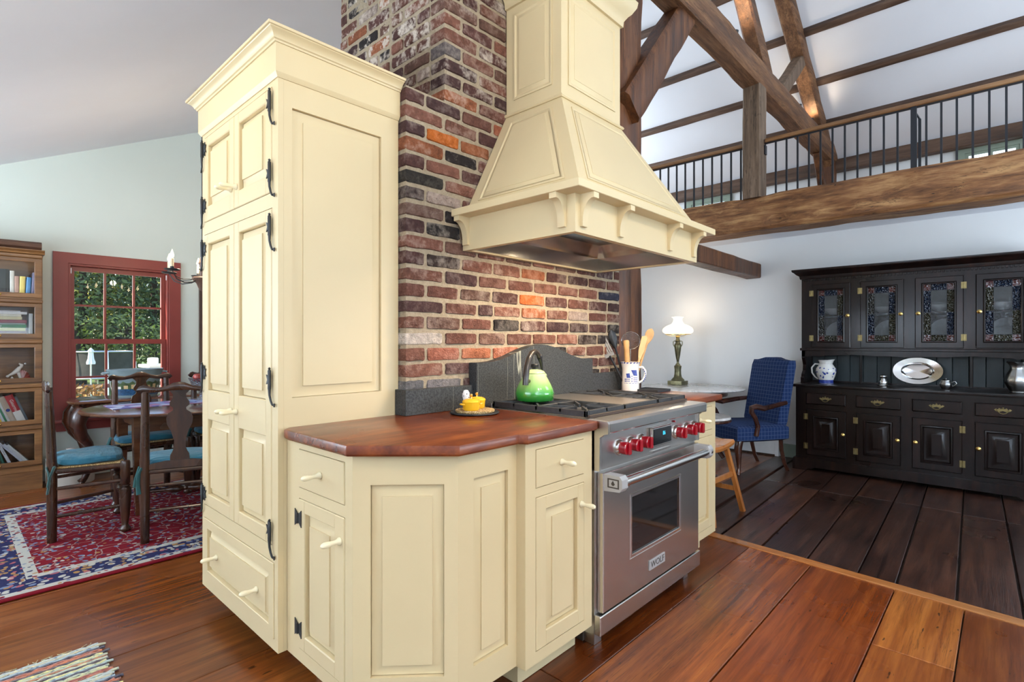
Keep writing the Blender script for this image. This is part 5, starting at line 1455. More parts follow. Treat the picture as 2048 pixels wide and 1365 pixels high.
for i, (a, c) in enumerate(dX):
    d = B(); d.inset(rect(a + 0.003, c - 0.003, 0.637, 0.739), [(0, 0.02), (0, -0.006), (0.006, -0.011), (0.0065, -0.0115)]); d = obj('drawer', d, 'hutch_wood', hu, MH)
    piece('pull', PULL, d, MH @ T((a + c) / 2, -0.012, 0.690))
    d = B(); d.ring(rect(a + 0.003, c - 0.003, 0.153, 0.582), rect(a + 0.062, c - 0.062, 0.212, 0.523), 0.02, -0.010, 0.004); d = obj('door', d, 'hutch_wood', hu, MH)
    q = B(); q.inset(rect(a + 0.0621, c - 0.0621, 0.2121, 0.5229), [(0, 0.019), (0, -0.014), (0.010, -0.016), (0.020, 0.006), (0.028, 0.007), (0.068, -0.006), (0.069, -0.007)]); obj('panel', q, 'hutch_wood', d, MH)
    left_hung = i < 2
    kx = c - 0.024 if left_hung else a + 0.024
    piece('knob', DK, d, MH @ T(kx, -0.011, 0.372))
    for zz in (0.235, 0.515): piece('hinge', HG, d, MH @ T(a if left_hung else c, -0.010, zz))
    # glazed upper door
    z0, z1 = 1.175, 1.790
    d = B(); d.ring(rect(a + 0.003, c - 0.003, z0, z1), rect(a + 0.050, c - 0.050, z0 + 0.050, z1 - 0.050), 0.02, -0.012, 0.004); d = obj('glass_door', d, 'hutch_wood', hu, MU)
    q = B(); q.ring(rect(a + 0.0501, c - 0.0501, z0 + 0.0501, z1 - 0.0501), rect(a + 0.062, c - 0.062, z0 + 0.062, z1 - 0.062), 0.012, -0.017, 0.004); obj('moulding', q, 'hutch_wood', d, MU)
    gx0, gx3, gz0, gz3 = a + 0.062, c - 0.062, z0 + 0.062, z1 - 0.062
    gx1, gx2, gz1, gz2 = gx0 + 0.050, gx3 - 0.050, gz0 + 0.052, gz3 - 0.052
    gm = (gz1 + gz2) / 2
    cells = [(gx0, gx1, gz0, gz1, 'glass_red'), (gx2, gx3, gz0, gz1, 'glass_red'), (gx0, gx1, gz2, gz3, 'glass_red'), (gx2, gx3, gz2, gz3, 'glass_red'),
             (gx1, gx2, gz0, gz1, 'glass_amber'), (gx1, gx2, gz2, gz3, 'glass_blue'), (gx0, gx1, gz1, gm, ('glass_smoke', 'glass_blue', 'glass_amber', 'glass_blue')[i]), (gx0, gx1, gm, gz2, ('glass_blue', 'glass_smoke', 'glass_blue', 'glass_amber')[i]),
             (gx2, gx3, gz1, gm, ('glass_blue', 'glass_amber', 'glass_blue', 'glass_amber')[i]), (gx2, gx3, gm, gz2, ('glass_amber', 'glass_blue', 'glass_amber', 'glass_blue')[i]), (gx1, gx2, gz1, gz2, 'glass_clear_ripple')]
    for (e, f, g_, h_, mt) in cells:
        q = B(); q.box(e, f, 0.001, 0.004, g_, h_); obj('pane', q, mt, d, MU, smooth=0)
    q = B()
    for x in (gx1, gx2): q.box(x - 0.0015, x + 0.0015, -0.001, 0.0055, gz0, gz3)
    for z in (gz1, gz2): q.box(gx0, gx3, -0.0011, 0.0055, z - 0.0015, z + 0.0015)
    q.box(gx0, gx1, -0.0011, 0.0055, gm - 0.0015, gm + 0.0015); q.box(gx2, gx3, -0.0011, 0.0055, gm - 0.0015, gm + 0.0015)
    obj('lead_came', q, 'lead_came', d, MU, smooth=0)
    piece('knob', DK, d, MU @ T(kx, -0.012, 1.478))
    for zz in (1.265, 1.705): piece('hinge', HG, d, MU @ T(a if left_hung else c, -0.012, zz))
# upper case
bb = B(); faceframe(bb, HW, 1.168, 1.85, [(a, c, 1.175, 1.790) for a, c in dX]); obj('upper_frame', bb, 'hutch_wood', hu, MU, smooth=0)
bb = B()
bb.box(HU + 0.0205, HB, HL - 0.022, HL, 1.168, 1.85); bb.box(HU + 0.0205, HB, HR, HR + 0.022, 1.168, 1.85); bb.box(HU + 0.0205, HB, HR + 0.022, HL - 0.022, 1.83, 1.85); bb.box(HB - 0.012, HB, HR + 0.022, HL - 0.022, 1.19, 1.83)
obj('upper_carcass', bb, 'hutch_wood', hu, smooth=0)
bb = B(); bb.box(HU + 0.03, HB - 0.013, HR + 0.023, HL - 0.023, 1.475, 1.492); obj('inner_shelf', bb, 'hutch_wood', hu, smooth=0)
bb = B(); bb.box(HU - 0.012, HB, HR - 0.014, HL + 0.014, 1.142, 1.167, 0.004); obj('shelf_board', bb, 'hutch_wood', hu)
# scalloped valance
vp = [(0, 1.1415), (HW, 1.1415)]
n = 70
for k in range(n + 1):
    x = HW * (1 - k / n)
    s = abs(((x / HW * 4.0) % 1.0) * 2 - 1)
    u = x / HW
    z = 1.085 + 0.018 * (0.5 + 0.5 * cos(2 * pi * u * 4)) * 0.6 - (0.018 if abs(u - 0.5) < 0.10 else 0) * (0.5 + 0.5 * cos(pi * (u - 0.5) / 0.10)) + (0.010 if 0.1 < u < 0.9 else 0)
    vp.append((x, z - (0.012 if u < 0.05 or u > 0.95 else 0)))
bb = B(); bb.prism(vp, 'y', 0.0, 0.018); obj('valance', bb, 'hutch_wood', hu, MU, smooth=0)
# turned-profile end brackets between base and upper case
for y in (HL - 0.030, HR):
    bb = B(); bb.prism([(HU, 1.1415), (HB, 1.1415), (HB, 0.8225), (HU - 0.035, 0.8225), (HU - 0.035, 0.875), (HU - 0.015, 0.885), (HU - 0.008, 0.91), (HU + 0.035, 0.945), (HU + 0.045, 1.0), (HU + 0.02, 1.045), (HU, 1.07)], 'y', y, y + 0.030); obj('end_bracket', bb, 'hutch_wood', hu, smooth=20)
# tongue-and-groove back
nb = 15
bw = (HW - 0.06) / nb
me_ = B(); me_.inset(rect(0.001, bw - 0.001, 0.8225, 1.1415), [(0, 0.01), (0, -0.001), (0.003, -0.005), (0.0035, -0.0052)]); me_ = mesh_of('back_board', me_, 'hutch_back', 0)
MBk = FM((HB - 0.011, HL - 0.03, 0), (-1, 0))
for i in range(nb): piece('back_board', me_, hu, MBk @ T(i * bw, 0, 0))
for x in (HL - 1.03, HL - 0.215):
    bb = B(); bb.box(HB - 0.030, HB - 0.0162, HL - x - 0.012, HL - x + 0.012, 0.8226, 1.1414, 0.003); obj('back_stile', bb, 'hutch_wood', hu)
bb = B(); bb.box(HB - 0.028, HB - 0.0163, HR + 0.031, HL - 0.031, 0.8225, 0.838); obj('back_rail', bb, 'hutch_wood', hu, smooth=0)
# cornice with dentils
bb = B(); crown_rings(bb, HU, HB, HR, HL, [(0.0, 1.851), (0.012, 1.851), (0.016, 1.866), (0.018, 1.880), (0.040, 1.895), (0.058, 1.915), (0.070, 1.922), (0.074, 1.932), (0.074, 1.944), (0.0, 1.945)], 1, 0, 1, 1); obj('cornice', bb, 'hutch_wood', hu, smooth=25)
DT = B(); DT.box(-0.0075, 0.0075, -0.014, 0.0, -0.010, 0.010, 0.001); DT = mesh_of('dentil', DT, 'hutch_wood', 0)
k = 0; x = 0.015
while x < HW - 0.01:
    piece('dentil', DT, hu, MU @ T(x, -0.0005, 1.838)); x += 0.0265
# plates behind the glass, bowls on the shelf
PLT = B(); PLT.lathe([(0, -0.004), (0.06, -0.004), (0.075, 0.0), (0.118, 0.012), (0.120, 0.015), (0.074, 0.004), (0.058, 0.0), (0, 0.0)], seg=32); PLT = mesh_of('plate', PLT, 'plate_glaze', 40)
names_ = ('leftmost', 'second', 'third', 'rightmost')
for i, (a, c) in enumerate(dX):
    yc = HL - (a + c) / 2
    for j, zz in enumerate((1.196, 1.494)):
        o = bpy.data.objects.new('display_plate', PLT); C.objects.link(o)
        o.matrix_world = T(HB - 0.055, yc + (0.02 if j else -0.03), zz + 0.120) @ Matrix.Rotation(radians(-76), 4, 'Y')
        tag(o, 'pale plate behind the %s glass door of the dresser, %s shelf' % (names_[i], 'upper' if j else 'lower'), 'plate', 'plates in the dresser')
    bl = B(); bl.lathe([(0, 0), (0.035, 0), (0.04, 0.006), (0.085, 0.045), (0.090, 0.062), (0.086, 0.062), (0.078, 0.045), (0.03, 0.012), (0, 0.012)], seg=28)
    o = obj('bowl', bl, 'china_white'); o.location = (HU + 0.13, yc, 1.4925); tag(o, 'white bowl behind the %s glass door of the dresser' % names_[i], 'bowl', 'bowls in the dresser')

# ------------------------------------------------------------------ things on the dresser
ZS = 0.8225
pj = thing('delft_jug', 'white jug with blue willow pattern at the left of the dresser', 'jug', (5.90, 1.285, ZS), radians(-90), world=False)
JP = [(0, 0), (0.062, 0), (0.064, 0.008), (0.062, 0.03), (0.078, 0.075), (0.088, 0.115), (0.085, 0.145), (0.068, 0.172), (0.056, 0.190), (0.058, 0.208), (0.070, 0.226)]
bb = B(); bb.lathe(JP + [(0.066, 0.227), (0.052, 0.19), (0.07, 0.12), (0.05, 0.02), (0, 0.02)], seg=32)
for v in bb.bm.verts:
    if v.co.z > 0.195 and v.co.x > 0: v.co.x *= 1.12; v.co.z += 0.01 * max(0, v.co.x / 0.07)
obj('body', bb, 'china_white', pj)
bb = B(); bb.tube([(-0.055, 0, 0.185), (-0.095, 0, 0.188), (-0.125, 0, 0.150), (-0.122, 0, 0.10), (-0.095, 0, 0.060), (-0.070, 0, 0.040)], [0.007, 0.008, 0.008, 0.008, 0.007, 0.006], 10); obj('handle', bb, 'china_white', pj)
bb = B(); bb.lathe([(0.0645, 0.002), (0.0652, 0.008), (0.0632, 0.030), (0.0650, 0.036)], seg=32); 
obj('foot_band', bb, 'china_blue', pj)
rj = random.Random(3)
bb = B()
def jr(h):
    for (r0, h0), (r1, h1) in zip(JP, JP[1:]):
        if h0 <= h <= h1 and h1 > h0: return r0 + (r1 - r0) * (h - h0) / (h1 - h0)
    return 0.06
for i in range(60):
    a = rj.uniform(-pi, pi); h = rj.uniform(0.05, 0.165); s = rj.uniform(0.004, 0.012)
    ring = []
    for k in range(7):
        t_ = 2 * pi * k / 7
        hh = h + s * sin(t_) * rj.uniform(0.7, 1.1); r_ = jr(hh) + 0.0008; aa = a + s * cos(t_) / r_
        ring.append((r_ * cos(aa), r_ * sin(aa), hh))
    bb.face(ring)
obj('willow_print', bb, 'china_blue', pj, smooth=0)['kind'] = 'stuff'
# oval silver platter leaning on the back
pp = thing('silver_platter', 'oval silver platter leaning against the back of the dresser', 'platter', (6.04, 0.582, ZS + 0.0165), world=False)
bb = B(); bb.lathe([(0, -0.012), (0.55, -0.012), (0.63, 0.0), (0.66, 0.006), (0.97, 0.012), (1.0, 0.016), (0.985, 0.021), (0.66, 0.012), (0.60, 0.0), (0.54, -0.007), (0, -0.007)], seg=56)
bb.mv(Matrix.Diagonal((0.122, 0.185, 1, 1)))
bb.mv(T(0, 0, 0.123) @ Matrix.Rotation(radians(-79), 4, 'Y'))
obj('dish', bb, 'silver', pp)
sp = thing('sugar_shaker', 'small silver sugar shaker on a saucer left of the oval platter', 'shaker', (5.93, 0.825, ZS))
bb = B(); bb.lathe([(0, 0.0), (0.048, 0.0), (0.054, 0.004), (0.052, 0.007), (0, 0.005)], (5.93, 0.825, ZS), 28); obj('saucer', bb, 'silver', sp)
bb = B(); bb.lathe([(0, 0.0075), (0.030, 0.0075), (0.036, 0.018), (0.036, 0.040), (0.026, 0.056), (0.022, 0.068), (0.026, 0.074)], (5.93, 0.825, ZS), 24); obj('body', bb, 'silver', sp)
bb = B(); bb.lathe([(0.0265, 0.0745), (0.031, 0.084), (0.028, 0.094), (0.012, 0.101), (0, 0.103)], (5.93, 0.825, ZS), 24); obj('cap', bb, 'silver', sp)
sb = thing('silver_sugar_pot', 'small lobed silver sugar pot right of the oval platter', 'sugar pot', (5.88, 0.372, ZS), radians(-90), world=False)
bb = B(); bb.lathe([(0, 0), (0.026, 0), (0.030, 0.004), (0.036, 0.015), (0.043, 0.035), (0.043, 0.05), (0.036, 0.063), (0.034, 0.070)], seg=48)
for v in bb.bm.verts:
    a = math.atan2(v.co.y, v.co.x); k = 1 + 0.05 * abs(sin(5 * a)); v.co.x *= k; v.co.y *= k
obj('body', bb, 'pewter', sb)
bb = B(); bb.lathe([(0.0345, 0.0705), (0.034, 0.075), (0.02, 0.083), (0.006, 0.086), (0.006, 0.090), (0.008, 0.094), (0, 0.097)], seg=24); obj('lid', bb, 'pewter', sb)
bb = B(); bb.tube([(0.040, 0, 0.060), (0.062, 0, 0.068), (0.070, 0, 0.052), (0.060, 0, 0.034), (0.044, 0, 0.026)], 0.004, 8); obj('handle', bb, 'pewter', sb)
pv = thing('pewter_pitcher', 'fluted pewter pitcher at the right of the dresser', 'pitcher', (5.83, -0.075, ZS), radians(-90), world=False)
bb = B(); bb.lathe([(0, 0), (0.048, 0), (0.052, 0.004), (0.046, 0.012), (0.060, 0.035), (0.078, 0.075), (0.080, 0.105), (0.068, 0.145), (0.048, 0.185), (0.045, 0.205), (0.056, 0.232), (0.066, 0.244), (0.062, 0.244), (0.040, 0.205), (0.04, 0.18), (0, 0.17)], seg=48)
for v in bb.bm.verts:
    a = math.atan2(v.co.y, v.co.x); k = 1 + 0.025 * sin(10 * a); v.co.x *= k; v.co.y *= k
    if v.co.z > 0.21: v.co.z += 0.006 * sin(5 * a)
obj('body', bb, 'pewter', pv)
bb = B(); bb.tube([(0.048, 0, 0.215), (0.085, 0, 0.225), (0.105, 0, 0.180), (0.098, 0, 0.13), (0.074, 0, 0.10)], [0.006, 0.007, 0.007, 0.006, 0.005], 8); obj('handle', bb, 'pewter', pv)

# ------------------------------------------------------------------ marble table with the lamp
mt = thing('marble_table', 'round marble-topped table against the white wall under the lamp', 'table', (5.58, 2.50, 0))
bb = B(); bb.lathe([(0, 0.712), (0.50, 0.712), (0.525, 0.718), (0.535, 0.728), (0.528, 0.736), (0.52, 0.740), (0, 0.740)], (5.58, 2.50, 0), 56); obj('top', bb, 'marble', mt)
bb = B(); bb.lathe([(0, 0.65), (0.35, 0.65), (0.36, 0.66), (0.36, 0.711), (0, 0.711)], (5.58, 2.50, 0), 48); obj('apron', bb, 'mahogany', mt)
bb = B(); bb.lathe([(0, 0.22), (0.06, 0.22), (0.09, 0.26), (0.05, 0.34), (0.04, 0.45), (0.06, 0.54), (0.045, 0.58), (0.07, 0.639), (0, 0.639)], (5.58, 2.50, 0), 24); obj('pedestal', bb, 'mahogany', mt)
for i in range(3):
    a = 2 * pi * i / 3 + 0.4
    bb = B(); bb.tube([(5.58 + 0.03 * cos(a), 2.50 + 0.03 * sin(a), 0.28), (5.58 + 0.16 * cos(a), 2.50 + 0.16 * sin(a), 0.26), (5.58 + 0.28 * cos(a), 2.50 + 0.28 * sin(a), 0.12), (5.58 + 0.36 * cos(a), 2.50 + 0.36 * sin(a), 0.022)], [0.04, 0.035, 0.026, 0.022], 10); obj('leg', bb, 'mahogany', mt)
st_ = thing('side_table', 'low round pale-topped table in front of the blue armchair', 'table', (4.70, 2.02, 0))
bb = B(); bb.lathe([(0, 0.535), (0.235, 0.535), (0.25, 0.541), (0.25, 0.553), (0.243, 0.560), (0, 0.560)], (4.70, 2.02, 0), 40); obj('top', bb, 'marble', st_)
bb = B(); bb.lathe([(0, 0.515), (0.252, 0.515), (0.258, 0.525), (0.252, 0.5345), (0, 0.5345)], (4.70, 2.02, 0), 40); obj('rim', bb, 'mahogany', st_)
bb = B(); bb.lathe([(0, 0.03), (0.12, 0.03), (0.10, 0.06), (0.03, 0.1), (0.025, 0.3), (0.04, 0.45), (0.08, 0.514), (0, 0.514)], (4.70, 2.02, 0), 20); obj('pedestal', bb, 'mahogany', st_)
bb = B(); bb.lathe([(0, 0.001), (0.15, 0.001), (0.15, 0.02), (0.12, 0.03), (0, 0.03)], (4.70, 2.02, 0), 20); obj('foot', bb, 'mahogany', st_)

LX, LY, LZ = 5.74, 2.745, 0.7405
lp_ = thing('table_lamp', 'bronze table lamp with an opal hurricane shade, lit', 'lamp', (LX, LY, LZ))
def LT(prof, seg=24): return B().lathe(prof, (LX, LY, LZ), seg)
bb = B(); bb.box(LX - 0.085, LX + 0.085, LY - 0.085, LY + 0.085, LZ, LZ + 0.045, 0.006, 2); obj('base', bb, 'bronze', lp_)
obj('pedestal', LT([(0.075, 0.0455), (0.070, 0.06), (0.045, 0.085), (0.038, 0.12), (0.036, 0.17), (0.040, 0.20), (0.042, 0.212), (0.026, 0.225), (0.024, 0.236), (0.014, 0.245), (0.012, 0.262), (0.020, 0.270)]), 'bronze', lp_)
obj('urn', LT([(0.012, 0.2705), (0.016, 0.28), (0.024, 0.32), (0.034, 0.39), (0.041, 0.44), (0.040, 0.455), (0.026, 0.475), (0.024, 0.49), (0.030, 0.50), (0.022, 0.515), (0.018, 0.535)]), 'bronze', lp_)
for s in (-1, 1):
    d = Vector((0.68, -0.73, 0)) * s
    pts_ = [Vector((LX, LY, LZ)) + d * r + Vector((0, 0, h)) for r, h in ((0.040, 0.435), (0.052, 0.46), (0.052, 0.49), (0.040, 0.50), (0.028, 0.493))]
    bb = B(); bb.tube(pts_, 0.005, 8); obj('handle', bb, 'bronze', lp_)
obj('collar', LT([(0.020, 0.5355), (0.024, 0.545), (0.020, 0.56), (0.026, 0.565), (0.0, 0.566)]), 'brass', lp_)
bb = B(); bb.tube([(LX + 0.14 * cos(a), LY + 0.14 * sin(a), LZ + 0.575) for a in [2 * pi * k / 32 for k in range(33)]], 0.003, 6)
for k in range(3):
    a = 2 * pi * k / 3 + 0.2
    bb.tube([(LX + 0.02 * cos(a), LY + 0.02 * sin(a), LZ + 0.555), (LX + 0.08 * cos(a), LY + 0.08 * sin(a), LZ + 0.556), (LX + 0.14 * cos(a), LY + 0.14 * sin(a), LZ + 0.574)], 0.003, 6)
obj('shade_ring', bb, 'brass', lp_)
obj('shade', LT([(0.140, 0.579), (0.166, 0.598), (0.172, 0.622), (0.160, 0.650), (0.120, 0.676), (0.072, 0.695), (0.056, 0.715), (0.048, 0.74), (0.050, 0.76), (0.070, 0.772), (0.068, 0.774), (0.047, 0.762), (0.045, 0.74), (0.053, 0.714), (0.069, 0.692), (0.117, 0.672), (0.156, 0.648), (0.168, 0.622), (0.162, 0.600), (0.138, 0.583)], 40), 'opal_glass', lp_)
obj('chimney', LT([(0.024, 0.567), (0.034, 0.60), (0.034, 0.63), (0.022, 0.68), (0.020, 0.75), (0.018, 0.75), (0.020, 0.68), (0.032, 0.63), (0.032, 0.60), (0.022, 0.568)], 20), 'clear_glass', lp_)
bb = B(); bb.ball((LX, LY, LZ + 0.625), 0.02, 12, 1.6); obj('bulb', bb, 'bulb_glow', lp_)
lamp('table_lamp_light', 'POINT', (LX - 0.0, LY, LZ + 0.80), (LX, LY, 0), 4.0, WARM, 0.06)

# ------------------------------------------------------------------ wooden stool by the cabinet
sl = thing('stool', 'low honey-coloured wooden stool with splayed legs beside the cream cabinet', 'stool', (3.715, 1.575, 0.0055), radians(-2), world=False)
bb = B()
rings = []
for k in range(13):
    x = -0.215 + 0.43 * k / 12
    dz = 0.020 * (abs(x) / 0.20) ** 2
    rings.append([(x, -0.125, 0.455 + dz), (x, 0.125, 0.455 + dz), (x, 0.130, 0.475 + dz), (x, 0.120, 0.490 + dz), (x, 0.0, 0.482 + dz), (x, -0.120, 0.490 + dz), (x, -0.130, 0.475 + dz)])
bb.loft(rings); obj('seat', bb, 'stool_wood', sl)
for s in (-1, 1):
    for q_ in (-1, 1):
        bb = B()
        a0, a1 = Vector((s * 0.148, q_ * 0.095, 0.455)), Vector((s * 0.245, q_ * 0.175, -0.0053))
        h_ = 0.018
        bb.loft([[(p.x + i * h_, p.y + j * h_ * 0.8, p.z) for i, j in ((-1, -1), (1, -1), (1, 1), (-1, 1))] for p in (a0, a1)]); obj('leg', bb, 'stool_wood', sl, smooth=0)
def bar(p0, p1, hw, hh):
    p0, p1 = Vector(p0), Vector(p1); d = (p1 - p0).normalized(); s_ = d.cross(Vector((0, 0, 1))).normalized()
    return B().loft([[p + s_ * hw * i + Vector((0, 0, hh * j)) for i, j in ((-1, -1), (1, -1), (1, 1), (-1, 1))] for p in (p0, p1)])
for s in (-1, 1):
    obj('stretcher', bar((s * 0.209, -0.142, 0.16), (s * 0.209, 0.142, 0.16), 0.009, 0.016), 'stool_wood', sl, smooth=0)
    obj('stretcher', bar((-0.172, s * 0.124, 0.27), (0.172, s * 0.124, 0.27), 0.009, 0.016), 'stool_wood', sl, smooth=0)

# ------------------------------------------------------------------ blue armchair
ac = thing('armchair', 'blue checked upholstered armchair with dark curved wooden arms', 'armchair', (5.34, 1.86, 0.0), math.atan2(0.54, -0.84), world=False)
# local: faces +x, width along y
def pad(x0, x1, y0, y1, z0, z1, r=0.03, puff=0.02, tilt=0.0, top=None, n=8):
    bb = B()
    rings = []
    for k in range(n + 1):
        f = k / n
        z = z0 + (z1 - z0) * f
        e = r * (1 - sqrt(max(0, 1 - (2 * f - 1) ** 8)))
        rings.append([(x0 + e, y0 + e, z), (x0 + e, (y0 + y1) / 2, z), (x0 + e, y1 - e, z), ((x0 + x1) / 2, y1 - e + puff * 0.3, z), (x1 - e, y1 - e, z), (x1 - e + puff * 0.6, (y0 + y1) / 2, z), (x1 - e, y0 + e, z), ((x0 + x1) / 2, y0 + e - puff * 0.3, z)])
    bb.loft(rings)
    return bb
bb = pad(-0.27, 0.29, -0.27, 0.27, 0.30, 0.445, 0.04, 0.03)
for v in bb.bm.verts:
    if v.co.z > 0.40: v.co.z += 0.035 * cos(pi * v.co.x / 0.7) * cos(pi * v.co.y / 0.6)
obj('seat', bb, 'blue_check', ac)
bb = B(); rings = []
for k in range(13):
    f = k / 12
    z = 0.42 + 0.63 * f
    xc = -0.22 - 0.115 * f
    hw = 0.235 + 0.01 * f
    th = 0.055 - 0.008 * f
    e = 0.012 if k in (0, 12) else 0
    crest = lambda y: (0.028 * (1 - (y / hw) ** 2) - (0.012 if abs(abs(y / hw) - 0.62) < 0.2 else 0)) if k >= 11 else 0
    pts_ = []
    for j in range(9):
        y = -hw + 2 * hw * j / 8; pts_.append((xc + th - e + 0.012 * (1 - (y / hw) ** 2), y * (1 - e), z + crest(y)))
    for j in range(9):
        y = hw - 2 * hw * j / 8; pts_.append((xc - th + e, y * (1 - e), z + crest(y)))
    rings.append(pts_)
bb.loft(rings); obj('backrest', bb, 'blue_check', ac)
for s in (-1, 1):
    bb = B(); bb.tube([(-0.25, s * 0.255, 0.655), (-0.12, s * 0.285, 0.640), (0.04, s * 0.305, 0.615), (0.12, s * 0.305, 0.635), (0.165, s * 0.300, 0.625), (0.165, s * 0.298, 0.585), (0.12, s * 0.292, 0.53), (0.085, s * 0.285, 0.45), (0.10, s * 0.278, 0.36)], [0.020, 0.023, 0.026, 0.027, 0.026, 0.023, 0.021, 0.022, 0.024], 10); obj('arm', bb, 'mahogany', ac)
    bb = B(); bb.tube([(0.235, s * 0.225, 0.32), (0.262, s * 0.240, 0.24), (0.250, s * 0.232, 0.14), (0.245, s * 0.230, 0.06), (0.262, s * 0.238, 0.022), (0.268, s * 0.240, 0.004)], [0.036, 0.034, 0.024, 0.017, 0.022, 0.026], 12); obj('front_leg', bb, 'mahogany', ac)
    bb = B(); bb.tube([(-0.235, s * 0.205, 0.32), (-0.245, s * 0.205, 0.20), (-0.275, s * 0.205, 0.08), (-0.315, s * 0.205, 0.004)], [0.026, 0.024, 0.021, 0.020], 4); obj('back_leg', bb, 'mahogany', ac)
# ------------------------------------------------------------------ dining window
MW = FM((0, YW, 0), (0, -1))              # local x = world x, y = into the wall
bb = B(); bb.ring(rect(0.668, 1.664, 0.500, 2.036), rect(WX0, WX1, WZ0, WZ1), 0.0, -0.022, 0.002)
w1 = struct('window_1', bb.mv(MW), 'red_trim'); w1['label'] = 'red-framed double-hung window overlooking the garden'
bb = B(); bb.ring(rect(WX0, WX1, WZ0, WZ1), rect(WX0 + 0.016, WX1 - 0.016, WZ0 + 0.016, WZ1 - 0.016), 0.15, -0.012, 0.002); obj('jamb', bb.mv(MW), 'red_trim', w1)
bb = B(); bb.box(0.640, 1.690, -0.065, 0.0, 0.505, 0.530, 0.006, 2); obj('stool', bb.mv(MW), 'red_trim', w1)
bb = B(); bb.prism([(0.690, 0.425), (1.640, 0.425), (1.655, 0.504), (0.675, 0.504)], 'y', -0.020, -0.001); obj('apron', bb.mv(MW), 'red_trim', w1)
bb = B()
for s, zz in ((WX0 + 0.016, 1.90), (WX1 - 0.024, 1.90)): bb.box(s, s + 0.008, -0.004, 0.004, zz - 0.05, zz)
obj('jamb_liner', bb.mv(MW), 'white_enamel', w1)
def sash(z0, z1, y0, name):
    q = B(); xa, xb = WX0 + 0.017, WX1 - 0.017
    st = 0.040 if y0 > 0.03 else 0.046
    q.ring(rect(xa, xb, z0, z1), rect(xa + st - 0.006, xb - st + 0.006, z0 + st, z1 - st), y0 + 0.035, y0, 0.002)
    sh = obj(name, q.mv(MW), 'red_trim', w1)
    gx0, gx1, gz0, gz1 = xa + st - 0.006, xb - st + 0.006, z0 + st, z1 - st
    for k in (1, 2):
        x = gx0 + (gx1 - gx0) * k / 3
        q = B(); q.box(x - 0.009, x + 0.009, y0 + 0.004, y0 + 0.030, gz0, gz1); obj('muntin', q.mv(MW), 'red_trim', sh)
    q = B(); zz = (gz0 + gz1) / 2; q.box(gx0, gx1, y0 + 0.005, y0 + 0.029, zz - 0.009, zz + 0.009); obj('muntin', q.mv(MW), 'red_trim', sh)
    for k in range(3):
        for j in range(2):
            xx0, xx1 = gx0 + (gx1 - gx0) * k / 3, gx0 + (gx1 - gx0) * (k + 1) / 3
            z_0, z_1 = (gz0, zz) if j == 0 else (zz, gz1)
            q = B(); q.face([(xx0, y0 + 0.018, z_0), (xx1, y0 + 0.018, z_0), (xx1, y0 + 0.018, z_1), (xx0, y0 + 0.018, z_1)]); obj('pane', q.mv(MW), 'window_pane', sh, smooth=0)
sash(1.210, WZ1 - 0.018, 0.055, 'upper_sash')
sash(WZ0 + 0.018, 1.256, 0.012, 'lower_sash')
bb = B(); bb.box(1.115, 1.185, -0.004, 0.020, 1.257, 1.264); bb.tube([(1.12, 0.006, 1.268), (1.15, 0.006, 1.272), (1.185, 0.006, 1.266)], 0.006, 8); obj('sash_lock', bb.mv(MW), 'black_iron', w1)

# brown door beyond the table
bb = B(); bb.ring(rect(1.835, 2.90, -0.05, 2.03), rect(1.925, 2.81, -0.2, 1.94), 0.0, -0.022, 0.002)
for v in bb.bm.verts: v.co.z = max(v.co.z, 0.001)
d1 = struct('door_1', bb.mv(MW), 'door_wood')
bb = B(); bb.ring(rect(1.928, 2.807, 0.004, 1.937), rect(2.05, 2.69, 0.2, 1.8), -0.001, -0.015, 0.003); bb.box(2.05, 2.69, -0.008, -0.002, 0.2, 1.8); obj('leaf', bb.mv(MW), 'door_wood', d1)
bb = B(); bb.lathe([(0.012, -0.015), (0.012, -0.04), (0.028, -0.05), (0.03, -0.065), (0.02, -0.078), (0, -0.08)], (1.99, 0, 0.95), 16, 'y'); obj('door_knob', bb.mv(MW), 'brass', d1)

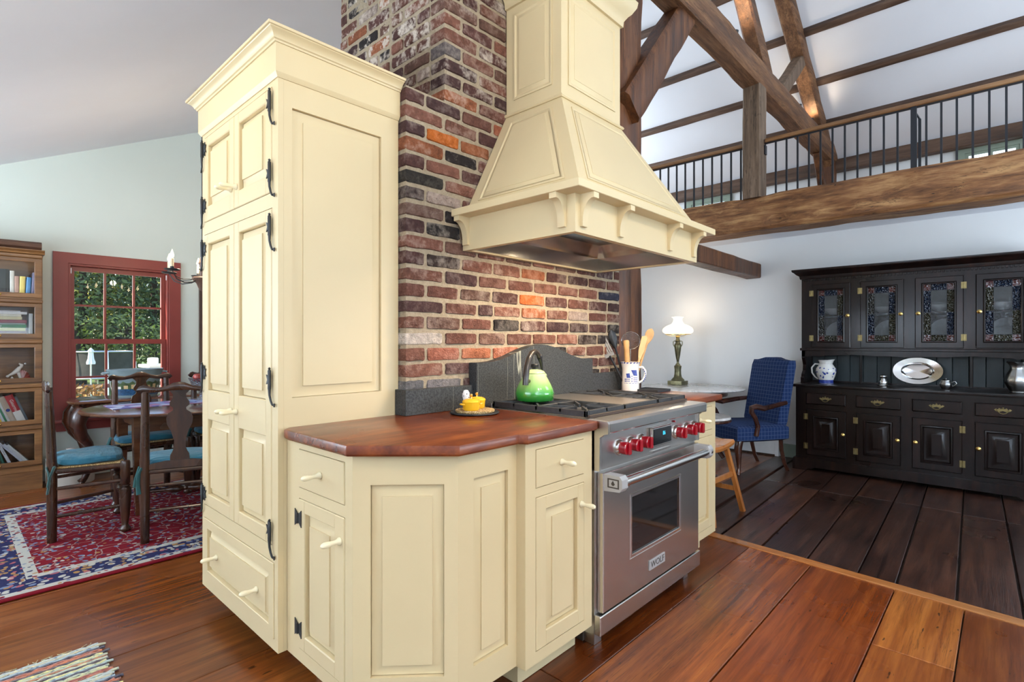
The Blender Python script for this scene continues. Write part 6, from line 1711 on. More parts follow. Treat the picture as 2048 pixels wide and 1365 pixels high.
# ------------------------------------------------------------------ stacking bookcase
BX0, BX1, BY = -0.29, 0.574, 5.92
bc = thing('bookcase', 'oak stacking bookcase with glass doors left of the red window', 'bookcase', ((BX0 + BX1) / 2, 6.05, 0))
MK = FM((BX0, BY, 0), (0, -1)); KW = BX1 - BX0; KD = YW - BY - 0.02
bb = B(); bb.box(0.0, KW, 0.0, KD, 0.0005, 0.150); bb.box(-0.004, KW + 0.004, -0.006, KD, 0.150, 0.196, 0.004); obj('base', bb, 'oak', bc, MK)
levels = [0.197, 0.533, 0.881, 1.246, 1.581, 1.955]
for z0, z1 in zip(levels, levels[1:]):
    q = B()
    q.box(0, 0.020, 0.0, KD, z0, z1); q.box(KW - 0.020, KW, 0.0, KD, z0, z1); q.box(0.02, KW - 0.02, 0.0, KD, z0, z0 + 0.018); q.box(0.02, KW - 0.02, 0.0, KD, z1 - 0.014, z1); q.box(0.02, KW - 0.02, KD - 0.008, KD, z0 + 0.018, z1 - 0.014)
    s_ = obj('section', q, 'oak', bc, MK, smooth=0)
    q = B(); q.ring(rect(0.004, KW - 0.004, z0 + 0.012, z1 - 0.034), rect(0.052, KW - 0.052, z0 + 0.050, z1 - 0.066), -0.001, -0.020, 0.003); d_ = obj('door', q, 'oak', bc, MK)
    q = B(); q.face([(0.052, -0.010, z0 + 0.050), (KW - 0.052, -0.010, z0 + 0.050), (KW - 0.052, -0.010, z1 - 0.066), (0.052, -0.010, z1 - 0.066)]); obj('pane', q, 'window_pane', d_, MK, smooth=0)
    q = B(); q.box(0.0, KW, -0.024, 0.0, z1 - 0.032, z1 - 0.002, 0.006); obj('rail', q, 'oak', bc, MK)
    for x in (KW * 0.3, KW * 0.7):
        q = B(); q.lathe([(0.006, -0.020), (0.005, -0.030), (0.009, -0.036), (0.008, -0.042), (0, -0.044)], (x, 0, z0 + 0.031), 10, 'y'); obj('knob', q, 'brass', d_, MK)
bb = B(); bb.prism([(0.0, 1.956), (-0.028, 1.956), (-0.034, 1.968), (-0.026, 1.978), (-0.036, 1.986), (-0.036, 1.992), (KD, 1.992), (KD, 1.956)], 'x', -0.012, KW + 0.012); obj('cornice', bb, 'oak', bc, MK, smooth=20)
# book builder: spine towards the room
bk = random.Random(8)
def book(x, z, t, h, col, lean=0.0, flat=False, depth=0.17, label='', text=None, tcol='paper_white', inset=0.035):
    """x = left lower corner of the spine, z = shelf height, t = thickness, h = height; lean tips the top to the left"""
    e = bpy.data.objects.new('book', None); C.objects.link(e)
    e.location = (x, BY + inset, z)
    e.rotation_euler = (0, -lean, 0) if not flat else (0, 0, 0)
    tag(e, label, 'book', 'books in the oak bookcase')
    if flat: wd, ht = h, t
    else: wd, ht = t, h
    q = B()
    r = min(wd, ht) * 0.35
    if flat:
        q.prism([(0.0 + r * 0.3, 0), (depth, 0), (depth, ht * 0.10), (r * 0.6, ht * 0.10), (r * 0.4, ht * 0.9), (depth, ht * 0.9), (depth, ht), (r * 0.3, ht), (0, ht * 0.75), (0, ht * 0.25)], 'x', 0, wd)
    else:
        q.prism([(r * 0.3 / 1, 0) if False else (0, r * 0.3), (0, depth), (wd * 0.10, depth), (wd * 0.10, r * 0.6), (wd * 0.9, r * 0.6), (wd * 0.9, depth), (wd, depth), (wd, r * 0.3), (wd * 0.75, 0), (wd * 0.25, 0)], 'z', 0, ht)
    c_ = obj('cover', q, 'book_cover', e, smooth=0); c_.color = (*col, 1)
    q = B()
    if flat: q.box(0.003, wd - 0.003, r * 0.65, depth - 0.004, ht * 0.105, ht * 0.895)
    else: q.box(wd * 0.105, wd * 0.895, r * 0.65, depth - 0.004, 0.003, ht - 0.003)
    obj('pages', q, 'paper_white', e, smooth=0)
    if text:
        tm = text_mesh(text, min(wd, ht) * 0.62)
        if flat: obj('spine_text', tm, tcol, e, T(wd * 0.45, -0.0006, ht / 2))
        else: obj('spine_text', tm, tcol, e, T(wd / 2, -0.0006, ht * 0.6) @ Matrix.Rotation(radians(90), 4, 'Y'))
    return e
sh = [l + 0.0185 for l in levels]
# shelf 5 (top)
book(0.285, sh[4], 0.088, 0.222, (0.02, 0.022, 0.022), label='thick black book with white lettering on the top shelf')
book(0.377, sh[4], 0.026, 0.212, (0.62, 0.60, 0.52), label='cream book with a red cap beside the thick black book')
book(0.405, sh[4], 0.026, 0.170, (0.48, 0.28, 0.20), lean=-0.0, label='tan book between the cream and yellow books')
book(0.432, sh[4], 0.034, 0.172, (0.75, 0.60, 0.15), lean=-0.03, label='yellow book on the top shelf')
book(0.470, sh[4], 0.030, 0.168, (0.08, 0.27, 0.52), lean=-0.06, label='sky-blue book on the top shelf')
book(0.503, sh[4] + 0.001, 0.022, 0.210, (0.22, 0.20, 0.30), lean=-0.07, label='speckled purple book last on the top shelf')
for k, (xx, zz) in enumerate(((0.330, 0.19), (0.330, 0.165), (0.330, 0.145), (0.330, 0.12))):
    pass
# shelf 4: a pile lying flat
zz = sh[3]
for t_, l_, col, nm in ((0.036, 0.31, (0.62, 0.62, 0.50), 'thick cream book at the bottom of the lying pile'), (0.016, 0.31, (0.12, 0.05, 0.07), 'thin maroon book second from the bottom of the pile'), (0.026, 0.315, (0.50, 0.55, 0.18), 'yellow-green book in the lying pile'), (0.026, 0.32, (0.03, 0.20, 0.06), 'green recipe book in the lying pile'), (0.012, 0.315, (0.25, 0.30, 0.26), 'thin grey-green book in the lying pile'), (0.026, 0.325, (0.24, 0.04, 0.05), 'dark red book in the lying pile'), (0.026, 0.295, (0.62, 0.58, 0.36), 'pale yellow book in the lying pile'), (0.018, 0.29, (0.65, 0.65, 0.55), 'ivory book near the top of the lying pile'), (0.020, 0.325, (0.68, 0.70, 0.70), 'white book second from the top of the pile'), (0.008, 0.285, (0.6, 0.6, 0.62), 'thin white booklet on top of the lying pile')):
    book(0.155, zz, t_, l_, col, flat=True, label=nm, text='RECIPES' if 'green recipe' in nm else None); zz += t_ + 0.0006
book(0.492, sh[3], 0.024, 0.20, (0.66, 0.70, 0.70), label='slim white book standing right of the lying pile')
# shelf 2: a leaning row
L2 = [(0.020, 0.215, (0.42, 0.02, 0.05), 'crimson book at the left of the leaning row', None), (0.034, 0.255, (0.78, 0.52, 0.06), 'orange-yellow book in the leaning row', None), (0.016, 0.20, (0.60, 0.66, 0.72), 'pale blue book in the leaning row', None), (0.012, 0.235, (0.04, 0.22, 0.10), 'thin green book in the leaning row', None), (0.014, 0.225, (0.68, 0.70, 0.70), 'thin white book in the leaning row', None), (0.036, 0.235, (0.50, 0.42, 0.34), 'beige book with a blue emblem in the leaning row', None), (0.050, 0.245, (0.45, 0.04, 0.05), 'thick red and white cookbook in the leaning row', 'Gourmet'), (0.016, 0.235, (0.12, 0.14, 0.16), 'slate-grey book last in the leaning row', None)]
ln = radians(20)
x = 0.500
for t_, h_, col, nm, tx in L2[::-1]:
    x -= t_ / cos(ln) + 0.001
    e = book(x, sh[1] + 0.0015 , t_, h_, col, lean=ln, label=nm, text=tx)
    if tx:
        q = B(); q.box(0.0, t_, -0.0004, 0.02, 0.002, h_ * 0.42); obj('white_band', q, 'paper_white', e, smooth=0)
    if 'emblem' in nm:
        q = B(); q.lathe([(0, -0.0006), (0.013, -0.0006), (0.013, 0.001)], (t_ / 2, 0, h_ * 0.5), 14, 'y'); obj('emblem', q, 'china_blue', e)
# shelf 1: a few slumped books
book(0.335, sh[0] + 0.001, 0.020, 0.19, (0.02, 0.13, 0.09), lean=radians(17), label='dark green book slumped on the lowest shelf')
book(0.372, sh[0] + 0.001, 0.020, 0.225, (0.62, 0.64, 0.68), lean=radians(21), label='white paperback slumped on the lowest shelf', text='Party Cookbook', tcol='black_plastic')
for k in range(3):
    book(0.455 + 0.017 * k, sh[0] + 0.001, 0.014, 0.235 - 0.012 * k, (0.52 + 0.05 * k, 0.56 + 0.05 * k, 0.66), lean=radians(38), label='%s of the three pale booklets sliding down the lowest shelf' % ('leftmost', 'middle', 'rightmost')[k])
# carved figure on shelf 3
fg = thing('figurine', 'white carved figure on a red shell in the bookcase', 'figurine', (0.42, BY + 0.07, sh[2]))
fx, fy, fz = 0.42, BY + 0.07, sh[2]
bb = B(); bb.prism([(-0.055, 0), (0.0, 0), (-0.03, 0.045)], 'y', fy - 0.02, fy + 0.02); bb.mv(T(fx, 0, fz)); obj('wedge', bb, 'china_white', fg)
bb = B(); bb.tube([(fx - 0.055, fy, fz + 0.048), (fx - 0.025, fy, fz + 0.066), (fx + 0.005, fy, fz + 0.092), (fx + 0.018, fy, fz + 0.115), (fx + 0.035, fy, fz + 0.128)], [0.006, 0.012, 0.019, 0.014, 0.009], 10); bb.ball((fx - 0.055, fy, fz + 0.046), 0.011, 8); bb.ball((fx + 0.030, fy, fz + 0.135), 0.013, 8); bb.ball((fx + 0.052, fy, fz + 0.146), 0.008, 8); bb.ball((fx + 0.018, fy, fz + 0.146), 0.007, 8); bb.tube([(fx + 0.01, fy, fz + 0.075), (fx + 0.024, fy, fz + 0.02), (fx + 0.035, fy, fz + 0.006), (fx + 0.09, fy, fz + 0.006)], [0.012, 0.008, 0.006, 0.006], 8); obj('figure', bb, 'china_white', fg)
bb = B()
for k in range(9):
    a = radians(15 + 15 * k)
    bb.tube([(fx + 0.035, fy + 0.012, fz + 0.012), (fx + 0.035 + 0.055 * cos(a) * 0.9, fy + 0.02, fz + 0.012 + 0.08 * sin(a))], [0.004, 0.008], 6)
obj('shell', bb, 'apple_red', fg)
# log on top
lg = hewn((-0.18, 6.02, 2.036), (0.575, 6.0, 2.036), 0.075, 0.066, n=26, amp=0.010, seed=40, cham=0.3)
lgt = thing('driftwood_log', 'small gnarled log lying on top of the bookcase', 'log', (0.2, 6.01, 1.9925))
obj('trunk', lg, 'driftwood', lgt)
for x in (-0.1, 0.34, 0.545):
    bb = B(); bb.tube([(x, 6.01, 1.993), (x + 0.01, 6.005, 2.02)], [0.026, 0.020], 8); obj('foot', bb, 'driftwood', lgt)

# ------------------------------------------------------------------ Persian rug
bb = B(); bb.box(-HX, HX, -HY, HY, 0.0, 0.011, 0.004)
o = obj('persian_rug', bb, 'persian_rug'); o.location = (1.47, 4.385, 0.0018); tag(o, 'red Persian rug with navy borders under the dining table', 'rug')
RZ0 = 0.0132
# ------------------------------------------------------------------ rag rug
rr = thing('rag_rug', 'multicoloured striped rag rug in the lower left corner', 'rug', (-0.15, 2.1, 0.0018))
cols = [(0.40, 0.45, 0.42), (0.46, 0.42, 0.28), (0.28, 0.36, 0.40), (0.06, 0.05, 0.07), (0.36, 0.10, 0.05), (0.40, 0.12, 0.05), (0.07, 0.05, 0.06), (0.50, 0.48, 0.22), (0.42, 0.44, 0.30), (0.36, 0.16, 0.08), (0.40, 0.42, 0.32), (0.07, 0.05, 0.06), (0.52, 0.50, 0.24), (0.34, 0.42, 0.40), (0.06, 0.05, 0.08), (0.42, 0.44, 0.30), (0.48, 0.46, 0.24), (0.28, 0.07, 0.05), (0.38, 0.12, 0.06), (0.36, 0.40, 0.34)]
y = 2.685; k = 0
while y > 1.5:
    wd2 = 0.0125
    x1 = 0.435 + bk.uniform(-0.012, 0.018)
    q = B(); pts_ = []; rs = []
    n = 64
    for i in range(n + 1):
        f = i / n
        xx = -0.75 + (x1 + 0.75) * f
        pts_.append((xx, y + 0.0022 * sin(i * 1.7 + k), 0.0052 + 0.0014 * sin(i * 2.2 + k * 2)))
        rs.append((0.0036 + 0.0007 * sin(i * 3.1 + k)))
    q.tube(pts_, rs, 6, sx=2.0)
    s_ = obj('strip', q, 'yarn', rr); c3 = cols[k % len(cols)]; s_.color = (*c3, 1)
    y -= 0.0135; k += 1
bb = B()
for i in range(46):
    xx = -0.7 + 1.12 * i / 46 + bk.uniform(-0.01, 0.01)
    bb.tube([(xx, 2.688, 0.006), (xx + bk.uniform(-0.02, 0.02), 2.705, 0.004), (xx + bk.uniform(-0.04, 0.04), 2.700 + bk.uniform(0.005, 0.028), 0.0035)], 0.0016, 4)
f_ = obj('fringe', bb, 'yarn', rr); f_.color = (0.45, 0.42, 0.26, 1); f_['kind'] = 'stuff'

# ------------------------------------------------------------------ dining chairs
def splat_poly():
    z0, z1 = 0.475, 0.925
    pr = [(0.0, 0.052), (0.10, 0.050), (0.14, 0.040), (0.20, 0.030), (0.30, 0.030), (0.42, 0.045), (0.52, 0.066), (0.60, 0.070), (0.67, 0.060), (0.71, 0.036), (0.745, 0.034), (0.78, 0.052), (0.82, 0.052), (0.88, 0.036), (0.93, 0.034), (0.97, 0.050), (1.0, 0.066)]
    R_ = [(w_, z0 + (z1 - z0) * f) for f, w_ in pr]
    return R_
def prism_strip(prof, y0, y1, tilt):
    """symmetric outline lofted as quads, leaning back by tilt per metre above the seat"""
    q = B()
    for a, c in zip(prof, prof[1:]):
        def yy(z, y): return y - tilt * (z - 0.46)
        q.loft([[(-a[0], yy(a[1], y0), a[1]), (a[0], yy(a[1], y0), a[1]), (a[0], yy(a[1], y1), a[1]), (-a[0], yy(a[1], y1), a[1])], [(-c[0], yy(c[1], y0), c[1]), (c[0], yy(c[1], y0), c[1]), (c[0], yy(c[1], y1), c[1]), (-c[0], yy(c[1], y1), c[1])]], False, False)
    bmesh.ops.remove_doubles(q.bm, verts=q.bm.verts, dist=1e-5)
    return q
def make_chair(label):
    t = thing('dining_chair', label, 'chair', (0, 0, 0), 0.0, 'fiddleback chairs round the dining table', world=False)
    tl = 0.035
    for s in (-1, 1):
        q = B(); q.tube([(s * 0.18, -0.18, 0.0), (s * 0.18, -0.18, 0.25), (s * 0.18, -0.18, 0.46), (s * 0.178, -0.18 - tl * 0.22, 0.68), (s * 0.175, -0.18 - tl * 0.45, 0.915)], [0.024, 0.026, 0.026, 0.024, 0.020], 12); obj('back_post', q, 'chair_wood', t)
        q = B(); q.lathe([(0, 0), (0.018, 0), (0.030, 0.010), (0.031, 0.020), (0.022, 0.034), (0.017, 0.045), (0.024, 0.10), (0.031, 0.18), (0.034, 0.25), (0.033, 0.275), (0.022, 0.288), (0.030, 0.295), (0.022, 0.302), (0.027, 0.31), (0.028, 0.44), (0.024, 0.452), (0, 0.454)], (s * 0.235, 0.175, 0), 16); obj('front_leg', q, 'chair_wood', t)
        for z, zf in ((0.32, 0.33), (0.15, 0.17)):
            q = B(); q.tube([(s * 0.18, -0.18, z), (s * 0.208, 0.0, (z + zf) / 2), (s * 0.235, 0.175, zf)], [0.010, 0.0135, 0.010], 10); obj('stretcher', q, 'chair_wood', t)
        q = B(); q.tube([(s * 0.18, -0.18, 0.425), (s * 0.235, 0.175, 0.425)], 0.016, 10); obj('seat_rail', q, 'chair_wood', t)
    q = B(); q.tube([(-0.18, -0.18, 0.19), (0.18, -0.18, 0.19)], [0.010, 0.010], 10); obj('stretcher', q, 'chair_wood', t)
    q = B(); q.tube([(-0.18, -0.18, 0.34), (0.18, -0.18, 0.34)], [0.010, 0.010], 10); obj('stretcher', q, 'chair_wood', t)
    q = B(); q.lathe([(0.008, -0.235), (0.011, -0.19), (0.013, -0.13), (0.010, -0.12), (0.020, -0.09), (0.026, -0.055), (0.020, -0.03), (0.011, -0.012), (0.016, 0.0), (0.011, 0.012), (0.020, 0.03), (0.026, 0.055), (0.020, 0.09), (0.010, 0.12), (0.013, 0.13), (0.011, 0.19), (0.008, 0.235)], (0, 0.175, 0.225), 14, 'x'); obj('front_stretcher', q, 'chair_wood', t)
    q = B(); q.tube([(-0.235, 0.175, 0.425), (0.235, 0.175, 0.425)], 0.016, 10); obj('seat_rail', q, 'chair_wood', t)
    q = B(); q.tube([(-0.18, -0.18, 0.425), (0.18, -0.18, 0.425)], 0.014, 10); obj('seat_rail', q, 'chair_wood', t)
    q = B(); q.loft([[(-0.178, -0.176, 0.432), (0.178, -0.176, 0.432), (0.232, 0.172, 0.432), (-0.232, 0.172, 0.432)], [(-0.178, -0.176, 0.450), (0.178, -0.176, 0.450), (0.232, 0.172, 0.450), (-0.232, 0.172, 0.450)]]); obj('rush_seat', q, 'cork', t)
    q = B(); pts_ = [(-0.17, 0.47), (-0.08, 0.485), (0.0, 0.488), (0.08, 0.485), (0.17, 0.47), (0.17, 0.440), (-0.17, 0.440)]; q.prism(pts_[::-1], 'y', -0.192, -0.168); obj('shoe_rail', q, 'chair_wood', t)
    obj('splat', prism_strip(splat_poly(), -0.186, -0.174, tl), 'chair_wood', t, smooth=20)
    # yoke crest rail
    up_ = [(-0.222, 0.925), (-0.205, 0.948), (-0.185, 0.956), (-0.15, 0.945), (-0.11, 0.938), (-0.07, 0.946), (-0.03, 0.966), (0.0, 0.972), (0.03, 0.966), (0.07, 0.946), (0.11, 0.938), (0.15, 0.945), (0.185, 0.956), (0.205, 0.948), (0.222, 0.925)]
    lo_ = [(-0.222, 0.9245), (-0.20, 0.905), (-0.18, 0.902), (-0.15, 0.905), (-0.11, 0.908), (-0.07, 0.915), (-0.03, 0.918), (0.0, 0.918), (0.03, 0.918), (0.07, 0.915), (0.11, 0.908), (0.15, 0.905), (0.18, 0.902), (0.20, 0.905), (0.222, 0.9245)]
    q = B()
    rings = []
    for (x, zu), (_, zl_) in zip(up_, lo_):
        yc = -0.18 - tl * 0.46 + 0.02 * (1 - (x / 0.222) ** 2) * -1
        h = (zu - zl_) / 2; zm = (zu + zl_) / 2
        rings.append([(x, yc + 0.012 * cos(a), zm + h * sin(a)) for a in [2 * pi * j / 10 for j in range(10)]])
    q.loft(rings); obj('crest_rail', q, 'chair_wood', t)
    return t
def make_cushion(label):
    t = thing('seat_cushion', label, 'cushion', (0, 0, 0), 0.0, 'tied seat cushions on the dining chairs', world=False)
    q = B(); rings = []
    for f, sc_ in ((0.0, 0.90), (0.18, 0.985), (0.45, 1.0), (0.75, 0.97), (0.93, 0.86), (1.0, 0.70)):
        ring = []
        for j in range(28):
            a = 2 * pi * j / 28
            u, v = cos(a), sin(a)
            k = 1 / max(abs(u), abs(v)); k = 1 + (k - 1) * 0.62
            y_ = v * k * 0.178 * sc_
            wd = 0.195 + 0.045 * (y_ + 0.178) / 0.356
            x_ = u * k * wd * sc_
            ring.append((x_, y_ + 0.002, 0.4505 + 0.052 * f + 0.003 * sin(5 * a)))
        rings.append(ring)
    q.loft(rings); obj('pad', q, 'cushion_blue', t)
    for s in (-1, 1):
        q = B(); q.tube([(s * 0.150, -0.155, 0.462), (s * 0.195, -0.205, 0.452), (s * 0.208, -0.195, 0.425), (s * 0.214, -0.192, 0.36), (s * 0.206, -0.20, 0.30)], [0.006, 0.010, 0.012, 0.012, 0.014], 8, sx=0.45); obj('tie', q, 'teal_ribbon', t)
        q = B(); q.tube([(s * 0.150, -0.150, 0.462), (s * 0.208, -0.170, 0.455), (s * 0.222, -0.190, 0.40), (s * 0.228, -0.198, 0.345)], [0.006, 0.012, 0.010, 0.012], 8, sx=0.45); obj('tie', q, 'teal_ribbon', t)
    return t
CH = [((0.650, 4.385), radians(-96), 'dark fiddleback chair at the left end of the dining table', 'blue cushion tied on the chair at the table\'s left end'),
      ((1.065, 3.905), radians(-20.7), 'dark fiddleback chair turning its back to the pantry cabinet', 'teal cushion on the chair nearest the pantry cabinet'),
      ((1.108, 4.98), radians(180), 'dark fiddleback chair on the window side of the table', 'blue cushion on the chair before the window'),
      ((1.665, 5.00), radians(176), 'dark chair on the window side, mostly hidden by the pantry cabinet', 'blue cushion on the chair half hidden by the pantry cabinet')]
ch0 = cu0 = None
for (p, rz, l1, l2) in CH:
    if ch0 is None:
        ch0, cu0 = make_chair(l1), make_cushion(l2)
        for o in (ch0, cu0): o.location = (*p, RZ0); o.rotation_euler = (0, 0, rz)
    else:
        dup(ch0, (*p, RZ0), rz, l1); dup(cu0, (*p, RZ0), rz, l2)

# ------------------------------------------------------------------ dining table
TX, TY = 1.36, 4.72
dt = thing('dining_table', 'oval drop-leaf dining table with a polished top', 'table', (TX, TY, RZ0))
def oval(rx, ry, z, n=64): return [(TX + rx * cos(2 * pi * k / n), TY + ry * sin(2 * pi * k / n), z) for k in range(n)]
bb = B(); bb.loft([oval(0.700, 0.600, 0.716), oval(0.712, 0.612, 0.722), oval(0.715, 0.615, 0.730), oval(0.708, 0.608, 0.738), oval(0.700, 0.600, 0.740)]); obj('top', bb, 'table_wood', dt)
for ya_ in (4.44, 4.915):
    bb = B(); bb.box(0.93, 1.79, ya_, ya_ + 0.025, 0.59, 0.7155); obj('apron', bb, 'table_wood', dt, smooth=0)
for x in (0.925, 1.77):
    bb = B(); bb.prism([(4.466, 0.7155), (4.914, 0.7155), (4.914, 0.66), (4.80, 0.63), (4.58, 0.63), (4.466, 0.57)], 'x', x, x + 0.025); obj('end_apron', bb, 'table_wood', dt, smooth=0)
for x in (0.935, 1.785):
    for y in (4.45, 4.93):
        bb = B(); bb.loft([[(x + i * h, y + j * h, z) for i, j in ((-1, -1), (1, -1), (1, 1), (-1, 1))] for z, h in ((RZ0 + 0.0003, 0.016), (0.5, 0.030), (0.7155, 0.032))]); obj('leg', bb, 'table_wood', dt, smooth=0)
rn = thing('table_runner', 'blue and violet patterned runner on the dining table', 'runner', (1.36, 4.85, 0.7404))
bb = B(); bb.box(0.835, 1.90, 4.69, 5.03, 0.7404, 0.7430); obj('cloth', bb, 'runner_print', rn)
cb = thing('glass_compote', 'cut-glass compote dish on the dining table', 'bowl', (1.487, 4.96, 0.7432))
bb = B(); bb.lathe([(0, 0), (0.052, 0), (0.054, 0.004), (0.020, 0.014), (0.012, 0.04), (0.014, 0.07), (0.030, 0.085), (0.068, 0.12), (0.092, 0.175), (0.096, 0.182), (0.090, 0.180), (0.060, 0.125), (0.02, 0.10), (0, 0.098)], (1.487, 4.96, 0.7432), 32); obj('dish', bb, 'cut_glass', cb)
for k, (ax, ay, az, lab) in enumerate(((1.452, 4.925, 0.93, 'red apple at the left of the glass compote'), (1.53, 4.97, 0.935, 'red apple at the right of the glass compote'))):
    ap = thing('apple', lab, 'apple', (ax, ay, az - 0.035), group='apples in the compote')
    bb = B(); bb.lathe([(0, 0.006), (0.012, 0.0), (0.026, 0.008), (0.037, 0.030), (0.038, 0.045), (0.030, 0.062), (0.014, 0.068), (0, 0.060)], (ax, ay, az - 0.035), 20); obj('flesh', bb, 'apple_red', ap)
    bb = B(); bb.tube([(ax, ay, az + 0.025), (ax + 0.003, ay, az + 0.046)], 0.0018, 6); obj('stem', bb, 'bark', ap)

# ------------------------------------------------------------------ carved table by the window
wt = thing('carved_table', 'carved cabriole-legged side table standing under the red window', 'table', (1.22, 5.86, 0))
def shaped(d, z):
    out = []
    for k in range(48):
        a = 2 * pi * k / 48
        u, v = cos(a), sin(a)
        kk = 1 / max(abs(u), abs(v)); kk = 1 + (kk - 1) * 0.8
        x_, y_ = u * kk * (0.50 - d), v * kk * (0.265 - d)
        x_ += 0.015 * sin(3 * a) * abs(u); y_ += 0.014 * cos(6 * a)
        out.append((1.22 + x_, 5.86 + y_, z))
    return out
bb = B(); bb.loft([shaped(0.02, 0.700), shaped(0.005, 0.706), shaped(0.0, 0.716), shaped(0.006, 0.726), shaped(0.015, 0.730)]); obj('top', bb, 'table_wood', wt)
bb = B(); bb.loft([shaped(0.075, 0.605), shaped(0.05, 0.63), shaped(0.055, 0.655), shaped(0.035, 0.68), shaped(0.035, 0.6995)]); obj('apron', bb, 'mahogany', wt)
for sx_ in (-1, 1):
    for sy_ in (-1, 1):
        bx_, by_ = 1.22 + sx_ * 0.41, 5.86 + sy_ * 0.175
        q = B(); q.tube([(bx_, by_, 0.66), (bx_ + sx_ * 0.030, by_ + sy_ * 0.016, 0.60), (bx_ + sx_ * 0.042, by_ + sy_ * 0.020, 0.53), (bx_ + sx_ * 0.015, by_ + sy_ * 0.008, 0.44), (bx_ - sx_ * 0.035, by_ - sy_ * 0.012, 0.36), (bx_ - sx_ * 0.055, by_ - sy_ * 0.02, 0.27), (bx_ - sx_ * 0.045, by_ - sy_ * 0.018, 0.16), (bx_ - sx_ * 0.005, by_, 0.075), (bx_ + sx_ * 0.02, by_ + sy_ * 0.01, 0.05)], [0.055, 0.062, 0.056, 0.046, 0.036, 0.030, 0.026, 0.024, 0.030], 12); obj('leg', q, 'mahogany', wt)
        q = B(); q.lathe([(0.016, -0.010), (0.020, -0.006), (0.020, 0.006), (0.016, 0.010)], (bx_ + sx_ * 0.02, by_ + sy_ * 0.01, 0.0205), 14, 'x'); q.tube([(bx_ + sx_ * 0.02, by_ + sy_ * 0.01, 0.022), (bx_ + sx_ * 0.02, by_ + sy_ * 0.01, 0.055)], 0.006, 8); obj('caster', q, 'pewter', wt)
# painted tub
tb = thing('painted_tub', 'oval grey-blue tub with a painted harbour scene before the window', 'tub', (1.205, 5.83, 0.7305))
def ov(rx, ry, z, n=48): return [(1.205 + rx * cos(2 * pi * k / n), 5.83 + ry * sin(2 * pi * k / n), 0.7305 + z) for k in range(n)]
bb = B(); bb.loft([ov(0.165, 0.115, 0), ov(0.172, 0.120, 0.01), ov(0.195, 0.140, 0.18), ov(0.215, 0.152, 0.235), ov(0.222, 0.158, 0.250), ov(0.215, 0.152, 0.252), ov(0.19, 0.135, 0.19), ov(0.165, 0.115, 0.03)]); obj('body', bb, 'tub_glaze', tb)
for s in (-1, 1):
    bb = B(); bb.tube([(1.205 + s * 0.200, 5.79, 0.955), (1.205 + s * 0.238, 5.80, 0.950), (1.205 + s * 0.246, 5.83, 0.948), (1.205 + s * 0.238, 5.86, 0.950), (1.205 + s * 0.200, 5.87, 0.955)], 0.010, 8); obj('handle', bb, 'tub_glaze', tb)
def tubband(z0, z1, a0, a1, n=14, wob=0.0):
    q = B(); lo, hi = [], []
    for k in range(n + 1):
        a = a0 + (a1 - a0) * k / n
        def P(z): 
            f = z / 0.18
            return (1.205 + (0.1725 + 0.0235 * f) * cos(a), 5.83 + (0.1205 + 0.0205 * f) * sin(a), 0.7305 + z)
        lo.append(P(z0)); hi.append(P(z1 + wob * sin(k * 2.3)))
    q.loft([lo, hi], closed=False); return q
obj('water_print', tubband(0.02, 0.075, pi * 1.05, pi * 1.95), 'tub_water', tb)
obj('land_print', tubband(0.075, 0.135, pi * 1.05, pi * 1.95, 22, 0.012), 'tub_land', tb)
for k in range(7):
    a = pi * (1.2 + 0.1 * k)
    q = tubband(0.078, 0.100 + 0.008 * (k % 3), a, a + 0.18, 2)
    for v in q.bm.verts: v.co.y -= 0.0012
    obj('house_print', q, 'tub_house' if k % 3 else 'china_white', tb)
# crock on the floor
cr = thing('stoneware_crock', 'pale stoneware crock with a lid on the floor beside the bookcase', 'crock', (0.760, 5.935, 0.0018))
bb = B(); bb.lathe([(0, 0.0018), (0.150, 0.0018), (0.162, 0.012), (0.168, 0.10), (0.170, 0.21), (0.168, 0.225), (0.158, 0.228)], (0.760, 5.935, 0), 36); obj('body', bb, 'stoneware', cr)
bb = B(); bb.lathe([(0.172, 0.229), (0.174, 0.236), (0.160, 0.248), (0.09, 0.268), (0.03, 0.275), (0.024, 0.285), (0.034, 0.298), (0.030, 0.308), (0, 0.311)], (0.760, 5.935, 0), 36); obj('lid', bb, 'stoneware', cr)

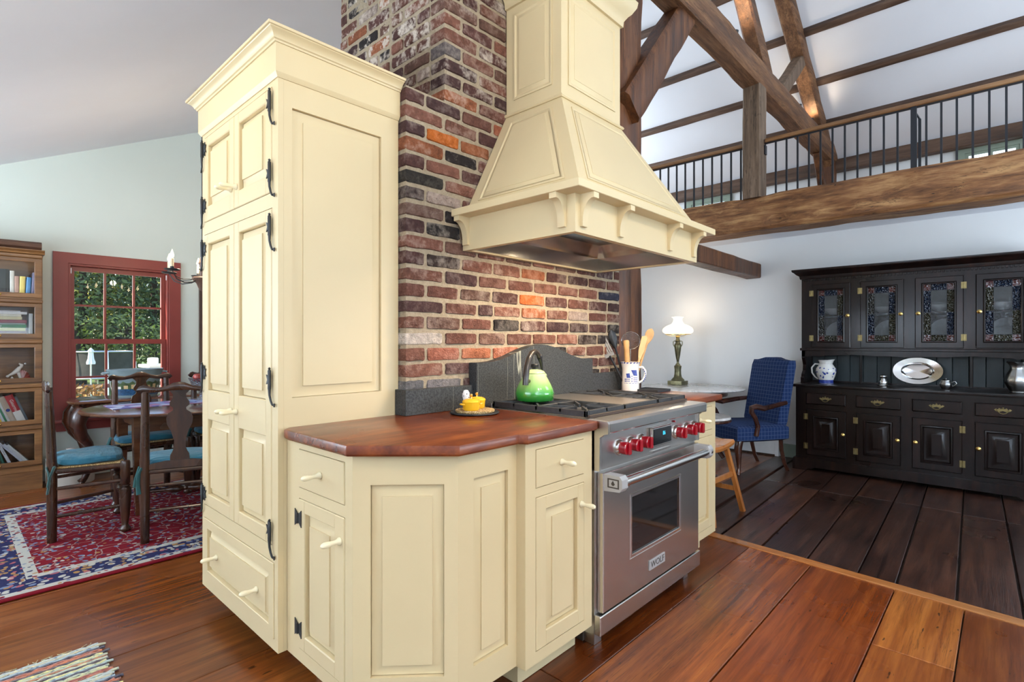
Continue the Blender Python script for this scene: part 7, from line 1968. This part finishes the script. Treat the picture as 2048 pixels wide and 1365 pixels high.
# ------------------------------------------------------------------ chandelier over the table
cdx, cdy, cdz = 1.405, 4.66, 1.72
cd = thing('chandelier', 'iron and wood candle chandelier above the dining table, lit', 'chandelier', (cdx, cdy, cdz))
bb = B(); bb.lathe([(0, -0.09), (0.018, -0.085), (0.030, -0.06), (0.042, -0.03), (0.070, -0.002), (0.074, 0.012), (0.060, 0.022), (0.022, 0.03), (0.018, 0.10), (0.030, 0.13), (0.015, 0.17), (0, 0.18)], (cdx, cdy, cdz), 20); obj('hub', bb, 'door_wood', cd)
bb = B(); bb.tube([(cdx, cdy, cdz + 0.17), (cdx, cdy, zl(cdx) - 0.02)], 0.006, 8); bb.lathe([(0.05, -0.03), (0.05, -0.002), (0, -0.002)], (cdx, cdy, zl(cdx) - 0.012), 16); obj('stem', bb, 'black_iron', cd)
for k in range(6):
    a = radians(20 + 60 * k)
    ux, uy = cos(a), sin(a)
    R_ = 0.245
    def Q(r, z): return (cdx + ux * r, cdy + uy * r, cdz + z)
    q = B(); q.tube([Q(0.03, 0.0), Q(0.08, -0.025), (Q(0.15, -0.035)), Q(0.21, -0.012), Q(R_, 0.045)], 0.0042, 6); q.tube([Q(0.03, 0.018), Q(0.09, -0.004), Q(0.16, -0.012), Q(0.215, 0.005), Q(R_, 0.045)], 0.003, 6); ar = obj('arm', q, 'black_iron', cd)
    q = B(); q.lathe([(0, 0.045), (0.046, 0.047), (0.054, 0.053), (0.052, 0.057), (0, 0.052)], Q(R_, 0.0), 16); q.lathe([(0.013, 0.052), (0.013, 0.075), (0.011, 0.075), (0.0, 0.075)], Q(R_, 0.0), 12); obj('drip_pan', q, 'black_iron', ar)
    q = B(); q.lathe([(0.0125, 0.076), (0.0125, 0.135), (0.004, 0.138), (0, 0.138)], Q(R_, 0.0), 12); obj('candle', q, 'candle_wax', ar)
    q = B(); q.lathe([(0.003, 0.138), (0.011, 0.150), (0.013, 0.162), (0.007, 0.182), (0, 0.204)], Q(R_, 0.0), 10); obj('flame_bulb', q, 'flame', ar)
lamp('chandelier_light', 'POINT', (cdx, cdy, cdz + 0.22), (cdx, cdy, 0), 14, WARM, 0.03)
# ------------------------------------------------------------------ garden seen through the dining window
b = B(); b.box(-30, 60, 6.5, 120, -1.75, -1.55)
o = struct('ground', b, 'lawn')
b = B(); b.box(-3, 6.5, 6.5, 10.6, -0.35, -0.05)
o = struct('floor_patio', b, 'patio_stone')
ot = random.Random(21)
def tree(label, x, y, h, r, col, n, ls=0.38):
    t = thing('garden_tree', label, 'tree', (x, y, -1.55), group='trees beyond the lawn')
    q = B(); q.tube([(x, y, -1.56), (x + 0.1, y, h * 0.35), (x - 0.1, y + 0.1, h * 0.8)], [0.28, 0.2, 0.06], 8)
    for k in range(5):
        a = k * 1.3; q.tube([(x, y, h * (0.25 + 0.1 * k)), (x + r * 0.7 * cos(a), y + r * 0.5 * sin(a), h * (0.4 + 0.1 * k))], [0.1, 0.03], 6)
    obj('trunk', q, 'bark', t)
    vs, fs = [], []
    for i in range(n):
        while True:
            p = Vector((ot.uniform(-1, 1), ot.uniform(-1, 1), ot.uniform(-1, 1)))
            if 0.35 < p.length < 1: break
        c = Vector((x + p.x * r, y + p.y * r, -0.2 + h * 0.5 + p.z * h * 0.55))
        if c.z < -1.4: continue
        u = Vector((ot.gauss(0, 1), ot.gauss(0, 1), ot.gauss(0, 1))).normalized(); v = u.orthogonal().normalized()
        s = ls * ot.uniform(0.5, 1.2)
        k = len(vs)
        vs += [c + u * s * 0.6, c + v * s * 0.3, c - u * s * 0.6, c - v * s * 0.3]
        fs.append((k, k + 1, k + 2, k + 3))
    me = bpy.data.meshes.new('foliage'); me.from_pydata([v - Vector((x, y, -1.55)) for v in vs], [], fs); me.materials.append(MATS['leaf'])
    f = bpy.data.objects.new('foliage', me); C.objects.link(f); f.parent = t; f.color = (*col, 1); f['kind'] = 'stuff'
TR = [(0.5, 40, 'leftmost tree'), (3.2, 46, 'tall pale tree second from the left'), (5.6, 40, 'dark tree third from the left'), (7.6, 47, 'yellow-green tree in the middle'), (9.4, 41, 'dark tree right of the middle'), (11.8, 46, 'bright tree second from the right'), (14.2, 42, 'rightmost tree')]
cl = [(0.05, 0.075, 0.03), (0.10, 0.12, 0.035), (0.045, 0.065, 0.035), (0.13, 0.14, 0.035), (0.04, 0.06, 0.03), (0.09, 0.11, 0.04), (0.05, 0.07, 0.035)]
for (x, y, nm), c_ in zip(TR, cl):
    tree('%s beyond the lawn through the red window' % nm, x, y, 13.0, 2.6, c_, 4200, 0.34)
for k, x in enumerate((1.5, 5.5, 9.5, 13.5)):
    tree('%s tall tree of the far back row beyond the lawn' % ('leftmost', 'second', 'third', 'rightmost')[k], x, 56, 17.0, 3.6, (0.06, 0.075, 0.04), 4500, 0.5)
bx = ot
for k, (x, y) in enumerate(((2.5, 36), (5.0, 37.5), (7.3, 37), (9.8, 36.5))):
    tree('%s low shrub of the hedge behind the trampoline' % ('leftmost', 'second', 'third', 'rightmost')[k], x, y, 3.0, 1.6, (0.07, 0.09, 0.035), 900, 0.25)
# trampoline with its net
tx_, ty_ = 4.97, 30.0
tp_ = thing('trampoline', 'round trampoline with a grey safety net on the lawn', 'trampoline', (tx_, ty_, -1.55))
bb = B(); bb.tube([(tx_ + 1.22 * cos(a), ty_ + 1.22 * sin(a), -0.35) for a in [2 * pi * k / 32 for k in range(33)]], 0.06, 8); obj('frame', bb, 'pole_metal', tp_)
bb = B(); bb.lathe([(0, -0.38), (1.18, -0.38), (1.18, -0.36), (0, -0.36)], (tx_, ty_, 0), 32); obj('mat', bb, 'black_plastic', tp_)
bb = B(); bb.loft([[(tx_ + 1.15 * cos(2 * pi * k / 40), ty_ + 1.15 * sin(2 * pi * k / 40), z) for k in range(40)] for z in (-0.34, 0.3, 0.78)], False, False); obj('net', bb, 'grey_net', tp_)
bb = B(); bb.tube([(tx_ + 1.17 * cos(a), ty_ + 1.17 * sin(a), 0.80) for a in [2 * pi * k / 32 for k in range(33)]], 0.03, 8); obj('top_rail', bb, 'pole_metal', tp_)
for k in range(6):
    a = 2 * pi * k / 6 + 0.5
    bb = B(); bb.tube([(tx_ + 1.36 * cos(a), ty_ + 1.36 * sin(a), -1.55), (tx_ + 1.28 * cos(a), ty_ + 1.28 * sin(a), 0.3), (tx_ + 1.18 * cos(a), ty_ + 1.18 * sin(a), 0.82)], 0.03, 8); obj('pole', bb, 'pole_metal', tp_)
# closed parasol
ux_, uy_ = 3.51, 23.2
um = thing('parasol', 'closed white garden parasol on the lawn outside the window', 'parasol', (ux_, uy_, -1.55))
bb = B(); bb.tube([(ux_, uy_, -1.55), (ux_, uy_, 1.0)], 0.025, 8); obj('pole', bb, 'pole_metal', um)
bb = B(); rings = []
for z, r in ((0.46, 0.105), (0.53, 0.11), (0.66, 0.075), (0.80, 0.065), (0.88, 0.06), (0.89, 0.09), (0.97, 0.055), (1.03, 0.012)):
    rings.append([(ux_ + r * (1 + 0.2 * cos(8 * a)) * cos(a), uy_ + r * (1 + 0.2 * cos(8 * a)) * sin(a), z) for a in [2 * pi * k / 32 for k in range(32)]])
bb.loft(rings); obj('canopy', bb, 'umbrella_cloth', um)
bb = B(); bb.lathe([(0, -1.55), (0.3, -1.55), (0.3, -1.48), (0.05, -1.42), (0, -1.42)], (ux_, uy_, 0), 20); obj('foot', bb, 'pole_metal', um)
# patio railing
ra = thing('patio_railing', 'dark wooden railing along the bright patio outside', 'railing', (2.2, 10.2, -0.05))
bb = B(); bb.box(0.4, 4.6, 10.17, 10.23, 0.52, 0.58, 0.01); obj('top_rail', bb, 'deck_rail', ra)
bb = B(); bb.box(0.4, 4.6, 10.18, 10.22, 0.06, 0.10); obj('bottom_rail', bb, 'deck_rail', ra)
PK = B(); PK.box(-0.012, 0.012, -0.012, 0.012, 0.10, 0.52); PK = mesh_of('picket', PK, 'deck_rail', 0)
for i in range(34): piece('picket', PK, ra, T(0.5 + 0.12 * i, 10.2, 0))
for x in (0.42, 1.85, 3.25, 4.58):
    bb = B(); bb.box(x - 0.035, x + 0.035, 10.165, 10.235, -0.05, 0.62, 0.006); obj('post', bb, 'deck_rail', ra)
# stone pillar with round cap
pl_ = thing('garden_pillar', 'round pale garden pillar with a ledge seen at the right of the window', 'pillar', (2.9, 11.6, -1.55))
bb = B(); bb.box(2.60, 4.2, 11.3, 12.0, -1.55, 0.75); obj('ledge_wall', bb, 'patio_stone', pl_)
bb = B(); bb.box(2.53, 4.25, 11.25, 12.05, 0.75, 0.81, 0.01); obj('ledge', bb, 'patio_stone', pl_)
bb = B(); bb.lathe([(0, 0.81), (0.080, 0.81), (0.085, 0.82), (0.085, 0.925), (0.075, 0.94), (0, 0.945)], (2.635, 11.45, 0), 24); obj('drum', bb, 'umbrella_cloth', pl_)
# two plants on the patio
def plant(label, x, y, z, h, r, col, n):
    t = thing('patio_plant', label, 'plant', (x, y, z), group='plants on the patio')
    q = B(); q.lathe([(0, 0), (r * 0.5, 0), (r * 0.65, h * 0.3), (r * 0.6, h * 0.32), (0, h * 0.3)], (x, y, z), 18); obj('pot', q, 'stoneware', t)
    vs, fs = [], []
    for i in range(n):
        a, rr2, hh = ot.uniform(0, 2 * pi), r * sqrt(ot.random()), h * ot.uniform(0.3, 1)
        c = Vector((rr2 * cos(a), rr2 * sin(a), hh)); u = Vector((ot.gauss(0, 1), ot.gauss(0, 1), ot.gauss(0, 1))).normalized(); v = u.orthogonal().normalized(); s = 0.06
        k = len(vs); vs += [c + u * s * 0.8, c + v * s * 0.4, c - u * s * 0.8, c - v * s * 0.4]; fs.append((k, k + 1, k + 2, k + 3))
    me = bpy.data.meshes.new('foliage'); me.from_pydata(vs, [], fs); me.materials.append(MATS['leaf'])
    f = bpy.data.objects.new('foliage', me); C.objects.link(f); f.parent = t; f.color = (*col, 1); f['kind'] = 'stuff'
plant('orange-flowering potted plant at the left of the patio', 1.42, 9.6, -0.05, 0.66, 0.20, (0.10, 0.055, 0.02), 260)
plant('pale pink potted plant in the middle of the patio', 1.95, 9.7, -0.05, 0.72, 0.16, (0.14, 0.10, 0.10), 220)
